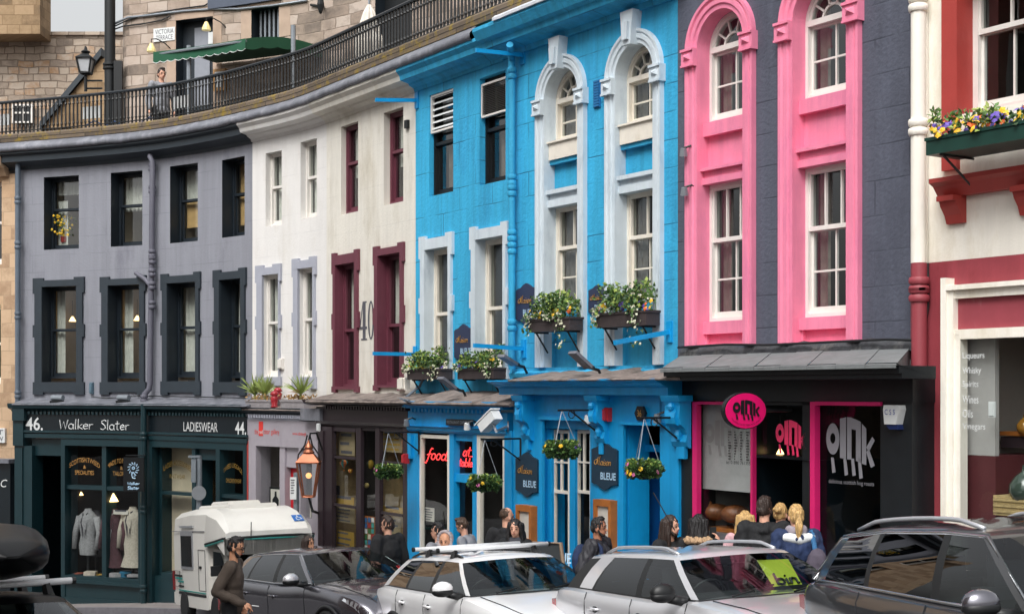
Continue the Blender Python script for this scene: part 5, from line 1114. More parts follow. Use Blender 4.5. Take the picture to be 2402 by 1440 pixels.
basket(1511, 1098, 86, 976, 980, 1.0, 'hanging basket with pink flowers in front of the recessed blue doorway', 4, [('yellow_flowers', m_fy, 5), ('pink_flowers', m_fpk, 6)])
# ------------------------------------------------------------------ pipes and cables
def wp(px, py, n): return W(U(px, n), Z(px, py, n), n)
def down(px, y0, y1, n, r, m, label, js=(), group='drainpipes on the house fronts'):
    return pipe([wp(px, y0, n), wp(px, y1, n)], r, m, 'drainpipe', label, [wp(px, j, n) for j in js], 'drainpipe', group)
m_gpipe = mat('grey_painted_pipe', '#5f6a76', .5, var=.1); m_gp2 = mat('mid_grey_painted_pipe', '#62626e', .6, var=.08)
down(42, 386, 1300, .12, .055, m_gpipe, 'slate grey drainpipe where the sandstone house meets the grey house', (475, 580, 745, 930))
pipe([wp(358, 352, .02), wp(352, 368, .16), wp(358, 380, .16), wp(357, 500, .12), wp(352, 898, .12), wp(350, 912, .13), wp(339, 925, .18), wp(337, 945, .2)], .058, m_gp2, 'drainpipe', 'grey drainpipe with a crooked foot down the middle of the grey house', [wp(357, y, .12) for y in (398, 450, 600, 615, 645, 675, 720)] + [wp(338, 940, .19)], 'drainpipe', 'drainpipes on the house fronts')
pipe([wp(318, 640, .12), wp(340, 655, .12), wp(354, 672, .12)], .045, m_gp2, 'waste_pipe', 'short grey waste pipe slanting into the drainpipe of the grey house', [], 'pipe')
down(337, 948, 1500, .47, .06, m_shop, 'green-black drainpipe down the middle of the clothes shopfront', (1028, 1200, 1385))
pipe([wp(1196, 105, .3), wp(1200, 140, .1), wp(1201, 200, .1), wp(1201, 868, .1)], .05, m_blue, 'drainpipe', 'blue painted drainpipe between the two blue houses', [wp(1201, y, .1) for y in (180, 430, 455, 560, 590, 770)], 'drainpipe', 'drainpipes on the house fronts')
down(2154, -40, 617, .12, .075, m_ivory, 'cream upper drainpipe beside the cream house', (20, 310), 'two drainpipes at the edge of the cream house'); down(2156, 617, 1500, .12, .078, m_redp, 'dark red lower drainpipe beside the spirits shop', (680, 700, 1055), 'two drainpipes at the edge of the cream house')
c = MB(); c.tube([wp(2172, -40, .03), wp(2173, 300, .03), wp(2172, 617, .03)], .018, 6); tag(c.build('wall_conduit', m_ivory), 'thin cream conduit beside the cream drainpipe', 'conduit')
c = MB(); c.tube([wp(2176, 617, .05), wp(2177, 720, .05), wp(2168, 770, .08), wp(2140, 798, .1), wp(2080, 796, .09), wp(1950, 802, .09), wp(1800, 809, .09), wp(1700, 808, .09), wp(1590, 815, .09)], .014, 5); tag(c.build('wall_cable', m_iron, None, True), 'black cable drooping off the red drainpipe along the felt above the slate canopy', 'cable')
c = MB(); c.tube([wp(215, 930, .06), wp(250, 934, .05), wp(330, 928, .06), wp(430, 930, .05), wp(575, 933, .05)], .011, 5); tag(c.build('wall_cable', m_iron), 'thin cable along the foot of the grey wall above the fascia', 'cable')
c = MB(); c.tube([wp(960, 940, .65), wp(930, 934, .3), wp(955, 930, .3), wp(985, 905, .1), wp(1000, 870, .08), wp(1010, 860, .06)], .022, 6); tag(c.build('wall_cable', m_gpipe), 'grey cable bending over the ledge between gift shop and blue shop', 'cable')
# ------------------------------------------------------------------ flagpole brackets
def solve_n(px0, px1):
    u = U(px0); lo, hi = 0, 4
    for _ in range(40):
        m = (lo+hi)/2; p = W(u, 0, m); lo, hi = (m, hi) if CXP + FPX*p.x/p.y > px1 else (lo, m)
    return u, lo
for x0, y0, x1, y1, lab in ((975, 831, 875, 829, 'blue steel flag bar low on the left edge of the flat blue house'), (979, 236, 881, 235, 'blue steel flag bar high on the left edge of the flat blue house'), (1228, 130, 1116, 119, 'blue steel flag bar under the cornice above the left arched window'), (1230, 818, 1111, 810, 'blue steel flag bar between the flower boxes of the two blue houses'), (1572, 778, 1441, 804, 'blue steel flag bar tilted down below the right arched window')):
    u, n = solve_n(x0, x1); p = W(u, Z(x0, y0), 0); q = W(u, 0, n); q.z = (HY - y1)*q.y/FPX; r = thing('flag_bar', lab, 'flag bar', tuple(p), 'blue flag bars')
    b = MB(); tt, nn = frame(u); d = (q - p).normalized(); s = tt*.02; v = d.cross(tt).normalized()*.028
    P = [e + a*s + c*v for e in (p, q) for a, c in ((-1,-1),(1,-1),(1,1),(-1,1))]; b.add(P, [(0,1,5,4),(1,2,6,5),(2,3,7,6),(3,0,4,7),(4,5,6,7),(3,2,1,0)]); b.build('bar', m_blue2, r)
    b = MB(); b.wbox(u - .05, u + .05, p.z - .13, p.z + .13, 0, .025); b.build('wall_plate', m_blue2, r)
# ------------------------------------------------------------------ restaurant signs
m_navy = mat('navy_sign', '#2b3450', .6, var=.08); m_navy2 = mat('slate_navy_sign', '#183244', .5, var=.12)
def shield(x0, x1, yt, yb, n, m, lab, clip=None):
    ua, ub = U(x0, n), U(x1, n); xm = (x0+x1)/2; zt, zb = Z(xm, yt, n), Z(xm, yb, n); L, Hh = ub - ua, zt - zb
    half = [(0, .12), (0, .84), (.1, .875), (.24, .9), (.36, .96), (.5, 1)]; pts = [(x, y) for x, y in half] + [(1 - x, y) for x, y in half[-2::-1]]; low = [(1 - x, 1 - y) for x, y in pts if 0 < x < 1]
    poly = [(.0, .14)] + [(x, y) for x, y in pts[1:]] + [(1, .14)] + [(.9, .115), (.76, .1), (.64, .04), (.5, 0), (.36, .04), (.24, .1), (.1, .115)]
    r = thing('restaurant_sign', lab, 'sign', tuple(W((ua+ub)/2, zb, n)), 'shield signs of the blue restaurant'); b = MB(); b.wprism([(ua + L*x, zb + Hh*y) for x, y in poly][::-1], n - .03, n); b.build('shield', m, r)
    l = MB(); whand(l, 'Maison', ua + L*.2, ua + L*.78, zb + Hh*.52, Hh*.15, n + .008, .0045, slant=.3); l.build('script_lettering', m_gold, r)
    l = MB(); wtext(l, 'BLEUE', ua + L*.38, ua + L*.97, zb + Hh*.22, zb + Hh*.37, n + .006, bold=.02); l.build('lettering', m_ltb, r)
shield(1065, 1107, 760, 850, .03, m_navy, 'navy painted shield sign between the two lower windows of the flat blue house'); shield(1210, 1257, 664, 762, .03, m_navy, 'navy shield sign behind the long flower trails, left of the left arched window'); shield(1380, 1421, 668, 742, .03, m_navy, 'navy shield sign between the two arched windows, its right side cut by the pilaster')
shield(1209, 1260, 1060, 1165, .43, m_navy2, 'slate navy shield sign left of the white sash windows on the blue restaurant front'); shield(1387, 1447, 1037, 1149, .43, m_navy2, 'slate navy shield sign between the sash windows and the recessed blue doorway')
# neon in the blue shop window
m_neon = mat('red_neon', '#ff4a4a', .4, var=0, emit='#ff3b3b', es=1.6)
l = MB(); n = .31; whand(l, 'food.', U(1000, n), U(1050, n), Z(1025, 1078, n), .17, n, .009, slant=.25); tag(l.build('neon_sign', m_neon), 'red neon script reading food in the left pane of the blue shop', 'neon sign')
l = MB(); n = .2; whand(l, 'at...', U(1085, n), U(1112, n), Z(1095, 1070, n), .15, n, .009, slant=.25); whand(l, 'tables', U(1075, n), U(1114, n), Z(1095, 1094, n), .12, n, .009, slant=.2); tag(l.build('neon_sign', m_neon), 'red neon script over the blue shop door', 'neon sign')
n = .47; u = U(1075, n); r = thing('name_plaque', 'small black restaurant and cafe plaque on the blue fascia', 'sign', tuple(wp(1075, 996, n))); b = MB(); b.wbox(U(1046, n), U(1104, n), Z(1075, 998, n), Z(1075, 983, n), .42, n); b.build('plate', m_iron, r); l = MB(); wtext(l, 'RESTAURANT CAFE BAR', U(1049, n), U(1101, n), Z(1075, 994, n), Z(1075, 987, n), n + .005); l.build('lettering', m_metal, r)
# ------------------------------------------------------------------ hanging and standing signs, lamps, boxes
def disc(mb, c, ax, ay, rx, ry, th, m=0, seg=32):
    d = ax.cross(ay).normalized()*th; P = [c + ax*rx*math.cos(2*PI*i/seg) + ay*ry*math.sin(2*PI*i/seg) for i in range(seg)]; P += [p + d for p in P]
    mb.add(P, [tuple(range(seg, 2*seg)), tuple(range(seg))[::-1]] + [(i, (i+1) % seg, seg + (i+1) % seg, seg + i) for i in range(seg)], m)
# oval pig sign, at right angles to the wall
n0 = .98; u = U(1746, n0); tt, nn = frame(u); c = W(u, Z(1746, 963, n0), n0); R = 54*c.y/FPX/abs(nn.x)*.98; Rz = 41*c.y/FPX; up = Vector((0, 0, 1)); r = thing('pub_sign', 'oval hot pink hanging sign with a black pig made of letters', 'sign', tuple(c))
b = MB(); disc(b, c - tt*.03, -nn, up, R*1.06, Rz*1.06, .05); b.tube([c + nn*-R, c - nn*(n0 - .3)], .02, 6); b.build('sign_back', m_iron, r); b = MB(); disc(b, c + tt*.018, -nn, up, R, Rz, .008); b.build('sign_face', mat('magenta_sign', '#e5126b', .4, var=.04), r)
class _P(MB): pass
pg = MB(); oink(pg, 0, 1, 0, 1, 0); A = np.array([tuple(v) for v in pg.v])
pu = []     # redraw the pig in the sign's own plane
_W = W
def W(u_, z_, n_=0.): return c - nn*(u_ - .5)*R*1.35 + up*(z_ - .5)*Rz*1.15 + tt*.034
l = MB(); oink(l, 0, 1, .04, 1.04, 0); l.build('pig_lettering', m_iron, r)
def W(u_, z_, n_=0.): a = (u_ - .5)*2.1; return c - nn*math.sin(a)*R*.86 - up*math.cos(a)*Rz*.84 + up*(z_)*Rz*.16 + tt*.034
l = MB(); wtext(l, 'DELICIOUS SCOTTISH HOG ROASTS', 0.02, .98, -.2, .5, 0); l.build('lettering', m_iron, r)
W = _W
# hanging board of the clothes shop, facing down the street
q = at(315, 1112, 28.4); sx = Vector((1, -.12, 0)).normalized(); s = 28.4/FPX; r = thing('hanging_sign', 'black hanging board with a white thistle device outside the clothes shop', 'sign', tuple(q))
fx = Vector((sx.y, -sx.x, 0))
b = MB(); P = [q + sx*a*25*s + up*e*40*s + fx*f_ for f_ in (0, .04) for a, e in ((-1,-1),(1,-1),(1,1),(-1,1))]; b.add(P, [(0,3,2,1),(4,5,6,7),(0,1,5,4),(1,2,6,5),(2,3,7,6),(3,0,4,7)]); b.tube([q + up*44*s + sx*25*s + fx*.02, q + up*44*s - sx*20*s + fx*.02], .015, 5); b.tube([q + up*44*s + sx*26*s + fx*.02, W(U(340, .36), q.z + 44*s, .36)], .015, 5); b.build('board', m_iron, r)
def W(u_, z_, n_=0.): return q + sx*(u_)*s + up*z_*s + fx*(.046)
l = MB(); random.seed(3)
for a in range(12): t = a*PI/6; l.tube([W(8*math.cos(t), 14 + 9*math.sin(t)), W(14*math.cos(t+.3), 14 + 15*math.sin(t+.3))], .012, 4)
for a in range(7): t = a*.9; l.tube([W(4*math.cos(t), 15 + 4*math.sin(t)), W(1.5*math.cos(t), 15 + 1.5*math.sin(t))], .014, 4)
l.tube([W(0, 6), W(-4, 0), W(-2, -8), W(5, -9)], .014, 4); l.tube([W(2, 2), W(6, -2), W(1, -4)], .014, 4)
whand(l, 'Walker', -14, 15, -24, 6, 0, .01); whand(l, 'Slater', -14, 14, -35, 7, 0, .01); l.build('device', m_ltb, r)
W = _W
# copper street lantern on the gallery corner
q = at(724, 1128, 23.2); s = 23.2/FPX; r = thing('copper_lantern', 'large copper topped gas lantern on a curled bracket at the gallery corner', 'street lamp', tuple(q)); m_cop = mat('worn_copper', '#9c5f44', .4, metal=.6, var=.25, scale=9)
def rg(k, y): return [q + Vector((a*k*s, c_*k*s, (1128 - y)*s)) for a, c_ in ((-1,-.9),(1,-.9),(1,.9),(-1,.9))]
A, B = rg(13, 1164), rg(25, 1084); b = MB()
for p_, p2 in zip(A, B): b.tube([p_, p2], .016, 5)
for R_ in (A, B): b.tube(R_, .018, 5, closed=True)
C_, D_ = rg(28, 1083), rg(12, 1064); b.add(C_ + D_, [(0,1,5,4),(1,2,6,5),(2,3,7,6),(3,0,4,7),(0,3,2,1),(4,5,6,7)]); b.lathe(q, [(12*s, 64*s), (14*s, 68*s), (9*s, 74*s), (10*s, 80*s), (4*s, 90*s), (2*s, 96*s)], 10); b.build('lantern_frame', m_cop, r)
b = MB(); A, B = rg(12.3, 1163), rg(24, 1085); b.add(A + B, [(0,1,5,4),(1,2,6,5),(2,3,7,6),(3,0,4,7)]); b.build('glass', m_shopg, r); b = MB(); b.ball(q + up*(1128 - 1112)*s + Vector((0, 0, -.02)), .05, 8); b.build('bulb', mat('warm_bulb', '#d9a67c', .5, emit='#ffb070', es=1.2), r)
b = MB(); wl = W(U(752, .42), q.z + 25*s, .42)
for a in (-1, 1): b.tube([q + Vector((a*26*s, 0, 40*s)), q + Vector((a*24*s, 0, 62*s)), q + Vector((a*9*s, 0, 84*s)), q + Vector((a*3*s, 0, 108*s))], .014, 5)
b.tube([q + up*96*s, q + up*112*s + Vector((4*s, 0, 0)), q + up*112*s + Vector((16*s, .1, 0)), q + up*95*s + Vector((20*s, .2, 0)), q + up*72*s + Vector((26*s, .3, 0)), wl + up*46*s], .016, 6); b.tube([q - up*36*s, q - up*70*s + Vector((9*s, 0, 0)), W(U(746, .34), q.z - 95*s, .34)], .022, 6); b.build('bracket', m_iron, r)
# road sign poles behind the camper
m_pole = mat('grey_street_pole', '#7d858c', .5, metal=.3, var=.1)
def pole(px, yt, Yd, lab, rr): p_ = at(px, yt, Yd); g_ = ground(p_.x, p_.y); r_ = thing('sign_post', lab, 'sign post', (p_.x, p_.y, g_), 'sign posts on the pavement'); b_ = MB(); b_.tube([(p_.x, p_.y, g_), p_], rr, 10); b_.build('pole', m_pole, r_); return r_, p_
r, p_ = pole(467, 1070, 26.9, 'grey sign post with a round plate seen from behind, at the clothes shop', .055); s = 26.9/FPX
b = MB(); b.box((p_.x - 24*s, p_.y - .06, p_.z - 3*s), (p_.x + 4*s, p_.y + .06, p_.z + 2*s)); b.box((p_.x - 16*s, p_.y - .1, p_.z - 60*s), (p_.x - 5*s, p_.y + .1, p_.z - 6*s)); b.build('lamp_head', m_pole, r)
b = MB(); disc(b, Vector((p_.x + 2*s, p_.y - .09, p_.z - 85*s)), Vector((1, 0, 0)), up, 17*s, 17*s, .01); b.build('round_plate', mat('grey_plate_back', '#8c9196', .5, metal=.4), r)
r, p_ = pole(695, 1108, 24.6, 'blue-grey post with a white parking plate outside the gallery', .05); s = 24.6/FPX; b = MB(); b.box((p_.x - 13*s, p_.y - .09, p_.z - 62*s), (p_.x + 2*s, p_.y - .07, p_.z - 10*s)); pl = b.build('plate', m_lw, r)
def W(u_, z_, n_=0.): return Vector((p_.x + u_*s, p_.y - .094, p_.z + z_*s))
l = MB()
for i, wd_ in enumerate((9, 8, 9, 6, 8, 7)): l.add([W(-11, -18 - i*6), W(-11 + wd_, -18 - i*6), W(-11 + wd_, -15.5 - i*6), W(-11, -15.5 - i*6)], [(0,1,2,3)])
l.build('printed_lines', m_greyl, pl); W = _W
# security camera, alarms, spot lamps, meters
c1, c2 = at(1133, 1004, 19.2), at(1165, 972, 19.0); r = thing('security_camera', 'white security camera on an arm under the blue dentil cornice', 'security camera', tuple(c2)); d = (c2 - c1).normalized(); b = MB(); sd = d.cross(up).normalized()*.075; vv = sd.cross(d).normalized()*.07
P = [e + a*sd + k*vv for e in (c1, c2) for a, k in ((-1,-1),(1,-1),(1,1),(-1,1))]; b.add(P, [(0,1,5,4),(1,2,6,5),(2,3,7,6),(3,0,4,7),(4,5,6,7),(3,2,1,0)]); P = [e + a*sd*1.15 + vv*1.15 + k*vv*.12 for e in (c1 - d*.05, c2 + d*.02) for a, k in ((-1,-1),(1,-1),(1,1),(-1,1))]; b.add(P, [(0,1,5,4),(1,2,6,5),(2,3,7,6),(3,0,4,7),(4,5,6,7),(3,2,1,0)]); b.build('housing', m_lw, r)
b = MB(); wl = wp(1190, 1000, .42); b.tube([c1.lerp(c2, .6) - vv, c1.lerp(c2, .6) - vv*2.6, wl], .02, 6); b.tube([wl, wl + Vector((.02, .0, 0))], .08, 10); b.build('arm', m_metal, r)
def lump(name, px, py, n, size, m, lab, cat):
    p_ = wp(px, py, n); tt_, nn_ = frame(U(px, n)); b_ = MB(); a, e, h = size; u_ = U(px, n)
    b_.wbox(u_ - a, u_ + a, p_.z - h, p_.z + h, n, n + e*.7); b_.wbox(u_ - a*.8, u_ + a*.8, p_.z - h*.8, p_.z + h*.8, n + e*.7, n + e); return tag(b_.build(name, m), lab, cat)
m_alarm = mat('red_alarm', '#b32a30', .4)
lump('alarm_bell', 1430, 972, .40, (.05, .1, .085), m_alarm, 'red alarm bell on the blue restaurant front right of the middle console', 'alarm'); lump('alarm_bell', 957, 1075, .45, (.045, .1, .075), m_alarm, 'red alarm bell at the left edge of the blue shop', 'alarm')
lump('meter_box', 955, 900, .12, (.1, .14, .1), m_ivory, 'cream meter box on the ledge beside the maroon window', 'meter box'); lump('alarm_box', 662, 853, .0, (.07, .07, .1), m_wsash, 'small white alarm box between the pale grey margins', 'alarm'); lump('wall_sounder', 217, 910, .0, (.04, .07, .12), mat('steel_blue_box', '#56707f', .4, var=.3, scale=20), 'blue-grey sounder on the grey wall beside the drainpipe', 'alarm'); lump('sensor_box', 750, 1002, .44, (.035, .05, .07), m_lw, 'tiny white sensor on the plum brown pilaster', 'sensor'); lump('door_sensor', 2329, 960, .06, (.035, .03, .075), m_lw, 'small white sensor on the spirits shop glass', 'sensor')
r = thing('alarm_box', 'white shield shaped alarm box lettered CSS on the black shop wall', 'alarm', tuple(wp(2089, 995, .4))); n = .46; b = MB(); ua, ub, zt, zb = U(2071, n), U(2109, n), Z(2090, 950, n), Z(2090, 995, n); L = ub - ua; b.wprism([(ua + L*.08, zb), (ua + L*.8, zb), (ub, zt - .04), (ub - .01, zt), (ua + .01, zt), (ua, zt - .04)][::-1][::-1], .36, n); b.build('cover', m_lw, r); l = MB(); wtext(l, 'C S S', ua + L*.12, ua + L*.75, zb + (zt-zb)*.5, zb + (zt-zb)*.78, n + .004); l.build('lettering', mat('blue_print', '#33479a', .5), r); b = MB(); b.wprism([(ua + L*.3, zb - .05), (ua + L*.85, zb - .05), (ua + L*.8, zb), (ua + L*.08, zb)], .36, n - .02); b.build('strobe', mat('blue_strobe', '#1c2c5c', .3), r)
r = thing('number_plaque', 'small dark hexagonal house number 36 hanging in the blue doorway bay', 'sign', tuple(wp(1500, 982, .5))); b = MB(); n = .46; u = U(1500, n); z = Z(1500, 969, n); b.wprism([(u + .1*math.cos(k*PI/3), z + .1*math.sin(k*PI/3)) for k in range(6)], .42, n); b.build('plate', m_iron, r); l = MB(); wtext(l, '36', u - .04, u + .04, z - .04, z + .04, n + .004); l.build('lettering', m_gold, r)
def slab_lamp(x0, y0, x1, y1, n0, n1, lab):
    p_, q_ = wp(x0, y0, n0), wp(x1, y1, n1); d_ = (q_ - p_).normalized(); tt_, nn_ = frame(U(x1, n1)); s_ = tt_*.09; v_ = d_.cross(tt_).normalized()*.02; r_ = thing('floodlight', lab, 'floodlight', tuple(q_), 'grey floodlights on the shop ledges'); b_ = MB()
    P_ = [e + a*s_ + k*v_ for e in (p_, q_) for a, k in ((-1,-1),(1,-1),(1,1),(-1,1))]; b_.add(P_, [(0,1,5,4),(1,2,6,5),(2,3,7,6),(3,0,4,7),(4,5,6,7),(3,2,1,0)]); b_.build('lamp_body', m_lead, r_); b_ = MB(); b_.tube([q_, q_ - nn_*.15 - Vector((0,0,.03)), q_ - nn_*.2 - Vector((0,0,.12))], .02, 6); b_.tube([q_ - tt_*.1, q_ + tt_*.1], .018, 6); b_.build('bracket', m_iron, r_)
slab_lamp(1033, 886, 1066, 912, .75, .5, 'grey floodlight below the two flower boxes of the flat blue house'); slab_lamp(1175, 834, 1208, 855, .75, .45, 'grey floodlight on the ledge left of the left arched bay'); slab_lamp(1343, 826, 1382, 862, .75, .5, 'grey floodlight on the ledge between the two arched bays')
def spot(px, py, n, lab, m=m_metal):
    p_ = wp(px, py, n); tt_, nn_ = frame(U(px, n)); r_ = thing('spot_lamp', lab, 'spot lamp', tuple(p_), 'small spot lamps on the shopfronts'); b_ = MB(); b_.tube([p_ - nn_*.02 - tt_*.02 - Vector((0,0,.09)), p_], [.05, .035], 8); b_.build('lamp_head', m, r_); b_ = MB(); b_.tube([p_, p_ - nn_*.08 + tt_*.04 + Vector((0,0,.03)), p_ - nn_*.14 + tt_*.06], .014, 5); b_.build('arm', m_iron, r_)
spot(1095, 992, .55, 'small white spot lamp on the blue fascia under the security camera', m_lw); spot(953, 984, .55, 'small spot lamp at the join of the gift shop and the blue shop'); spot(1378, 974, .6, 'small pale spot lamp by the middle blue console', m_lw); spot(1541, 972, .6, 'small spot lamp by the right hand blue console'); spot(1603, 348, .14, 'upper of two small spot lamps at the left edge of the charcoal house'); spot(1605, 440, .14, 'lower of two small spot lamps at the left edge of the charcoal house')
for px, lab in ((135, 'clear floodlight on the lead ledge above the 46'), (290, 'clear floodlight on the lead ledge beside the crooked drainpipe foot')):
    p_ = wp(px, 944, .3); r_ = thing('floodlight', lab, 'floodlight', tuple(p_), 'clear floodlights above the clothes shop'); b_ = MB(); tt_, nn_ = frame(U(px, .3)); b_.tube([p_ + up*.1 - tt_*.14, p_ + up*.1 + tt_*.14], .06, 10); b_.build('lamp_head', m_metal, r_); b_ = MB(); b_.box((p_.x - .14, p_.y - .08, p_.z - .01), (p_.x + .14, p_.y + .08, p_.z + .04)); b_.build('base', m_iron, r_)
m_oak = mat('orange_oak', '#a5632c', .45, var=.2, scale=8)
for x0, x1, yt, yb, lab in ((1209, 1246, 1185, 1275, 'orange oak menu case left of the white sash windows'), (1391, 1433, 1172, 1290, 'orange oak menu case right of the white sash windows')):
    n = .5; r = thing('menu_case', lab, 'menu case', tuple(wp((x0+x1)/2, yb, n)), 'oak menu cases on the restaurant'); ua, ub = U(x0, n), U(x1, n); xm = (x0+x1)/2; zt, zb = Z(xm, yt, n), Z(xm, yb, n); b = MB(); b.wbox(ua, ua + .06, zb, zt, .4, n); b.wbox(ub - .06, ub, zb, zt, .4, n); b.wbox(ua + .06, ub - .06, zt - .08, zt + .004, .4, n); b.wbox(ua + .06, ub - .06, zb, zb + .08, .4, n); b.build('case', m_oak, r); b = MB(); b.wquad(ua + .06, ub - .06, zb + .08, zt - .08, n - .03); b.build('menu_sheet', mat('menu_paper', '#c9c3ba', .8, var=.08), r)
q = at(1283, 1272, 16.9); g_ = ground(q.x, q.y); s = 16.9/FPX; r = thing('pavement_board', 'wooden framed black chalkboard standing on the pavement by the restaurant', 'sign', (q.x, q.y, g_)); ax = Vector((1, -.35, 0)).normalized(); A = q - ax*.16; B = q + ax*.17; ft = Vector((.05, -.25, 0)); hgt = q.z - g_
b = MB(); P = [A + up*.0, B, Vector((B.x + .1, B.y, g_)) + ft, Vector((A.x - .1, A.y, g_)) + ft]; b.tube(P, .025, 6, closed=True); P2 = [A, B, Vector((B.x + .1, B.y, g_)) - ft, Vector((A.x - .1, A.y, g_)) - ft]; b.tube(P2, .025, 6, closed=True); b.build('frame', mat('pale_wood_frame', '#8a7460', .6), r); b = MB(); b.add(P, [(3, 2, 1, 0)]); b.add(P2, [(0, 1, 2, 3)]); b.build('chalkboard', mat('chalkboard', '#23282b', .7, var=.15), r)
o_ = P[3]; ex = (P[2] - P[3]); ey = (P[0] - P[3])
def W(u_, z_, n_=0.): return o_ + ex*u_ + ey*z_ + Vector((0, -.012, .006))
l = MB(); wtext(l, 'BLEUE', .3, .86, .8, .9, 0, bold=.02); l.build('lettering', m_ltb, r); W = _W
sg = MB(); n = .06; sg.wbox(U(-40, n), U(11, n), Z(5, 1038, n), Z(5, 1004, n), 0, n); sgo = tag(sg.build('street_sign', m_lw), 'white street name plate cut off at the left edge on the sandstone house', 'sign'); l = MB(); wtext(l, 'EST', U(-30, n), U(8, n), Z(5, 1019, n), Z(5, 1008, n), n + .006); wtext(l, 'OW', U(-20, n), U(8, n), Z(5, 1034, n), Z(5, 1023, n), n + .006); l.build('lettering', m_greyl, sgo)
# ------------------------------------------------------------------ vehicles (built in metres, x forward, y to the car's left, origin on the road)
def paint(name, col, metal=0, rough=.32, coat=1): return mat(name, col, rough, metal, .02, 3, coat=coat)
m_tyre = mat('tyre_rubber', '#17181a', .85, var=.1); m_rim = mat('alloy_rim', '#9a9da1', .3, metal=.8, var=.05); m_rail = mat('satin_rail', '#bcbfc4', .35, metal=.5, var=.04); m_blk = mat('black_plastic', '#131517', .45, var=.08); m_chr = mat('chrome_strip', '#c9ccd0', .15, metal=1, var=0)
m_cint = mat('car_interior', '#1e1f22', .8, var=.2); m_seat = mat('car_seat_cloth', '#34343a', .9, var=.2); m_lamp = mat('headlamp_chrome', '#c4c8cc', .12, metal=.7, var=.05, coat=1); m_tail = mat('red_tail_lamp', '#8c1a20', .2, var=.1, coat=1); m_seam = mat('shut_line', '#24262a', .8, var=0)
m_cglass = glass('car_glass', '#c6d0ce', 1.0, .004, .03, .012); m_dglass = glass('privacy_glass', '#2a302f', 1.1, .004, .035, .012); m_plate = mat('number_plate', '#c8c8c0', .5)
def ip(x, pts):
    return float(np.interp(x, [p[0] for p in pts], [p[1] for p in pts]))
def up_on_road(root, anchor, px, py, head, sc=1):
    """stand the car on the sloping road with its local point `anchor` seen at (px, py) and its nose turned `head` degrees from facing the camera"""
    a = rad(head); d = Vector((math.sin(a), -math.cos(a), 0)); nrm = Vector((-.0875*.54, .0875*.84, 1)).normalized()
    fx = (d - nrm*d.dot(nrm)).normalized(); fy = nrm.cross(fx); R = Matrix((fx, fy, nrm)).transposed()
    v = R @ Vector(anchor) * sc / K
    def loc(Y): X = (px - CXP)*(Y + v.y)/FPX - v.x; return Vector((X, Y, ground(X, Y) - .11))
    lo, hi = 4., 60.
    for _ in range(60):
        m = (lo+hi)/2; q = loc(m) + v; y = HY - q.z*FPX/q.y; lo, hi = (m, hi) if y > py else (lo, m)
    root.location = loc(lo); root.rotation_euler = R.to_euler(); root.scale = (sc/K,)*3
    return root
def section(w_, zb, zt, crown):
    h = zt - zb
    return [(.90*w_, zb), (.965*w_, zb + .07), (w_, zb + .34*h), (.985*w_, zb + .60*h), (.992*w_, zb + .74*h), (.985*w_, zt - .09), (.95*w_, zt - .022), (.89*w_, zt), (.6*w_, zt + .6*crown), (0, zt + crown)]
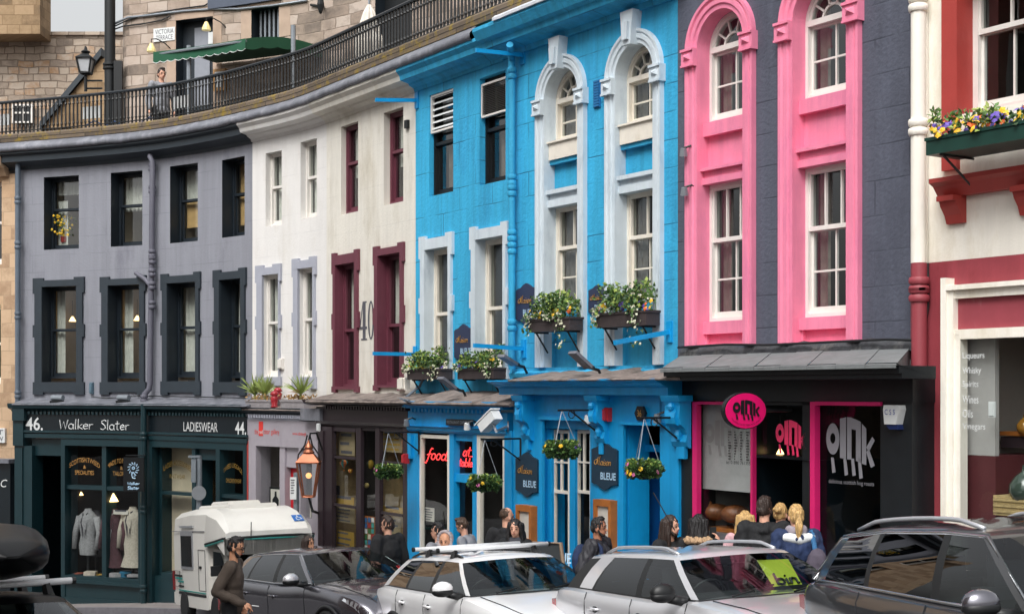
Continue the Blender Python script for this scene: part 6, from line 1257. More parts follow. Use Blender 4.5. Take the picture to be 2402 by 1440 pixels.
def car(name, label, s, pm, group='parked cars'):
    r = thing(name, label, 'car', (0, 0, 0), group); L, Wd, H = s['L'], s['W']/2, s['H']; top = s['top']; zb = s.get('zb', .24); rnd = random.Random(len(label))
    xs = sorted(set([round(-L/2 + L*i/26, 3) for i in range(27)] + [-L/2 + .03, -L/2 + .1, L/2 - .03, L/2 - .1, s['cab'][0], s['cab'][1]]))
    def wx(x):
        f = max(0, (abs(x)/(L/2) - .55)/.45); return Wd*(1 - (s.get('nose', .17) if x > 0 else s.get('tailr', .10))*f**2.6)
    b = MB(); P = []; n_ = 10
    for x in xs:
        e = max(0., 1 - max(0, (abs(x) - (L/2 - .1))/.1)); zt = ip(x, top); zz = zb + (.10 if e < .99 else 0)*(1 - e); half = section(wx(x)*(.955 + .045*e**.5), zz, zt - .05*(1 - e), s.get('crown', .045) if x > s['cab'][1] else .02)
        ring = [(-y, z) for y, z in half] + [(y, z) for y, z in half[-2::-1]]
        P += [Vector((x, y, z)) for y, z in ring]
    c = 2*n_ - 1; Fc = []; Ms = []
    for i in range(len(xs) - 1):
        cab = s['cab'][0] <= (xs[i] + xs[i+1])/2 <= s['cab'][1]
        for j in range(c - 1): Fc.append((i*c+j, (i+1)*c+j, (i+1)*c+j+1, i*c+j+1)); Ms.append(1 if cab and 7 <= j <= 10 else 2 if j in (0, c - 2) and s.get('sill') else 0)
    Fc += [tuple(range(c)), tuple(range(len(xs)*c - 1, (len(xs)-1)*c - 1, -1))]; Ms += [0, 0]
    for f_, m_ in zip(Fc, Ms): b.f.append(list(f_)); b.m.append(m_)
    b.v = P; b.uv = [(0, 0)]*len(P)
    body = b.build('body', [pm, m_cint, m_blk], r, True, True, 38)
    # glasshouse -------------------------------------------------------
    yr = s['yr']; cols = s['cols']; T = [0, .035, .3, .62, .93, 1]
    def zroof(x): return H - .05 - s.get('bow', .035)*((x - s['xm'])/1.2)**2
    B, Tp, kinds = [], [], []
    nw = 10; (xa0, xa1, _), (xd0, xd1, _) = cols[0], cols[-1]
    for (xb, xt, kd) in cols[:-1]: B.append((xb, -.878*wx(xb), ip(xb, top))); Tp.append((xt, -yr*(1 - .05*max(0, (abs(xt - s['xm'])/1.6))**2), zroof(xt))); kinds.append(kd + 'R')
    bowr, bowf = s.get('rbow', .12), s.get('fbow', .22)
    def cross(xb, xt, sg, bow, kd, first):
        y0, y1 = .878*wx(xb), yr*(1 - .05*max(0, (abs(xt - s['xm'])/1.6))**2)
        for i in range(nw):
            q = -1 + 2*i/nw; q = q if first else -q; k = bow*(1 - q*q)*sg
            B.append((xb + k, q*y0, ip(xb, top) + .02*(1 - q*q))); Tp.append((xt + k*.55, q*y1, zroof(xt) + .025*(1 - q*q))); kinds.append(kd)
    cross(xd0, xd1, -1, bowr, 'rear', True)
    for (xb, xt, kd), (_, _, kp) in zip(cols[:0:-1], cols[-2::-1]): B.append((xb, .878*wx(xb), ip(xb, top))); Tp.append((xt, yr*(1 - .05*max(0, (abs(xt - s['xm'])/1.6))**2), zroof(xt))); kinds.append(kp + 'L')
    cross(xa0, xa1, 1, bowf, 'front', False)
    N = len(B); rows = []
    for t in T:
        rw = []
        for q, p in zip(B, Tp):
            v = Vector(q).lerp(Vector(p), t); bl = .028*math.sin(PI*t); o_ = Vector((v.x - s['xm'], v.y*2, 0)).normalized(); rw.append(v + o_*bl)
        rows.append(rw)
    parts = {}
    def put(key, quad): parts.setdefault(key, []).append(quad)
    for i in range(N):
        j = (i + 1) % N; kd = kinds[i]
        for a in range(len(T) - 1):
            q = (rows[a][i], rows[a][j], rows[a+1][j], rows[a+1][i])
            if a == 0: put('trim', q)
            elif a == len(T) - 2: put('roof', q)
            elif kd[:4] == 'body': put('roof', q)
            elif kd[:3] == 'blk': put('trim', q)
            else: put(kd, q)
    cen = Vector(((xa1 + xd1)/2, 0, 0)); prev = rows[-1]
    for sc_, dz in ((.93, .018), (.7, .034), (.42, .045), (.15, .05)):
        cur = [Vector((cen.x + (p.x - cen.x)*sc_, p.y*sc_, p.z + dz)) for p in rows[-1]]
        for i in range(N): put('roof', (prev[i], prev[(i+1) % N], cur[(i+1) % N], cur[i]))
        prev = cur
    nms = {'roof': ('roof', pm), 'trim': ('window_trim', m_blk), 'front': ('windscreen', m_cglass), 'rear': ('rear_window', s.get('rg', m_dglass))}
    for key, qs in parts.items():
        g = MB(); seen = {}
        for q in qs:
            ids = []
            for v in q:
                kk = (round(v.x, 4), round(v.y, 4), round(v.z, 4))
                if kk not in seen: seen[kk] = len(g.v); g.v.append(v.copy()); g.uv.append((0, 0))
                ids.append(seen[kk])
            ids = [a for k_, a in enumerate(ids) if a != ids[k_ - 1]]
            if len(ids) > 2: g.f.append(ids); g.m.append(0)
        nm, mm = nms.get(key, ('side_window', s.get('rg', m_dglass) if key[:-1] in s.get('tint', ()) else m_cglass)); g.build(nm, mm, r, True, True, 40)
    if s.get('strip'):      # bright line round the side glass
        for sg in (-1, 1):
            pb = [Vector((xb, sg*(.878*wx(xb) + .012), ip(xb, top) + .012)) for xb, xt, k in cols]; pt = [Vector((xt, sg*(yr*(1 - .05*max(0, (abs(xt - s['xm'])/1.6))**2) + .012), zroof(xt) - .025)) for xb, xt, k in cols]
            g = MB(); g.tube(pb + pt[::-1], .014, 6, closed=True); g.build('bright_strip', m_chr, r, True, True)
    # doors, handles, mirrors, lamps, wheels ----------------------------
    def side(x, f, sg): h_ = section(wx(x), zb, ip(x, top), 0); zs = [p[1] for p in h_[:7]]; ys = [p[0] for p in h_[:7]]; z = zb + f*(ip(x, top) - zb); return Vector((x, sg*(float(np.interp(z, zs, ys)) + .002), z))
    for x in s['seams']:
        for sg in (-1, 1): g = MB(); g.tube([side(x, f, sg) for f in np.linspace(.06, .985, 12)], .0045, 4); g.build('door_seam', m_seam, r, False, True)
    for x in s['handles']:
        for sg in (-1, 1):
            p = side(x, .80, sg); g = MB(); g.tube([p + Vector((.09, 0, 0)), p + Vector((.075, sg*.028, .004)), p + Vector((-.075, sg*.028, .008)), p + Vector((-.09, 0, .008))], .015, 8); g.ball(p + Vector((0, -sg*.012, -.004)), (.075, .02, .04), 10, 1); g.build('door_handle', [s.get('hm', pm), m_seam], r, True, True)
    for sg in (-1, 1):
        xm_ = cols[0][0] - .22; p = Vector((xm_, sg*(wx(xm_) + .13), ip(xm_, top) + s.get('mz', .07))); mr = MB(); k = 12; mr.ball(p, (.075, .125, .085), 14); mo = mr.build('door_mirror', s.get('mm', pm), r, True, True)
        g = MB(); g.tube([Vector((xm_ + .02, sg*(wx(xm_)*.9), ip(xm_, top) + .0)), p + Vector((0, -sg*.05, -.06))], [.05, .035], 8); g.ball(p + Vector((0, 0, -.03)), (.078, .128, .06), 14); g.build('mirror_base', m_blk, mo, True, True)
        xh = L/2 - s.get('lx', .3); hl = MB()
        for q_ in range(6):
            x0_, x1_ = xh - .18 + .07*q_, xh - .18 + .07*(q_ + 1)
            if x1_ > L/2 - .03: break
            zt0, zt1 = ip(x0_, top) - .05, ip(x1_, top) - .05; y0_, y1_ = sg*(wx(x0_)*.985 + .008), sg*(wx(x1_)*.975 + .008); hl.add([(x0_, y0_, zt0 - .02 - .09*q_/6), (x1_, y1_, zt1 - .02 - .09*(q_+1)/6), (x1_, y1_*.96, zt1 + .012), (x0_, y0_*.97, zt0 + .006)], [(0, 1, 2, 3)])
        hl.add([(L/2 + .005, sg*wx(L/2)*.92, ip(L/2, top) - .16), (L/2 + .005, sg*wx(L/2)*.55, ip(L/2, top) - .17), (L/2 + .005, sg*wx(L/2)*.6, ip(L/2, top) - .08), (L/2 - .01, sg*wx(L/2)*.92, ip(L/2, top) - .06)], [(0, 1, 2, 3)]); hl.build('headlight', m_lamp, r, True, True)
        tl = MB(); x = -L/2 + .06; tl.box((-L/2 - .012, min(sg*wx(-L/2)*.72, sg*(wx(-L/2) + .004)), ip(x, top) - .42), (-L/2 + .16, max(sg*wx(-L/2)*.72, sg*(wx(-L/2) + .004)), ip(x, top) - .06)); tl.build('tail_light', m_tail, r, False, True)
        for xw in (s['wb'][0], s['wb'][1]):
            R_ = s['wr']; y = sg*(wx(xw) - .1); M = Matrix.Rotation(rad(90), 3, 'X')
            a = MB(); a.tube([Vector((xw + (R_ + .055)*math.cos(t), sg*(wx(xw) + .004), max(zb + .02, R_ + (R_ + .055)*math.sin(t)))) for t in np.linspace(-.25, PI + .25, 22)], .028, 6); a.build('wheel_arch', s.get('arch', m_blk), r, True, True)
            a = MB(); a.lathe((xw, y, R_), [(R_ + .05, -.1), (R_ + .05, .105)], 26, 0, M); a.build('arch_liner', m_tyre, r, False, True)
            t_ = MB(); y2 = sg*(wx(xw) - .055); t_.lathe((xw, y2, R_), [(R_*.62, -.1), (R_*.94, -.1), (R_, -.07), (R_, .07), (R_*.94, .1), (R_*.62, .1)], 28, 0, M); wl = t_.build('wheel', m_tyre, r, True, True, 40)
            q = MB(); q.lathe((xw, y2, R_), [(R_*.64, -.085), (R_*.64, .085)], 24, 0, M)
            for k in range(5):
                an = k*2*PI/5; dx, dz = math.cos(an), math.sin(an); q.add([(xw - dz*.035, y2 + sg*.1, R_ + dx*.035), (xw + dx*R_*.63 - dz*.05, y2 + sg*.095, R_ + dz*R_*.63 + dx*.05), (xw + dx*R_*.63 + dz*.05, y2 + sg*.095, R_ + dz*R_*.63 - dx*.05), (xw + dz*.035, y2 + sg*.1, R_ - dx*.035)], [(0, 1, 2, 3)])
            q.build('rim', m_rim, wl, False, True)
    g = MB(); xm2 = cols[0][1] - .12; g.ball((xm2, 0, zroof(xm2) - .08), (.03, .12, .035), 10); g.build('rear_view_mirror', m_cint, r, True, True)
    for sg in (-1, 1):
        g = MB(); g.tube([side(x, .42, sg) for x in np.linspace(s['wb'][0] + s['wr'] + .1, s['wb'][1] - s['wr'] - .1, 14)], .012, 6); g.build('side_moulding', s.get('mould', pm), r, True, True)
        g = MB(); g.tube([Vector((x, sg*wx(x)*(.80 - .1*(x - cols[0][0])/1.5), ip(x, top) + s.get('crown', .045)*.32 + .003)) for x in np.linspace(cols[0][0] + .1, L/2 - .12, 10)], .005, 4); g.build('bonnet_seam', m_seam, r, False, True)
    g = MB(); g.box((-L/2 - .03, -.26, .62), (-L/2 - .015, .26, .73)); g.build('number_plate', m_plate, r, False, True)
    gz = ip(L/2, top); g = MB(); hw = wx(L/2)*.5; g.box((L/2 - .02, -hw, gz - .42), (L/2 + .012, hw, gz - .12)); gl = g.build('grille', m_blk, r, False, True); g = MB()
    for k in range(5): g.box((L/2 + .012, -hw*.96, gz - .4 + k*.055), (L/2 + .018, hw*.96, gz - .375 + k*.055))
    g.build('grille_slat', m_chr, gl, False, True)
    g = MB(); g.box((-L/2 - .02, -Wd*.9, zb + .1), (-L/2 + .02, Wd*.9, zb + .35)); g.build('rear_bumper', m_blk, r, False, True)
    i_ = MB(); zt = ip(0, top)
    for sg in (-1, 1):
        for x in (s['seat'], s['seat'] - .85):
            i_.box((x - .09, sg*.38 - .24, zt - .3), (x + .05, sg*.38 + .24, zt + .1)); i_.box((x - .07, sg*.38 - .13, zt + .1), (x + .02, sg*.38 + .13, zt + .27))
    i_.build('seats', m_seat, r, False, True)
    d_ = MB(); xd = cols[0][0] - .32; d_.tube([Vector((xd, y, zt - .02)) for y in (-Wd*.8, 0, Wd*.8)], .09, 8); d_.build('dashboard', m_cint, r, True, True); w_ = MB(); c_ = Vector((xd - .2, -.38, zt + .0)); w_.tube([c_ + Vector((.07*math.cos(a), .19*math.sin(a), .17*math.cos(a))) for a in np.linspace(0, 2*PI, 20)[:-1]], .014, 6, closed=True); w_.build('steering_wheel', m_blk, r, True, True)
    wp_ = MB(); xw = cols[0][0] + .02
    for y0_ in (-.55, .1): wp_.tube([(xw + .15, y0_, ip(xw, top) + .04), (xw - .02, y0_ + .55, ip(xw, top) + .10)], .01, 4)
    wp_.build('wipers', m_blk, r, False, True)
    if s.get('rails'):
        rz, rm_ = s['rails']
        for sg in (-1, 1):
            g = MB(); xr0, xr1 = s['railx']; pts = [Vector((x, sg*(yr - .06), zroof(x) + (.02 + rz*min(1, 6*(t if t < .5 else 1 - t))))) for t in np.linspace(0, 1, 14) for x in (xr0 + (xr1 - xr0)*t,)]; g.tube(pts, .017, 8); g.build('roof_rail', rm_, r, True, True)
    for x in s.get('bars', ()):
        g = MB(); z = H + .055; g.tube([(x, -yr - .14, z), (x, yr + .14, z)], .026, 8); bo = g.build('roof_bar', mat('pale_roof_bar', '#d8dadc', .4), r, True, True)
        for sg in (-1, 1): g = MB(); g.tube([(x, sg*(yr - .06), z - .01), (x, sg*(yr - .04), zroof(x) - .0)], [.035, .05], 6); g.tube([(x, sg*(yr + .14), z), (x, sg*(yr + .17), z)], .028, 8); g.build('bar_foot', m_blk, bo, False, True)
    return r
p_white = paint('white_car_paint', '#eeeeef', 0, .3); p_silver = paint('silver_car_paint', '#d4d4d8', .45, .28); p_gun = paint('gunmetal_car_paint', '#74737b', .85, .24); p_dark = paint('dark_grey_car_paint', '#2c2d31', .3, .3); p_black = mat('black_car_paint', '#0a0b0d', .35, 0, .02, 3, spec=.22)
# white estate with roof bars
S1 = dict(L=4.6, W=1.80, H=1.405, top=[(-2.3, .88), (-2.2, .97), (-1.9, 1.0), (0, .96), (.85, .97), (1.5, .88), (2.05, .77), (2.3, .66)], cab=(-2.0, .8), yr=.57, xm=-.55, bow=.045,
          cols=[(.85, .12, 'body'), (.72, .02, 'fg'), (-.28, -.30, 'blk'), (-.40, -.38, 'rg'), (-1.12, -1.0, 'blk'), (-1.2, -1.08, 'qg'), (-1.85, -1.45, 'body'), (-2.1, -1.66, 'end')], tint=('rg', 'qg'), seams=(.78, -.35, -1.28), handles=(-.2, -1.05), wb=(-1.35, 1.45), wr=.32, seat=-.25, rails=(.04, m_blk), railx=(-1.6, .0), bars=(-.22, -1.02), mz=.1)
c1_ = up_on_road(car('estate_car', 'white estate car with two pale roof bars and a white door mirror', S1, p_white), (.85, -.78, .97), 1106, 1400, 25, 1.04)
# silver crossover with bin sign
S2 = dict(L=4.15, W=1.78, H=1.46, top=[(-2.07, .95), (-1.95, 1.06), (-1.6, 1.07), (0, 1.02), (.8, 1.04), (1.4, .98), (1.9, .88), (2.07, .76)], cab=(-1.8, .75), yr=.59, xm=-.45, bow=.04, sill=True,
          cols=[(.82, .18, 'body'), (.69, .08, 'fg'), (-.22, -.24, 'blk'), (-.33, -.33, 'rg'), (-1.18, -.98, 'blk'), (-1.22, -1.0, 'bodyq'), (-1.5, -1.3, 'blk'), (-1.82, -1.52, 'end')], tint=('rg',), mould=m_blk, seams=(.72, -.28, -1.2), handles=(-.12, -.98), wb=(-1.25, 1.35), wr=.34, seat=-.2, rails=(.05, m_rail), railx=(-1.3, .1), mm=m_blk, mz=.09)
c2_ = up_on_road(car('crossover_car', 'silver crossover with black door mirrors and a yellow bin paper behind the windscreen', S2, p_silver), (.82, -.76, 1.04), 1646, 1410, 24.5, 1.05)
b = MB(); b.add([(.50, .24, 1.05), (.50, .56, 1.05), (.30, .54, 1.32), (.28, .20, 1.33)], [(0, 1, 2, 3)]); pp = b.build('paper_sign', mat('lime_paper', '#d3e04a', .7, var=.05), c2_, False, True)
W_ = W; o_, ex, ey = Vector((.505, .24, 1.05)), Vector((.0, .31, 0)), Vector((-.205, -.02, .275))
def W(u_, z_, n_=0.): return o_ + ex*u_ + ey*z_ + Vector((.012, 0, .006))
b = MB(); whand(b, 'bin', .14, .96, .18, .34, 0, .012); b.build('lettering', m_iron, pp, False, True); W = W_
b = MB(); b.tube([(-1.35, .3, 1.6), (-1.75, .3, 2.0)], .006, 5); b.build('aerial', m_blk, c2_, False, True)
# gunmetal sport utility
S3 = dict(L=4.5, W=1.88, H=1.52, top=[(-2.25, .98), (-2.1, 1.06), (-1.5, 1.08), (0, 1.02), (.85, 1.05), (1.5, 1.0), (2.0, .88), (2.25, .72)], cab=(-1.9, .8), yr=.60, xm=-.4, bow=.05, crown=.06, nose=.22,
          cols=[(.88, .12, 'body'), (.74, .0, 'fg'), (-.30, -.32, 'blk'), (-.42, -.42, 'rg'), (-1.2, -1.1, 'blk'), (-1.28, -1.15, 'qg'), (-1.75, -1.4, 'body'), (-2.0, -1.62, 'end')], tint=('rg', 'qg'), seams=(.75, -.37, -1.3), handles=(-.2, -1.1), wb=(-1.35, 1.42), wr=.36, seat=-.2, strip=True, mm=p_silver, mz=.09)
c3_ = up_on_road(car('sport_utility_car', 'gunmetal sport utility with chrome window strip beside the man in brown', S3, p_gun), (.88, -.8, 1.05), 741, 1370, 36)
# dark grey people carrier
S4 = dict(L=4.85, W=1.90, H=1.70, top=[(-2.42, 1.10), (-2.3, 1.2), (-1.8, 1.21), (0, 1.16), (1.15, 1.14), (1.7, 1.1), (2.2, 1.0), (2.42, .85)], cab=(-2.1, 1.1), yr=.66, xm=-.5, bow=.05,
          cols=[(1.18, .35, 'body'), (1.04, .25, 'fg'), (-.05, -.1, 'blk'), (-.17, -.2, 'rg'), (-1.15, -1.12, 'blk'), (-1.23, -1.2, 'qg'), (-2.02, -1.78, 'body'), (-2.3, -1.98, 'end')], tint=('rg', 'qg'), seams=(1.05, -.1, -1.15), handles=(.05, -1.0), wb=(-1.45, 1.45), wr=.35, seat=.1, rails=(.045, m_rail), railx=(-1.75, .2), strip=True, mm=p_gun, mz=.1)
c4_ = up_on_road(car('people_carrier', 'big dark grey people carrier with silver roof rails and bright window line', S4, p_dark), (-2.32, -.88, 1.18), 1880, 1368, 11, 1.06)
# black car with a roof box
S5 = dict(L=4.5, W=1.80, H=1.46, top=[(-2.25, .9), (-2.15, .98), (-1.8, 1.0), (0, .96), (.8, .97), (1.5, .88), (2.05, .78), (2.25, .66)], cab=(-1.95, .75), yr=.56, xm=-.5, bow=.05,
          cols=[(.82, .05, 'body'), (.7, -.05, 'fg'), (-.30, -.32, 'blk'), (-.42, -.4, 'rg'), (-1.2, -1.05, 'blk'), (-1.28, -1.1, 'qg'), (-1.8, -1.4, 'body'), (-2.05, -1.6, 'end')], tint=('rg', 'qg'), seams=(.75, -.35, -1.25), handles=(-.2, -1.05), wb=(-1.35, 1.4), wr=.32, seat=-.25, bars=(-.25, -1.1), strip=True)
c5_ = up_on_road(car('hatchback_car', 'black car with a roof box at the left edge', S5, p_black), (.05, .56, 1.43), 150, 1392, 32, 1.06)
rb = MB(); P = []; Fc = []; st = np.linspace(0, 1, 15); k = 18
for t in st:
    f_ = min(1, (t/.10)**.5)*min(1, ((1 - t)/.42)**.5 if t < 1 else 0); f_ = max(f_, .03)
    for j in range(k): a = 2*PI*j/k; cy, cz = math.cos(a), math.sin(a); P.append(Vector((-1.75 + 2.15*t, .42*f_**.6*math.copysign(abs(cy)**.6, cy), 0.22 + .2*(f_**.9)*math.copysign(abs(cz)**.7, cz) - .05*t)))
for i in range(14):
    for j in range(k): Fc.append((i*k + j, (i+1)*k + j, (i+1)*k + (j+1) % k, i*k + (j+1) % k))
rb.add(P, Fc + [tuple(range(k)), tuple(range(15*k - 1, 14*k - 1, -1))])
rbr = thing('roof_box', 'glossy black roof box with a white end panel on the black car', 'roof box'); rb.build('shell', p_black, rbr, True, True, 50)
b = MB(); b.box((-1.72, -.436, .10), (-.2, -.40, .36)); b.build('side_panel', m_lw, rbr, False, True)
R5 = c5_.rotation_euler.to_matrix(); rbr.location = c5_.location + R5 @ Vector((.42, .02, 1.66))/K; rbr.rotation_euler = c5_.rotation_euler; rbr.scale = (1.15/K,)*3
# white camper van with a sleeping pod over the cab
p_camp = mat('camper_shell', '#dcdad4', .4, var=.03, scale=2, coat=.3, stain=('#bdb9b0', .15, 1.5))
cv = thing('camper_van', 'white camper van with a bulging pod over its cab and green stripes', 'camper van'); up_ = Vector((0, 0, 1))
def loft(mb, rings, m=0):
    k = len(rings[0]); P = [Vector(p) for rr in rings for p in rr]; mb.add(P, [(i*k+j, (i+1)*k+j, (i+1)*k+(j+1) % k, i*k+(j+1) % k) for i in range(len(rings)-1) for j in range(k)] + [tuple(range(k))[::-1], tuple(range((len(rings)-1)*k, len(rings)*k))], m)
def rr(x, hw, z0, z1, c=.1, tumble=.06): return [(x, -hw, z0), (x, hw, z0), (x, hw, z1 - c - .35), (x, hw - tumble*.6, z1 - c), (x, hw - tumble - c, z1), (x, -hw + tumble + c, z1), (x, -hw + tumble*.6, z1 - c), (x, -hw, z1 - c - .35)]
b = MB(); loft(b, [rr(-1.85, .72, .35, 1.85, .12), rr(-1.78, .78, .28, 1.94, .1), rr(-.6, .80, .28, 2.0, .1), rr(.55, .80, .28, 2.0, .1), rr(.62, .78, .30, 1.98, .1)]); b.build('living_body', p_camp, cv, True, True, 30)
b = MB(); loft(b, [rr(.5, .80, 1.36, 2.0, .1), rr(.7, .81, 1.40, 1.99, .12), rr(1.15, .80, 1.43, 1.9, .1), rr(1.52, .79, 1.47, 1.7, .06), rr(1.62, .77, 1.49, 1.6, .03)]); pod = b.build('cab_pod', p_camp, cv, True, True, 24)
b = MB(); b.tube([(.6, -.822, 1.40), (1.18, -.815, 1.45), (1.6, -.79, 1.50), (1.635, 0, 1.51), (1.6, .79, 1.50)], .02, 6); b.build('dark_stripe', m_iron, pod, False, True); b = MB(); b.tube([(.6, -.82, 1.37), (1.18, -.813, 1.42), (1.59, -.788, 1.47), (1.625, 0, 1.47), (1.59, .788, 1.46)], .018, 6); b.build('green_stripe', mat('teal_stripe', '#2f8d86', .5), pod, False, True)
b = MB(); loft(b, [rr(.6, .72, .3, 1.40, .08), rr(1.3, .72, .3, 1.36, .08, .1), rr(1.62, .70, .34, .98, .08), rr(1.72, .66, .38, .9, .06)]); b.build('cab', p_camp, cv, True, True, 30)
b = MB(); b.add([(1.38, -.6, 1.30), (1.38, .6, 1.30), (1.655, .62, 1.0), (1.655, -.62, 1.0)], [(0, 1, 2, 3)]); b.build('windscreen', m_dglass, cv, False, True); b = MB(); b.add([(.75, -.735, 1.28), (1.25, -.732, 1.26), (1.5, -.724, .95), (.75, -.738, .93)], [(3, 2, 1, 0)]); b.build('cab_window', m_dglass, cv, False, True)
b = MB(); b.box((-1.15, -.815, .95), (-.3, -.785, 1.62)); wn = b.build('side_window', mat('grey_window_frame', '#8d8f93', .4), cv, False, True); b = MB(); b.box((-1.09, -.822, 1.0), (-.36, -.815, 1.54)); b.build('pane', mat('smoky_pane', '#2b2523', .08, var=.4, scale=5), wn, False, True)
b = MB(); loft(b, [rr(-1.2, .45, 1.98, 2.06, .03, .02), rr(.75, .43, 1.98, 2.06, .03, .02)]); loft(b, [rr(-.9, .3, 2.06, 2.12, .03, .02), rr(.2, .3, 2.06, 2.12, .03, .02)]); b.build('roof_vent', p_camp, cv, True, True, 30)
b = MB(); m_tl = mat('teal_stripe', '#2f8d86')
for x0, x1, z, h, m_ in ((-1.7, -1.15, .80, .035, 0), (-1.65, -1.15, .755, .03, 1), (-1.45, -1.05, .70, .03, 1), (-1.4, -1.05, .62, .03, 0), (-1.4, .5, .55, .02, 1), (-1.4, .5, .49, .045, 0)): b.box((x0, -.807, z), (x1, -.798, z + h), m_)
b.build('side_stripes', [m_iron, m_tl], cv, False, True)
b = MB(); b.add([(1.22, .52, 1.87), (1.22, .68, 1.87), (1.36, .68, 1.79), (1.36, .52, 1.79)], [(3, 2, 1, 0)]); 
def podp(y, z): t = (1.9 - z)/(1.9 - 1.7); return Vector((1.15 + .37*t + .014, y, z + .01))
b = MB(); b.add([podp(.48, 1.72), podp(.66, 1.72), podp(.66, 1.82), podp(.48, 1.82)], [(0, 1, 2, 3)]); ds = b.build('blue_badge', mat('blue_badge', '#2a66b0', .5), pod, False, True)
b = MB(); b.tube([podp(.57, 1.81) + Vector((.008, 0, 0)), podp(.57, 1.775) + Vector((.008, 0, 0)), podp(.61, 1.77) + Vector((.008, 0, 0)), podp(.63, 1.745) + Vector((.008, 0, 0))], .008, 4); b.tube([podp(.57 + .035*math.cos(a), 1.76 + .026*math.sin(a)) + Vector((.008, 0, 0)) for a in np.linspace(2, 5.6, 9)], .007, 4); b.build('wheelchair_mark', m_lw, ds, False, True)
b = MB(); b.tube([(1.45, -.3, 1.36), (1.62, -.32, 1.45), (1.64, -.31, 1.75)], .008, 5); b.build('aerial', m_blk, cv, False, True); b = MB(); b.box((-1.98, -.75, .3), (-1.82, .75, .5)); b.build('rear_bumper', p_camp, cv, False, True)
for x0, x1, z0, z1 in ((-1.74, -1.3, .62, .9), (.05, .5, .6, 1.3)):
    b = MB(); b.tube([(x0, -.804, z0), (x1, -.804, z0), (x1, -.804, z1), (x0, -.804, z1)], .006, 4, closed=True); b.build('locker_seam', m_seam, cv, False, True)
b = MB(); b.tube([(-1.8, -.806, 1.62), (.5, -.806, 1.62)], .008, 4); b.build('body_seam', m_lead, cv, False, True); b = MB(); b.box((-.25, -.815, 1.68), (-1.2, -.8, 1.72)); b.build('awning_rail', m_rail, cv, False, True)
b = MB(); b.box((-1.8, -.82, .55), (-1.74, -.76, .9)); b.build('tail_light', m_tail, cv, False, True); b = MB(); b.box((.1, -.822, .98), (.24, -.80, 1.02)); b.build('door_handle', m_blk, cv, False, True)
b = MB(); b.box((1.2, -.9, .88), (1.28, -.74, 1.05)); b.build('door_mirror', m_blk, cv, False, True)
for sg in (-1, 1):
    for xw in (-1.0, 1.1):
        M = Matrix.Rotation(rad(90), 3, 'X'); b = MB(); b.lathe((xw, sg*.74, .28), [(.17, -.08), (.26, -.08), (.28, -.05), (.28, .05), (.26, .08), (.17, .08)], 20, 0, M); wl = b.build('wheel', m_tyre, cv, True, True, 40); b = MB(); b.lathe((xw, sg*.74, .28), [(.17, -.07), (.17, .07)], 16, 0, M); b.build('rim', m_rim, wl, False, True)
up_on_road(cv, (.6, -.80, 1.40), 484, 1276, 27, 1.085)
# ------------------------------------------------------------------ what stands in the shop windows
m_tweed = mat('grey_tweed', '#8d8d8f', .9, var=.25, scale=25); m_dkcl = mat('dark_tweed', '#35343a', .9, var=.25, scale=25); m_plaid = mat('plum_check', '#4a2f35', .9, var=.3, scale=18); m_oat = mat('oatmeal_wool', '#b5ad9f', .9, var=.2, scale=25)
def mannequin(px, pt, pb, n, m, m2, lab, skirt=False):
    q = wp(px, pb, n); tt, nn = frame(U(px, n)); H = Z(px, pt, n) - q.z; r = thing('mannequin', lab, 'mannequin', tuple(q), 'dressed mannequins in the clothes shop window'); k = H/.95
    X = Matrix((tt, nn, Vector((0, 0, 1)))).transposed()
    b = MB(); b.lathe(q, [(.0, 0), (.13*k, .0), (.02*k, .02), (.02*k, .3*k)], 10); b.build('stand', m_iron, r)
    b = MB(); P = []; sec = [(.13, .1, .28), (.15, .1, .42), (.12, .085, .56), (.155, .1, .74), (.165, .085, .84), (.06, .05, .92), (.05, .045, .95)]
    if skirt: sec = [(.2, .13, .1)] + sec
    for a, c, z in sec:
        for j in range(16): an = 2*PI*j/16; P.append(q + X @ Vector((a*k*math.cos(an), c*k*math.sin(an), z*k)))
    b.add(P, [(i*16+j, i*16+(j+1) % 16, (i+1)*16+(j+1) % 16, (i+1)*16+j) for i in range(len(sec)-1) for j in range(16)]); b.build('jacket', m, r, True)
    b = MB()
    for sg in (-1, 1): b.tube([q + X @ Vector((sg*.155*k, 0, .83*k)), q + X @ Vector((sg*.215*k, .02*k, .6*k)), q + X @ Vector((sg*.2*k, .07*k, .36*k))], [.05*k, .045*k, .035*k], 8)
    b.build('sleeves', m, r, True); b = MB()
    for sg in (-1, 1): b.add([q + X @ Vector(v) for v in ((sg*.012*k, .104*k, .5*k), (sg*.06*k, .098*k, .76*k), (sg*.05*k, .06*k, .9*k), (sg*.02*k, .075*k, .88*k))], [(0, 1, 2, 3)] if sg > 0 else [(3, 2, 1, 0)])
    b.build('lapels', m2, r)
mannequin(207, 1192, 1345, .08, m_tweed, m_dkcl, 'mannequin in a grey tweed jacket in the left pane of the clothes shop'); mannequin(226, 1196, 1348, -.12, m_dkcl, m_tweed, 'mannequin in a dark jacket behind the grey tweed one')
mannequin(268, 1192, 1345, .06, m_plaid, m_tweed, 'mannequin in a plum checked jacket and skirt in the right pane of the clothes shop', True); mannequin(312, 1188, 1345, .06, m_oat, m_dkcl, 'mannequin in a long oatmeal coat in the right pane of the clothes shop', True)
m_shade = mat('lit_glass_shade', '#f0d9a8', .4, var=0, emit='#ffd18a', es=3.5)
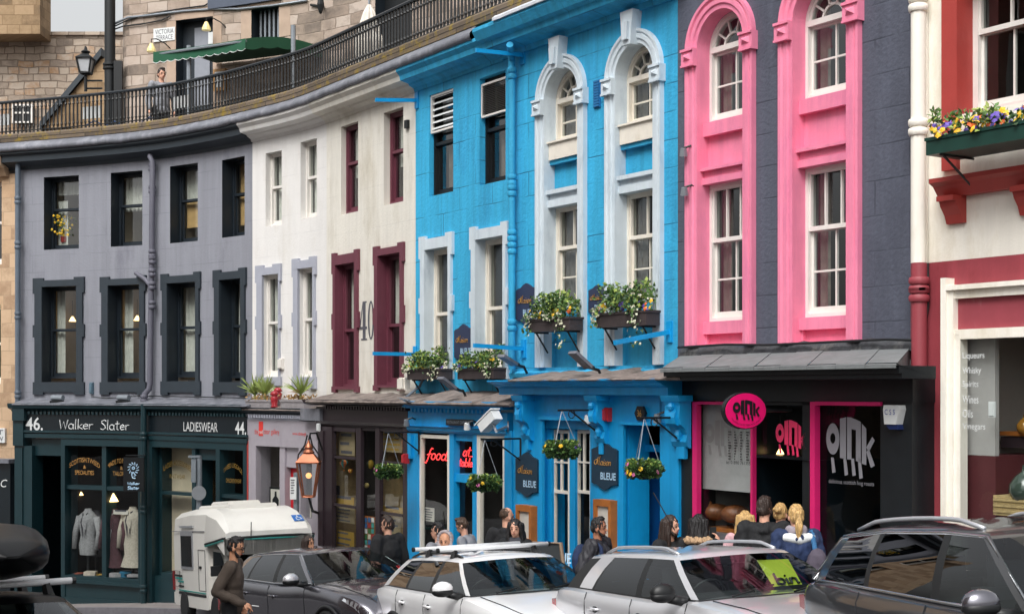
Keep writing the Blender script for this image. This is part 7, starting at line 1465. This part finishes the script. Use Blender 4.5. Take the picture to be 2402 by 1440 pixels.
def pendant(px, py, n, s_, lab, grp='lit pendant lamps behind the windows', up_=.4):
    q = wp(px, py, n); r = thing('pendant_lamp', lab, 'lamp', tuple(q), grp); b = MB(); b.lathe(q, [(.13*s_, -.09*s_), (.1*s_, -.03*s_), (.05*s_, .05*s_), (.03*s_, .09*s_)], 12); b.build('lamp_shade', m_shade, r, True); b = MB(); b.tube([q + Vector((0, 0, .09*s_)), q + Vector((0, 0, up_))], .006, 4); b.build('flex', m_iron, r)
pendant(264, 1166, .1, .95, 'bell shaped lit lamp over the plum checked mannequin'); pendant(190, 1157, -.4, .4, 'tiny lit lamp deep in the left pane of the clothes shop'); pendant(170, 748, -.7, .6, 'lit pendant lamp in the first lower window of the grey house'); pendant(322, 746, -.7, .6, 'lit pendant lamp in the second lower window of the grey house'); pendant(487, 1150, -.2, .6, 'lit amber lamp in the clothes shop doorway beside the sign post'); pendant(1830, 1058, .0, .35, 'small lit spot hanging inside the hog roast shop door')
b = MB(); n = .2
for i, (x, c) in enumerate(((168, 0), (190, 1), (212, 2), (228, 3), (272, 4), (296, 0), (314, 4))):
    q = wp(x, 1352, n - .1*(i % 2)); b.box((q.x - .12, q.y - .08, q.z), (q.x + .12, q.y + .12, q.z + .05 + .03*(i % 3)), c)
tag(b.build('folded_cloth_row', [mat('cloth_teal', '#2b6f8f', .9), mat('cloth_rust', '#8a4a3a', .9), m_oat, mat('cloth_mustard', '#a88638', .9), m_tweed]), 'low row of folded tweed and scarves along the clothes shop window floor', 'clothing')
def sheet(px0, px1, y0, y1, n, m, lab, name='poster', cat='poster', lines=None, frame_=None, grp=None):
    b = MB(); xm = (px0+px1)/2; z0, z1 = Z(xm, y1, n), Z(xm, y0, n); b.wbox(U(px0, n), U(px1, n), z0, z1, n - .008, n); o = tag(b.build(name, m), lab, cat, grp)
    if lines:
        l = MB(); ua, ub = U(px0, n), U(px1, n); random.seed(int(px0 + y0))
        for t in np.linspace(.86, .14, lines): x0 = random.uniform(.08, .2); l.wquad(ua + (ub-ua)*x0, ua + (ub-ua)*random.uniform(.6, .92), z0 + (z1-z0)*(t - .18/lines), z0 + (z1-z0)*(t + .18/lines), n + .003)
        l.build('print_lines', m_greyl if frame_ is None else frame_, o)
    return o
m_pap = mat('poster_paper', '#cfcac0', .8, var=.06); m_yel = mat('yellow_poster', '#a8862f', .8, var=.1); m_tan = mat('kraft_poster', '#9a8a6a', .8, var=.12)
sheet(266, 300, 1196, 1206, .2, m_pap, 'white name card above the mannequins in the clothes shop', lines=1)
o = sheet(632, 660, 1142, 1196, .16, m_iron, 'black framed picture of a bottle in the gallery window', 'framed_picture', 'picture'); b = MB(); n = .166; b.wquad(U(635, n), U(657, n), Z(646, 1192, n), Z(646, 1147, n), n); b.build('picture_mount', m_pap, o); b = MB(); n = .17; u0_, u1_ = U(638, n), U(655, n); z0_, z1_ = Z(646, 1190, n), Z(646, 1152, n); L_ = u1_ - u0_; b.add([W(u0_ + L_*x, z0_ + (z1_-z0_)*y, n) for x, y in ((.1,0),(.9,0),(.95,.5),(.65,.7),(.62,1),(.38,1),(.35,.7),(.05,.5))], [tuple(range(8))]); b.build('bottle_picture', m_iron, o)
sheet(708, 730, 1180, 1212, .15, m_pap, 'small framed print low in the narrow gallery pane', 'framed_picture', 'picture', 2)
for i, (x0, x1, y0, y1, m, lab, k) in enumerate(((795, 832, 1012, 1068, m_tan, 'kraft poster with dark print at the top of the left gift shop pane', 3), (781, 790, 1020, 1050, m_yel, 'narrow yellow board at the top left of the gift shop', 0), (782, 796, 1138, 1160, m_iron, 'small dark card in the middle of the left gift shop pane', 0), (786, 830, 1164, 1182, m_yel, 'yellow banner above the lower bar of the left gift shop pane', 1), (784, 832, 1190, 1225, m_tan, 'kraft poster with bold print in the lower left gift shop pane', 4), (786, 830, 1245, 1280, m_yel, 'yellow poster at the foot of the left gift shop pane', 3), (898, 944, 1188, 1204, m_yel, 'yellow pennant in the right gift shop pane', 1), (893, 943, 1012, 1060, m_tan, 'faded kraft poster at the top of the right gift shop pane', 4), (897, 940, 1212, 1262, m_tan, 'kraft poster behind the man looking into the gift shop', 4))):
    sheet(x0, x1, y0, y1, .255, m, lab, lines=k or None, frame_=m_yel if m is m_tan and i % 2 else None, grp='posters in the gift shop panes')
pc = thing('postcard_rack', 'rack of colourful postcards in the gift shop doorway', 'rack', tuple(wp(862, 1290, .3))); random.seed(11); cols = [mat('card_' + k, c, .6) for k, c in (('red', '#a83a3a'), ('blue', '#3f6a9a'), ('cream', '#d8d0bc'), ('green', '#4a7a4c'), ('white', '#dcdcd8'), ('teal', '#4a9a92'))]
b = MB(); n = .3
for i in range(4):
    for j in range(6): a = 847 + i*8; y = 1213 + j*13; n = .3; b.wquad(U(a, n), U(a + 6.5, n), Z(a, y + 11, n), Z(a, y, n), n, random.randrange(6))
b.build('postcards', cols, pc); b = MB(); b.wbox(U(845, .29), U(880, .29), Z(862, 1300, .29), Z(862, 1210, .29), .27, .29); b.build('rack_back', m_oak, pc)
def balloon(px, py, n, R, m, m2, lab):
    q = wp(px, py, n); r = thing('toy_balloon', lab, 'ornament', tuple(q), 'toy balloons in the gift shop'); b = MB(); sg = 16; pr = [(.1, -.9), (.35, -.7), (.75, -.2), (.95, .2), (.9, .55), (.55, .9), (.05, 1)]; P = []; Fc = []; Ms = []
    for a, z in pr:
        for j in range(sg): an = 2*PI*j/sg; P.append(q + Vector((a*R*math.cos(an), a*R*math.sin(an), z*R)))
    b.v = P; b.uv = [(0, 0)]*len(P)
    for i in range(len(pr)-1):
        for j in range(sg): b.f.append([i*sg+j, i*sg+(j+1) % sg, (i+1)*sg+(j+1) % sg, (i+1)*sg+j]); b.m.append((j//2) % 2)
    b.build('envelope', [m, m2], r, True); b = MB(); b.box((q.x - R*.16, q.y - R*.16, q.z - R*1.6), (q.x + R*.16, q.y + R*.16, q.z - R*1.3)); b.build('basket', m_oak, r)
m_oran = mat('toy_orange', '#d2703a', .5); m_teal2 = mat('toy_teal', '#4a8a86', .5); m_yell = mat('toy_yellow', '#c9a33a', .5); m_dkgr = mat('toy_green', '#3f4a2c', .5)
balloon(807, 1088, .25, .075, m_oran, m_teal2, 'orange and teal toy balloon in the left gift shop pane'); balloon(866, 1092, .1, .12, m_yell, m_dkgr, 'yellow striped toy balloon in the gift shop doorway'); balloon(822, 1105, .22, .045, m_yell, m_oran, 'little yellow and orange toy balloon beside the teal one')
b = MB(); b.ball(wp(860, 1138, .2), .045, 12); tag(b.build('globe_lamp', mat('pale_globe', '#d8c078', .4), None, True), 'pale round globe in the gift shop doorway', 'lamp')
sheet(994, 1018, 1190, 1222, .27, m_pap, 'white menu sheet in the left pane of the blue shop', lines=5)
sheet(1634, 1764, 948, 1150, .2, mat('menu_board_white', '#b4b4b4', .7, var=.16, scale=2), 'tall pale banner with faint pig and menu columns in the left hog roast window', 'window_banner', 'banner')
l = MB(); random.seed(2)
for cx_ in (1708, 1722, 1736, 1750):
    for k in range(11): l.wquad(U(cx_, .21), U(cx_ + random.uniform(2, 8), .21), Z(1735, 1012 + k*6.4 + 2.2, .21), Z(1735, 1012 + k*6.4, .21), .21)
oink(l, U(1652, .21), U(1740, .21), Z(1700, 1070, .21), Z(1700, 985, .21), .206, 1); l.build('menu_print', [m_brown, mat('faint_pig_print', '#a3a0a0', .7)], bpy.data.objects['window_banner'])
tr = thing('hog_roast', 'browned roast hog on a board in the left hog roast window', 'roast', tuple(wp(1700, 1235, .05))); m_roast = mat('roast_crackling', '#7a4a2a', .4, var=.35, scale=8, bump=.4)
blob_p = [(1680, 1200, .0, (.2, .13, .1)), (1725, 1205, .0, (.18, .14, .11)), (1755, 1222, .05, (.12, .12, .1)), (1660, 1185, .08, (.06, .06, .1))]
b = MB()
for px, py, n, rr_ in blob_p: b.ball(wp(px, py, n), rr_, 12)
hg = b.build('roast_meat', m_roast, tr, True); b = MB(); b.wbox(U(1645, .15), U(1768, .15), Z(1700, 1248, .15), Z(1700, 1240, .15), -.3, .15); b.build('carving_board', m_oak, tr)
b = MB(); b.wbox(U(1636, .2), U(1768, .2), Z(1700, 1310, .2), Z(1700, 1250, .2), -.5, .2); tag(b.build('shop_counter', mat('steel_counter', '#8f9296', .35, metal=.5)), 'steel counter behind the left hog roast window', 'counter')
# spirits shop
n = -.5; r = thing('shop_shelf', 'wooden shelf across the spirits shop window', 'shelf', tuple(wp(2380, 1020, n))); b = MB(); b.wbox(U(2345, n), U(2600, n), Z(2380, 1022, n), Z(2380, 1012, n), n - .35, n); b.build('board', m_oak, r); b = MB(); b.wbox(U(2345, n), U(2600, n), Z(2380, 1050, n), Z(2380, 1024, n), n - .3, n - .02); b.build('apron', m_brown, r)
n = -.1; b = MB(); b.wbox(U(2254, n), U(2335, n), Z(2290, 1330, n), Z(2290, 1067, n), -.9, n); tag(b.build('shop_counter', mat('plum_counter', '#55282c', .5, var=.1)), 'dark red counter inside the spirits shop window', 'counter')
m_dem = mat('green_demijohn', '#3c4a42', .08, var=.1, coat=.5); m_amb = mat('amber_demijohn', '#a0702c', .1, var=.2, coat=.5)
for px, py, n, R, m, lab in ((2404, 1145, -.1, .15, m_dem, 'green glass demijohn half cut by the right edge of the picture'), (2404, 1000, -.5, .08, m_amb, 'amber demijohn on the shelf of the spirits shop')):
    q = wp(px, py, n); b = MB(); b.lathe(q, [(.2*R, -R), (.7*R, -.85*R), (R, -.2*R), (.95*R, .25*R), (.6*R, .75*R), (.2*R, 1.05*R), (.16*R, 1.4*R), (.2*R, 1.45*R)], 20); tag(b.build('demijohn', m, None, True), lab, 'demijohn', 'demijohns in the spirits shop')
n = .0; r = thing('wicker_hamper', 'pale wicker hamper in the spirits shop window', 'hamper', tuple(wp(2370, 1206, n))); b = MB(); ua, ub = U(2330, n), U(2440, n); z0, z1 = Z(2370, 1210, n), Z(2370, 1163, n)
for i in range(7): z = z0 + (z1 - z0)*i/7; b.wbox(ua + .006*(i % 2), ub, z, z + (z1-z0)/7.6, n - .4, n + .012*(i % 2))
b.build('weave', mat('pale_wicker', '#b09a6c', .8, var=.25, scale=14, bump=.4, bscale=60), r)
# a potted plant with yellow flowers in the top left window of the grey house
q = wp(150, 560, -.42); r = thing('window_plant', 'potted plant with yellow blossom in the top left window of the grey house', 'plant', tuple(q)); random.seed(5); b = MB(); b.lathe(q - Vector((0, 0, .08)), [(.06, 0), (.08, .12)], 10); b.build('pot', m_redb, r); b = MB(); g = MB()
for i in range(150):
    t = random.random(); p = q + Vector((random.gauss(0, .12), random.gauss(0, .06), .05 + .45*t)); leaf(b, p, .06, .018, None, random.choice((1, 2)))
    if i % 3 == 0: flower(g, p + Vector((0, -.05, 0)), .03, Vector((0, -1, .2)))
b.build('foliage', LEAFM, r); g.build('yellow_flowers', m_fy, r)
# ------------------------------------------------------------------ people
def blob(name, prims, vox, m, parent, jit=0, js=18, smooth=2):
    """tapered limbs and ellipsoids melted into one continuous surface"""
    mb = MB()
    for p in prims:
        if p[0] == 'c':
            _, a, r0, b_, r1 = p; a, b_ = Vector(a), Vector(b_); d = b_ - a; L = d.length
            if L < 1e-5: continue
            q = d.to_track_quat('Z', 'Y').to_matrix(); pr = []
            for i in range(6): t = -PI/2 + PI/2*i/5; pr.append((max(.0005, r0*math.cos(t)), r0*math.sin(t)))
            for i in range(6): t = PI/2*i/5; pr.append((max(.0005, r1*math.cos(t)), L + r1*math.sin(t)))
            mb.lathe(a, pr, 12, 0, q)
        else:
            c_, r_ = p[1], p[2]; M = Euler(p[3]).to_matrix() if len(p) > 3 else None; mb.ball(c_, r_, 14, 0, M)
    o = mb.build(name, m, parent, False, True); md = o.modifiers.new('r', 'REMESH'); md.mode = 'VOXEL'; md.voxel_size = vox; md.use_smooth_shade = True
    if smooth: m2 = o.modifiers.new('s', 'SMOOTH'); m2.iterations = smooth; m2.factor = .5
    dg = bpy.context.evaluated_depsgraph_get(); me = bpy.data.meshes.new_from_object(o.evaluated_get(dg)); o.modifiers.clear(); old = o.data; o.data = me; bpy.data.meshes.remove(old); me.name = name
    if jit:
        n = len(me.vertices); co = np.empty(n*3, np.float32); no = np.empty(n*3, np.float32); me.vertices.foreach_get('co', co); me.vertices.foreach_get('normal', no); co = co.reshape(-1, 3); no = no.reshape(-1, 3)
        sx, sy, sz = (js, js, js*.55) if js < 60 else (js, js, js*.12)
        f = np.array([noise.noise((c[0]*sx, c[1]*sy, c[2]*sz)) for c in co]); co = co + no*(f*jit)[:, None]; me.vertices.foreach_set('co', co.astype(np.float32).ravel()); me.update()
    return o
SK = {}
def skin(k, col): return mat('skin_' + k, col, .55, var=.06, scale=12)
sk_l, sk_m, sk_d = skin('fair', '#d9a58c'), skin('warm', '#c48f70'), skin('tan', '#a9745a')
m_lip = mat('lips', '#9a5148', .5); m_eye = mat('eye_dark', '#1c1715', .3); m_eyew = mat('eye_white', '#c9c4bf', .3)
def hairm(k, col): return mat('hair_' + k, col, .5, var=.15, scale=10, streak=(.5, (70, 70, 9)), bump=.5, bscale=70)
h_blk, h_brn, h_lbr, h_bln = hairm('black', '#141112'), hairm('brown', '#33241d'), hairm('short_brown', '#4a3627'), hairm('blonde', '#c9a36a')
def cloth(k, col, rough=.85): return mat('cloth_' + k, col, rough, var=.18, scale=9, bump=.25, bscale=60)
c_blk, c_brn, c_nvy, c_gry, c_char, c_jean, c_pnk = cloth('black', '#17181b'), cloth('brown', '#4a4038'), cloth('navy', '#1c2c4e'), cloth('grey_marl', '#85878d'), cloth('charcoal', '#2b2b31', .6), cloth('denim', '#2c3a52'), cloth('pink', '#c9a0a6')
def hand(pr, w_, d, palm_n, r=1., curl=.5, hold=False):
    """palm, four unequal curled fingers and a thumb from its side; w_ = wrist, d = along the hand, palm_n = way the palm faces"""
    d = d.normalized(); n_ = (palm_n - d*palm_n.dot(d)).normalized(); s = d.cross(n_)
    pr.append(('c', w_, .026*r, w_ + d*.05*r, .032*r))
    for k, (o_, L) in enumerate(((-.030, .062), (-.010, .074), (.011, .07), (.031, .055))):
        b0 = w_ + d*.075*r + s*o_*r; pr.append(('c', w_ + d*.04*r + s*o_*.7*r, .015*r, b0, .012*r)); c_ = curl*(1 + .12*k) if not (hold and k == 0) else curl*.45
        a1 = b0 + (d*math.cos(c_*.8) + n_*math.sin(c_*.8))*L*.5*r; a2 = a1 + (d*math.cos(c_*1.7) + n_*math.sin(c_*1.7))*L*.55*r; pr += [('c', b0, .0105*r, a1, .0095*r), ('c', a1, .0095*r, a2, .0075*r)]
    t0 = w_ + d*.02*r - s*.026*r; t1 = t0 + (d*.6 - s*.6 + n_*.4).normalized()*.04*r; t2 = t1 + (d*.85 - s*.1 + n_*.5).normalized()*.032*r; pr += [('c', t0, .015*r, t1, .012*r), ('c', t1, .012*r, t2, .009*r)]
V = Vector
def person(label, px, py, Ym, face, sk, hair, hairstyle, top, bottom, group=None, arms=None, look=0, nod=0, lean=0, beard=None, bulk=0, hands=False, top_kind='jacket', glasses=False, z0=None, female=False, collar=None, Yb=None):
    Y = Yb if Yb else Ym/K; hx = (px - CXP)*Y/FPX; hz = (HY - py)*Y/FPX; g = ground(hx, Y) if z0 is None else z0; h = (hz - g)*K; s = h/1.75
    a = rad(face); rot = math.atan2(-math.cos(a), math.sin(a))
    dx = lean*.0 
    r = thing('person', label, 'person', (0, 0, 0), group)
    vox = .0065 if hands else .0115
    sw = .17 if female else .19; hd_ = Euler((0, rad(nod), rad(look))).to_matrix(); ly = math.sin(rad(lean)); lc = math.cos(rad(lean))
    def T(x, y, z):      # lean the trunk forward about the hips
        if z < .95: return V((x, y, z))
        k = z - .95; return V((x*lc + k*ly, y, .95 + k*lc - x*ly))
    nk = T(0, 0, 1.47); hc = nk + V((ly*.14 + .015, 0, .15)); HP = lambda x, y, z: hc + hd_ @ V((x, y, z))
    A = arms or {}
    L_ = {}
    for sg, k in ((1, 'L'), (-1, 'R')):
        sh = T(0, sg*sw, 1.41); el, wr, dd, pn = A.get(k, (V((-.03, sg*(sw + .07), 1.12)), V((.06, sg*(sw + .06), .88)), V((.1, 0, -1)), V((.2, -sg, 0)))); L_[k] = (sh, T(*el) if lean else el, T(*wr) if lean else wr, dd, pn)
    b = [('e', HP(0, 0, .035), (.094, .076, .098)), ('e', HP(.018, 0, -.04), (.07, .058, .07)), ('e', HP(.05, 0, -.078), (.034, .034, .028)), ('c', HP(.082, 0, .015), .010, HP(.104, 0, -.022), .014), ('e', HP(.0, .076, -.01), (.022, .012, .03)), ('e', HP(.0, -.076, -.01), (.022, .012, .03)), ('c', HP(.082, -.03, .032), .012, HP(.082, .03, .032), .012), ('e', HP(.076, 0, -.055), (.02, .027, .012)),
         ('c', nk + V((0, 0, -.05)), .056, HP(-.012, 0, -.03), .052), ('c', T(0, -.1, 1.4), .06, T(0, .1, 1.4), .06), ('e', T(0, 0, 1.25), (.1, .15, .2)), ('e', T(0, 0, 1.02), (.1, .145, .14))]
    for sg in (1, -1):
        b += [('c', (0, sg*.09, .93), .085, (.01, sg*.1, .49), .055), ('c', (.01, sg*.1, .49), .053, (-.02, sg*.1, .09), .036), ('c', (-.05, sg*.1, .045), .036, (.13, sg*.115, .03), .03)]
    for k in 'LR':
        sh, el, wr, dd, pn = L_[k]; b += [('c', sh, .052, el, .04), ('c', el, .038, wr, .026)]; hand(b, wr, V(dd), V(pn), 1., .75 if hands else .6, A.get('hold') == k)
    body = blob('body', b, vox, sk, r, 0, smooth=2)
    j = []
    bk = .028 + bulk
    j += [('c', T(0, -sw*.72, 1.40), .062 + bk*.5, T(0, sw*.72, 1.40), .062 + bk*.5), ('e', T(0, 0, 1.24), (.112 + bk, .165 + bk*.6, .24)), ('e', T(0, 0, 1.05), (.112 + bk, .16 + bk*.6, .22)), ('e', T(0, 0, .9), (.11 + bk, .16 + bk*.6, .13))]
    for k in 'LR':
        sh, el, wr, dd, pn = L_[k]; j += [('c', sh, .058 + bk*.7, el, .047 + bk*.7), ('c', el, .046 + bk*.7, wr.lerp(el, .06), .033 + bk*.7)]
    if top_kind in ('puffer', 'hood', 'fur', 'jacket'): j += [('c', nk + V((-.03, -.03, -.03)), .062, nk + V((-.03, .03, -.03)), .062)]
    if top_kind in ('puffer', 'fur'): j += [('e', nk + V((-.09, 0, -.06)), (.065, .1, .05))]
    blob(top_kind if top_kind in ('jacket', 'sweater') else 'coat', j, .0125, top, r, .013 if top_kind != 'puffer' else .022, 14 if top_kind != 'puffer' else 22)
    t = [('c', (0, -.05, .93), .115, (0, .05, .93), .115)]
    for sg in (1, -1): t += [('c', (0, sg*.085, .92), .105, (.012, sg*.1, .49), .072), ('c', (.012, sg*.1, .49), .07, (-.02, sg*.1, .1), .056)]
    blob('trousers', t, .015, bottom, r, .008, 16)
    for sg in (1, -1): blob('shoe', [('c', (-.06, sg*.1, .05), .047, (.14, sg*.117, .042), .04), ('c', (-.04, sg*.1, .09), .045, (-.03, sg*.1, .12), .045)], .012, m_blk, r)
    if hairstyle != 'none':
        q = [('e', HP(-.008, 0, .048), (.095, .081, .097))] if hairstyle != 'stubble' else [('e', HP(-.02, 0, .046), (.088, .080, .082))]
        if hairstyle == 'short': q += [('e', HP(-.055, 0, -.0), (.046, .07, .062)), ('e', HP(.02, 0, .118), (.06, .06, .03)), ('c', HP(.005, .075, .02), .014, HP(-.02, .07, -.03), .012), ('c', HP(.005, -.075, .02), .014, HP(-.02, -.07, -.03), .012)]
        if hairstyle == 'bald': q = [('e', HP(-.05, 0, -.005), (.05, .079, .05)), ('c', HP(-.03, .078, .0), .012, HP(.01, .078, .02), .008), ('c', HP(-.03, -.078, .0), .012, HP(.01, -.078, .02), .008)]
        if hairstyle in ('long', 'verylong'):
            dn = .30 if hairstyle == 'long' else .44
            for y in (-.075, -.04, 0, .04, .075): q.append(('c', HP(-.07 if abs(y) < .06 else -.03, y, .05), .045, V(HP(-.10 if abs(y) < .06 else -.045, y*1.35, -.06)) + V((-.02, 0, -dn + .08)), .032))
            for y in (-.082, .082): q += [('c', HP(.03, y, .06), .024, HP(.015, y*1.12, -.08), .028), ('c', HP(.015, y*1.12, -.08), .028, HP(.02, y*1.2, -.08) + V((0, 0, -dn*.6)), .02)]
        if hairstyle == 'ponytail': q += [('e', HP(-.05, 0, -.005), (.055, .074, .06)), ('e', HP(-.115, 0, .045), (.03, .03, .03)), ('c', HP(-.12, 0, .04), .026, HP(-.15, 0, -.08), .04), ('c', HP(-.15, 0, -.08), .04, HP(-.15, .01, -.22), .022)]
        if hairstyle == 'bun': q += [('e', HP(-.05, 0, 0), (.055, .072, .06)), ('e', HP(-.11, 0, .07), (.05, .052, .048))]
        blob('hair', q, .008, hair, r, .014, 62, 1)
    fx = MB()
    for sg in (1, -1): fx.ball(HP(.083, sg*.03, .008), (.010, .014, .007), 8)
    fx.build('eyes', m_eye, r, True, True); fx = MB()
    for sg in (1, -1): fx.tube([HP(.087, sg*.014, .032), HP(.091, sg*.03, .037), HP(.079, sg*.05, .03)], [.005, .006, .003], 5)
    fx.build('eyebrows', hair if hairstyle not in ('none',) else h_brn, r, True, True)
    fx = MB(); fx.tube([HP(.085, -.022, -.056), HP(.097, 0, -.053), HP(.085, .022, -.056)], [.004, .008, .004], 6); fx.build('lips', m_lip, r, True, True)
    if beard: blob('beard', [('c', HP(.03, -.058, -.05), .016, HP(.06, -.034, -.088), .022), ('c', HP(.03, .058, -.05), .016, HP(.06, .034, -.088), .022), ('c', HP(.06, -.034, -.088), .02, HP(.06, .034, -.088), .022), ('c', HP(.092, -.024, -.038), .006, HP(.092, .024, -.038), .006), ('c', HP(.01, .068, -.01), .011, HP(.03, .06, -.05), .013), ('c', HP(.01, -.068, -.01), .011, HP(.03, -.06, -.05), .013)], .007, beard, r, .004, 60)
    if glasses:
        g_ = MB()
        for sg in (1, -1): g_.tube([HP(.1, sg*.032 + .024*math.cos(t), .008 + .018*math.sin(t)) for t in np.linspace(0, 2*PI, 13)[:-1]], .003, 4, closed=True); g_.tube([HP(.098, sg*.056, .012), HP(0, sg*.082, .012)], .003, 4)
        g_.build('glasses', m_iron, r, False, True)
    r.rotation_euler = (0, 0, rot); r.scale = (s/K,)*3; o_ = Matrix.Rotation(rot, 3, 'Z') @ (hc*s/K); r.location = (hx - o_.x, Y - o_.y, g)
    r['h'] = h; del r['h']
    return r, HP, nk
# -- the man in brown with a cigarette
r, HP, nk = person('man in a brown sweater with beard and glasses holding a cigarette beside the gunmetal car', 552, 1259, 16.6, 88, sk_m, h_blk, 'short', c_brn, c_blk, None,
    {'R': (V((-.13, -.27, 1.12)), V((.2, -.22, .99)), V((1, .1, -.45)), V((.1, .3, -1)), ), 'L': (V((-.05, .27, 1.12)), V((.08, .25, .9)), V((.3, 0, -1)), V((0, -1, 0))), 'hold': 'R'}, 0, 14, 3, h_blk, .0, True, 'sweater', True)
b = MB(); b.tube([(.30, -.235, .965), (.385, -.235, .955)], .006, 6); b.build('cigarette', m_lw, r, False, True)
person('dark haired woman glimpsed between the camper van and the gallery', 724, 1257, 22.0, 60, sk_m, h_brn, 'long', c_blk, c_jean, female=True)
person('man in a black coat seen from behind looking into the gift shop', 909, 1211, 21.2, 222, sk_l, h_brn, 'short', c_blk, c_blk, bulk=.03, look=20)
# -- woman in a striped hood
r, HP, nk = person('woman with a pale striped hood up behind the roof bars', 1043, 1249, 18.9, 14, sk_m, h_blk, 'none', c_char, c_jean, female=True, look=-22, nod=8)
m_hood = mat('striped_hood', '#a49c9e', .9, var=.2, scale=14, stain=('#57505a', .3, 9))
hp = []
for k in range(11): a = rad(-112 + 224*k/10); hp.append(('c', HP(-.01, .098*math.sin(a), .035 + .115*math.cos(a)), .026, HP(-.09, .08*math.sin(a), .03 + .09*math.cos(a)), .04))
hp += [('c', HP(-.08, 0, 0), .085, nk + V((-.06, 0, -.03)), .09), ('c', HP(-.01, .088, -.03), .03, nk + V((.03, .05, -.05)), .035), ('c', HP(-.01, -.088, -.03), .03, nk + V((.03, -.05, -.05)), .035)]
blob('hood', hp, .009, m_hood, r, .006, 25)
person('dark haired person in grey facing the left pane of the blue shop', 1027, 1226, 20.0, 235, sk_l, h_blk, 'short', c_gry, c_blk, look=15)
person('brown haired man bending his head in the blue shop doorway', 1085, 1212, 21.6, 250, sk_l, h_lbr, 'short', c_gry, c_jean, lean=12, nod=25)
person('man with a shaved head in black seen from behind beside the oak menu case', 1189, 1190, 19.9, 160, sk_l, h_lbr, 'stubble', c_blk, c_blk, beard=h_brn, look=-35)
r, HP, nk = person('woman with very long black hair and a dark scarf in front of the blue restaurant', 1209, 1218, 19.0, -18, sk_l, h_blk, 'verylong', c_blk, c_blk, female=True, look=5)
blob('scarf', [('c', nk + V((.05*math.cos(a), .06*math.sin(a), -.0)), .045, nk + V((.06*math.cos(a + .8), .07*math.sin(a + .8), -.02)), .045) for a in np.arange(0, 6.3, .8)], .011, cloth('scarf', '#3a3c44'), r, .012, 16)
r, HP, nk = person('bearded man in a charcoal padded jacket with a blue rucksack strap', 1404, 1214, 17.2, 62, sk_d, h_blk, 'short', c_char, c_blk, None,
    {'R': (V((-.07, -.29, 1.13)), V((.04, -.3, .9)), V((.2, .05, -1)), V((.3, 1, 0)))}, 8, 0, 0, h_blk, .035, True, 'puffer')
b = MB(); b.tube([(-.13, -.14, 1.2), (-.07, -.15, 1.42), (.03, -.145, 1.475), (.11, -.14, 1.4), (.14, -.14, 1.2)], .028, 6); b.build('rucksack_strap', c_nvy, r, True, True); blob('rucksack', [('e', (-.23, 0, 1.2), (.1, .15, .22))], .014, c_nvy, r, .01, 12)
person('man with long brown hair and a goatee turning his head', 1573, 1209, 16.3, 40, sk_l, h_brn, 'long', c_blk, c_jean, look=20, beard=h_brn)
r, HP, nk = person('woman with black hair and a fur trimmed hood raising a phone', 1640, 1207, 16.0, 165, sk_l, h_blk, 'long', c_blk, c_blk, None,
    {'R': (V((.16, -.22, 1.2)), V((.34, -.17, 1.40)), V((.4, .1, 1)), V((0, 1, .2)))}, -15, female=True, top_kind='fur')
blob('fur_trim', [('e', nk + V((-.1 + .07*math.cos(a), .12*math.sin(a), -.0)), (.045, .045, .04)) for a in np.arange(0, 6.3, .5)], .009, mat('pale_fur', '#a5886a', .95, var=.3, scale=30), r, .02, 45)
blob('ear_muff', [('e', HP(-.01, .09, .05), (.035, .025, .035)), ('e', HP(-.01, -.09, .05), (.035, .025, .035))], .009, h_blk, r, .01, 50)
b = MB(); b.box((.40, -.15, 1.44), (.41, -.07, 1.58)); b.build('phone', m_iron, r, False, True)
person('blonde woman in pale pink at the shop window, hair loose', 1748, 1199, 16.9, 168, sk_l, h_bln, 'long', c_pnk, c_jean, female=True)
person('tall man with short dark hair in a black padded jacket before the hog roast shop', 1793, 1166, 15.9, 170, sk_l, h_brn, 'short', c_blk, c_blk, bulk=.035, top_kind='puffer', look=-15)
person('blonde woman with a bun half hidden behind the tall man', 1831, 1181, 17.0, 175, sk_l, h_bln, 'bun', c_blk, c_blk, female=True, look=-25)
r, HP, nk = person('woman with a blonde ponytail in a navy coat with white collar and a rucksack', 1867, 1184, 15.2, 182, sk_l, h_bln, 'ponytail', c_nvy, c_jean, female=True, bulk=.03, top_kind='puffer')
blob('scarf', [('c', nk + V((.06*math.cos(a), .07*math.sin(a), .02)), .05, nk + V((.06*math.cos(a + .8), .07*math.sin(a + .8), .01)), .05) for a in np.arange(0, 6.3, .8)], .011, cloth('pale_scarf', '#948c95'), r, .012, 18)
blob('white_collar', [('c', (-.06, -.14, 1.42), .05, (-.1, 0, 1.40), .06), ('c', (-.1, 0, 1.40), .06, (-.06, .14, 1.42), .05)], .012, m_lw, r, .008, 16)
blob('rucksack', [('e', (-.2, -.17, 1.13), (.09, .12, .19)), ('e', (-.25, -.18, 1.05), (.06, .09, .1))], .012, cloth('rucksack_grey', '#4d4653'), r, .012, 16)
b = MB(); b.tube([(-.17, -.15, 1.0), (-.16, -.16, 1.3), (-.05, -.15, 1.475), (.1, -.14, 1.4), (.13, -.15, 1.15)], .03, 6); b.build('rucksack_strap', cloth('blue_strap', '#2c5f8a'), r, True, True)
# -- the young man on the terrace
Yt = W(U(378, -.85), 0, -.85).y
person('young man in a grey hooded top standing on the terrace behind the railing', 379, 161, 0, 25, sk_l, h_brn, 'short', c_gry, c_blk, None, None, 12, 4, top_kind='hood', z0=5.05, Yb=Yt)
# ------------------------------------------------------------------ to metres: the whole place grows about the eye, so nothing moves in the picture
for o in list(SC.objects):
    if o.parent is None and o.type not in ('CAMERA', 'LIGHT'):
        o.location = o.location * K; o.scale = o.scale * K
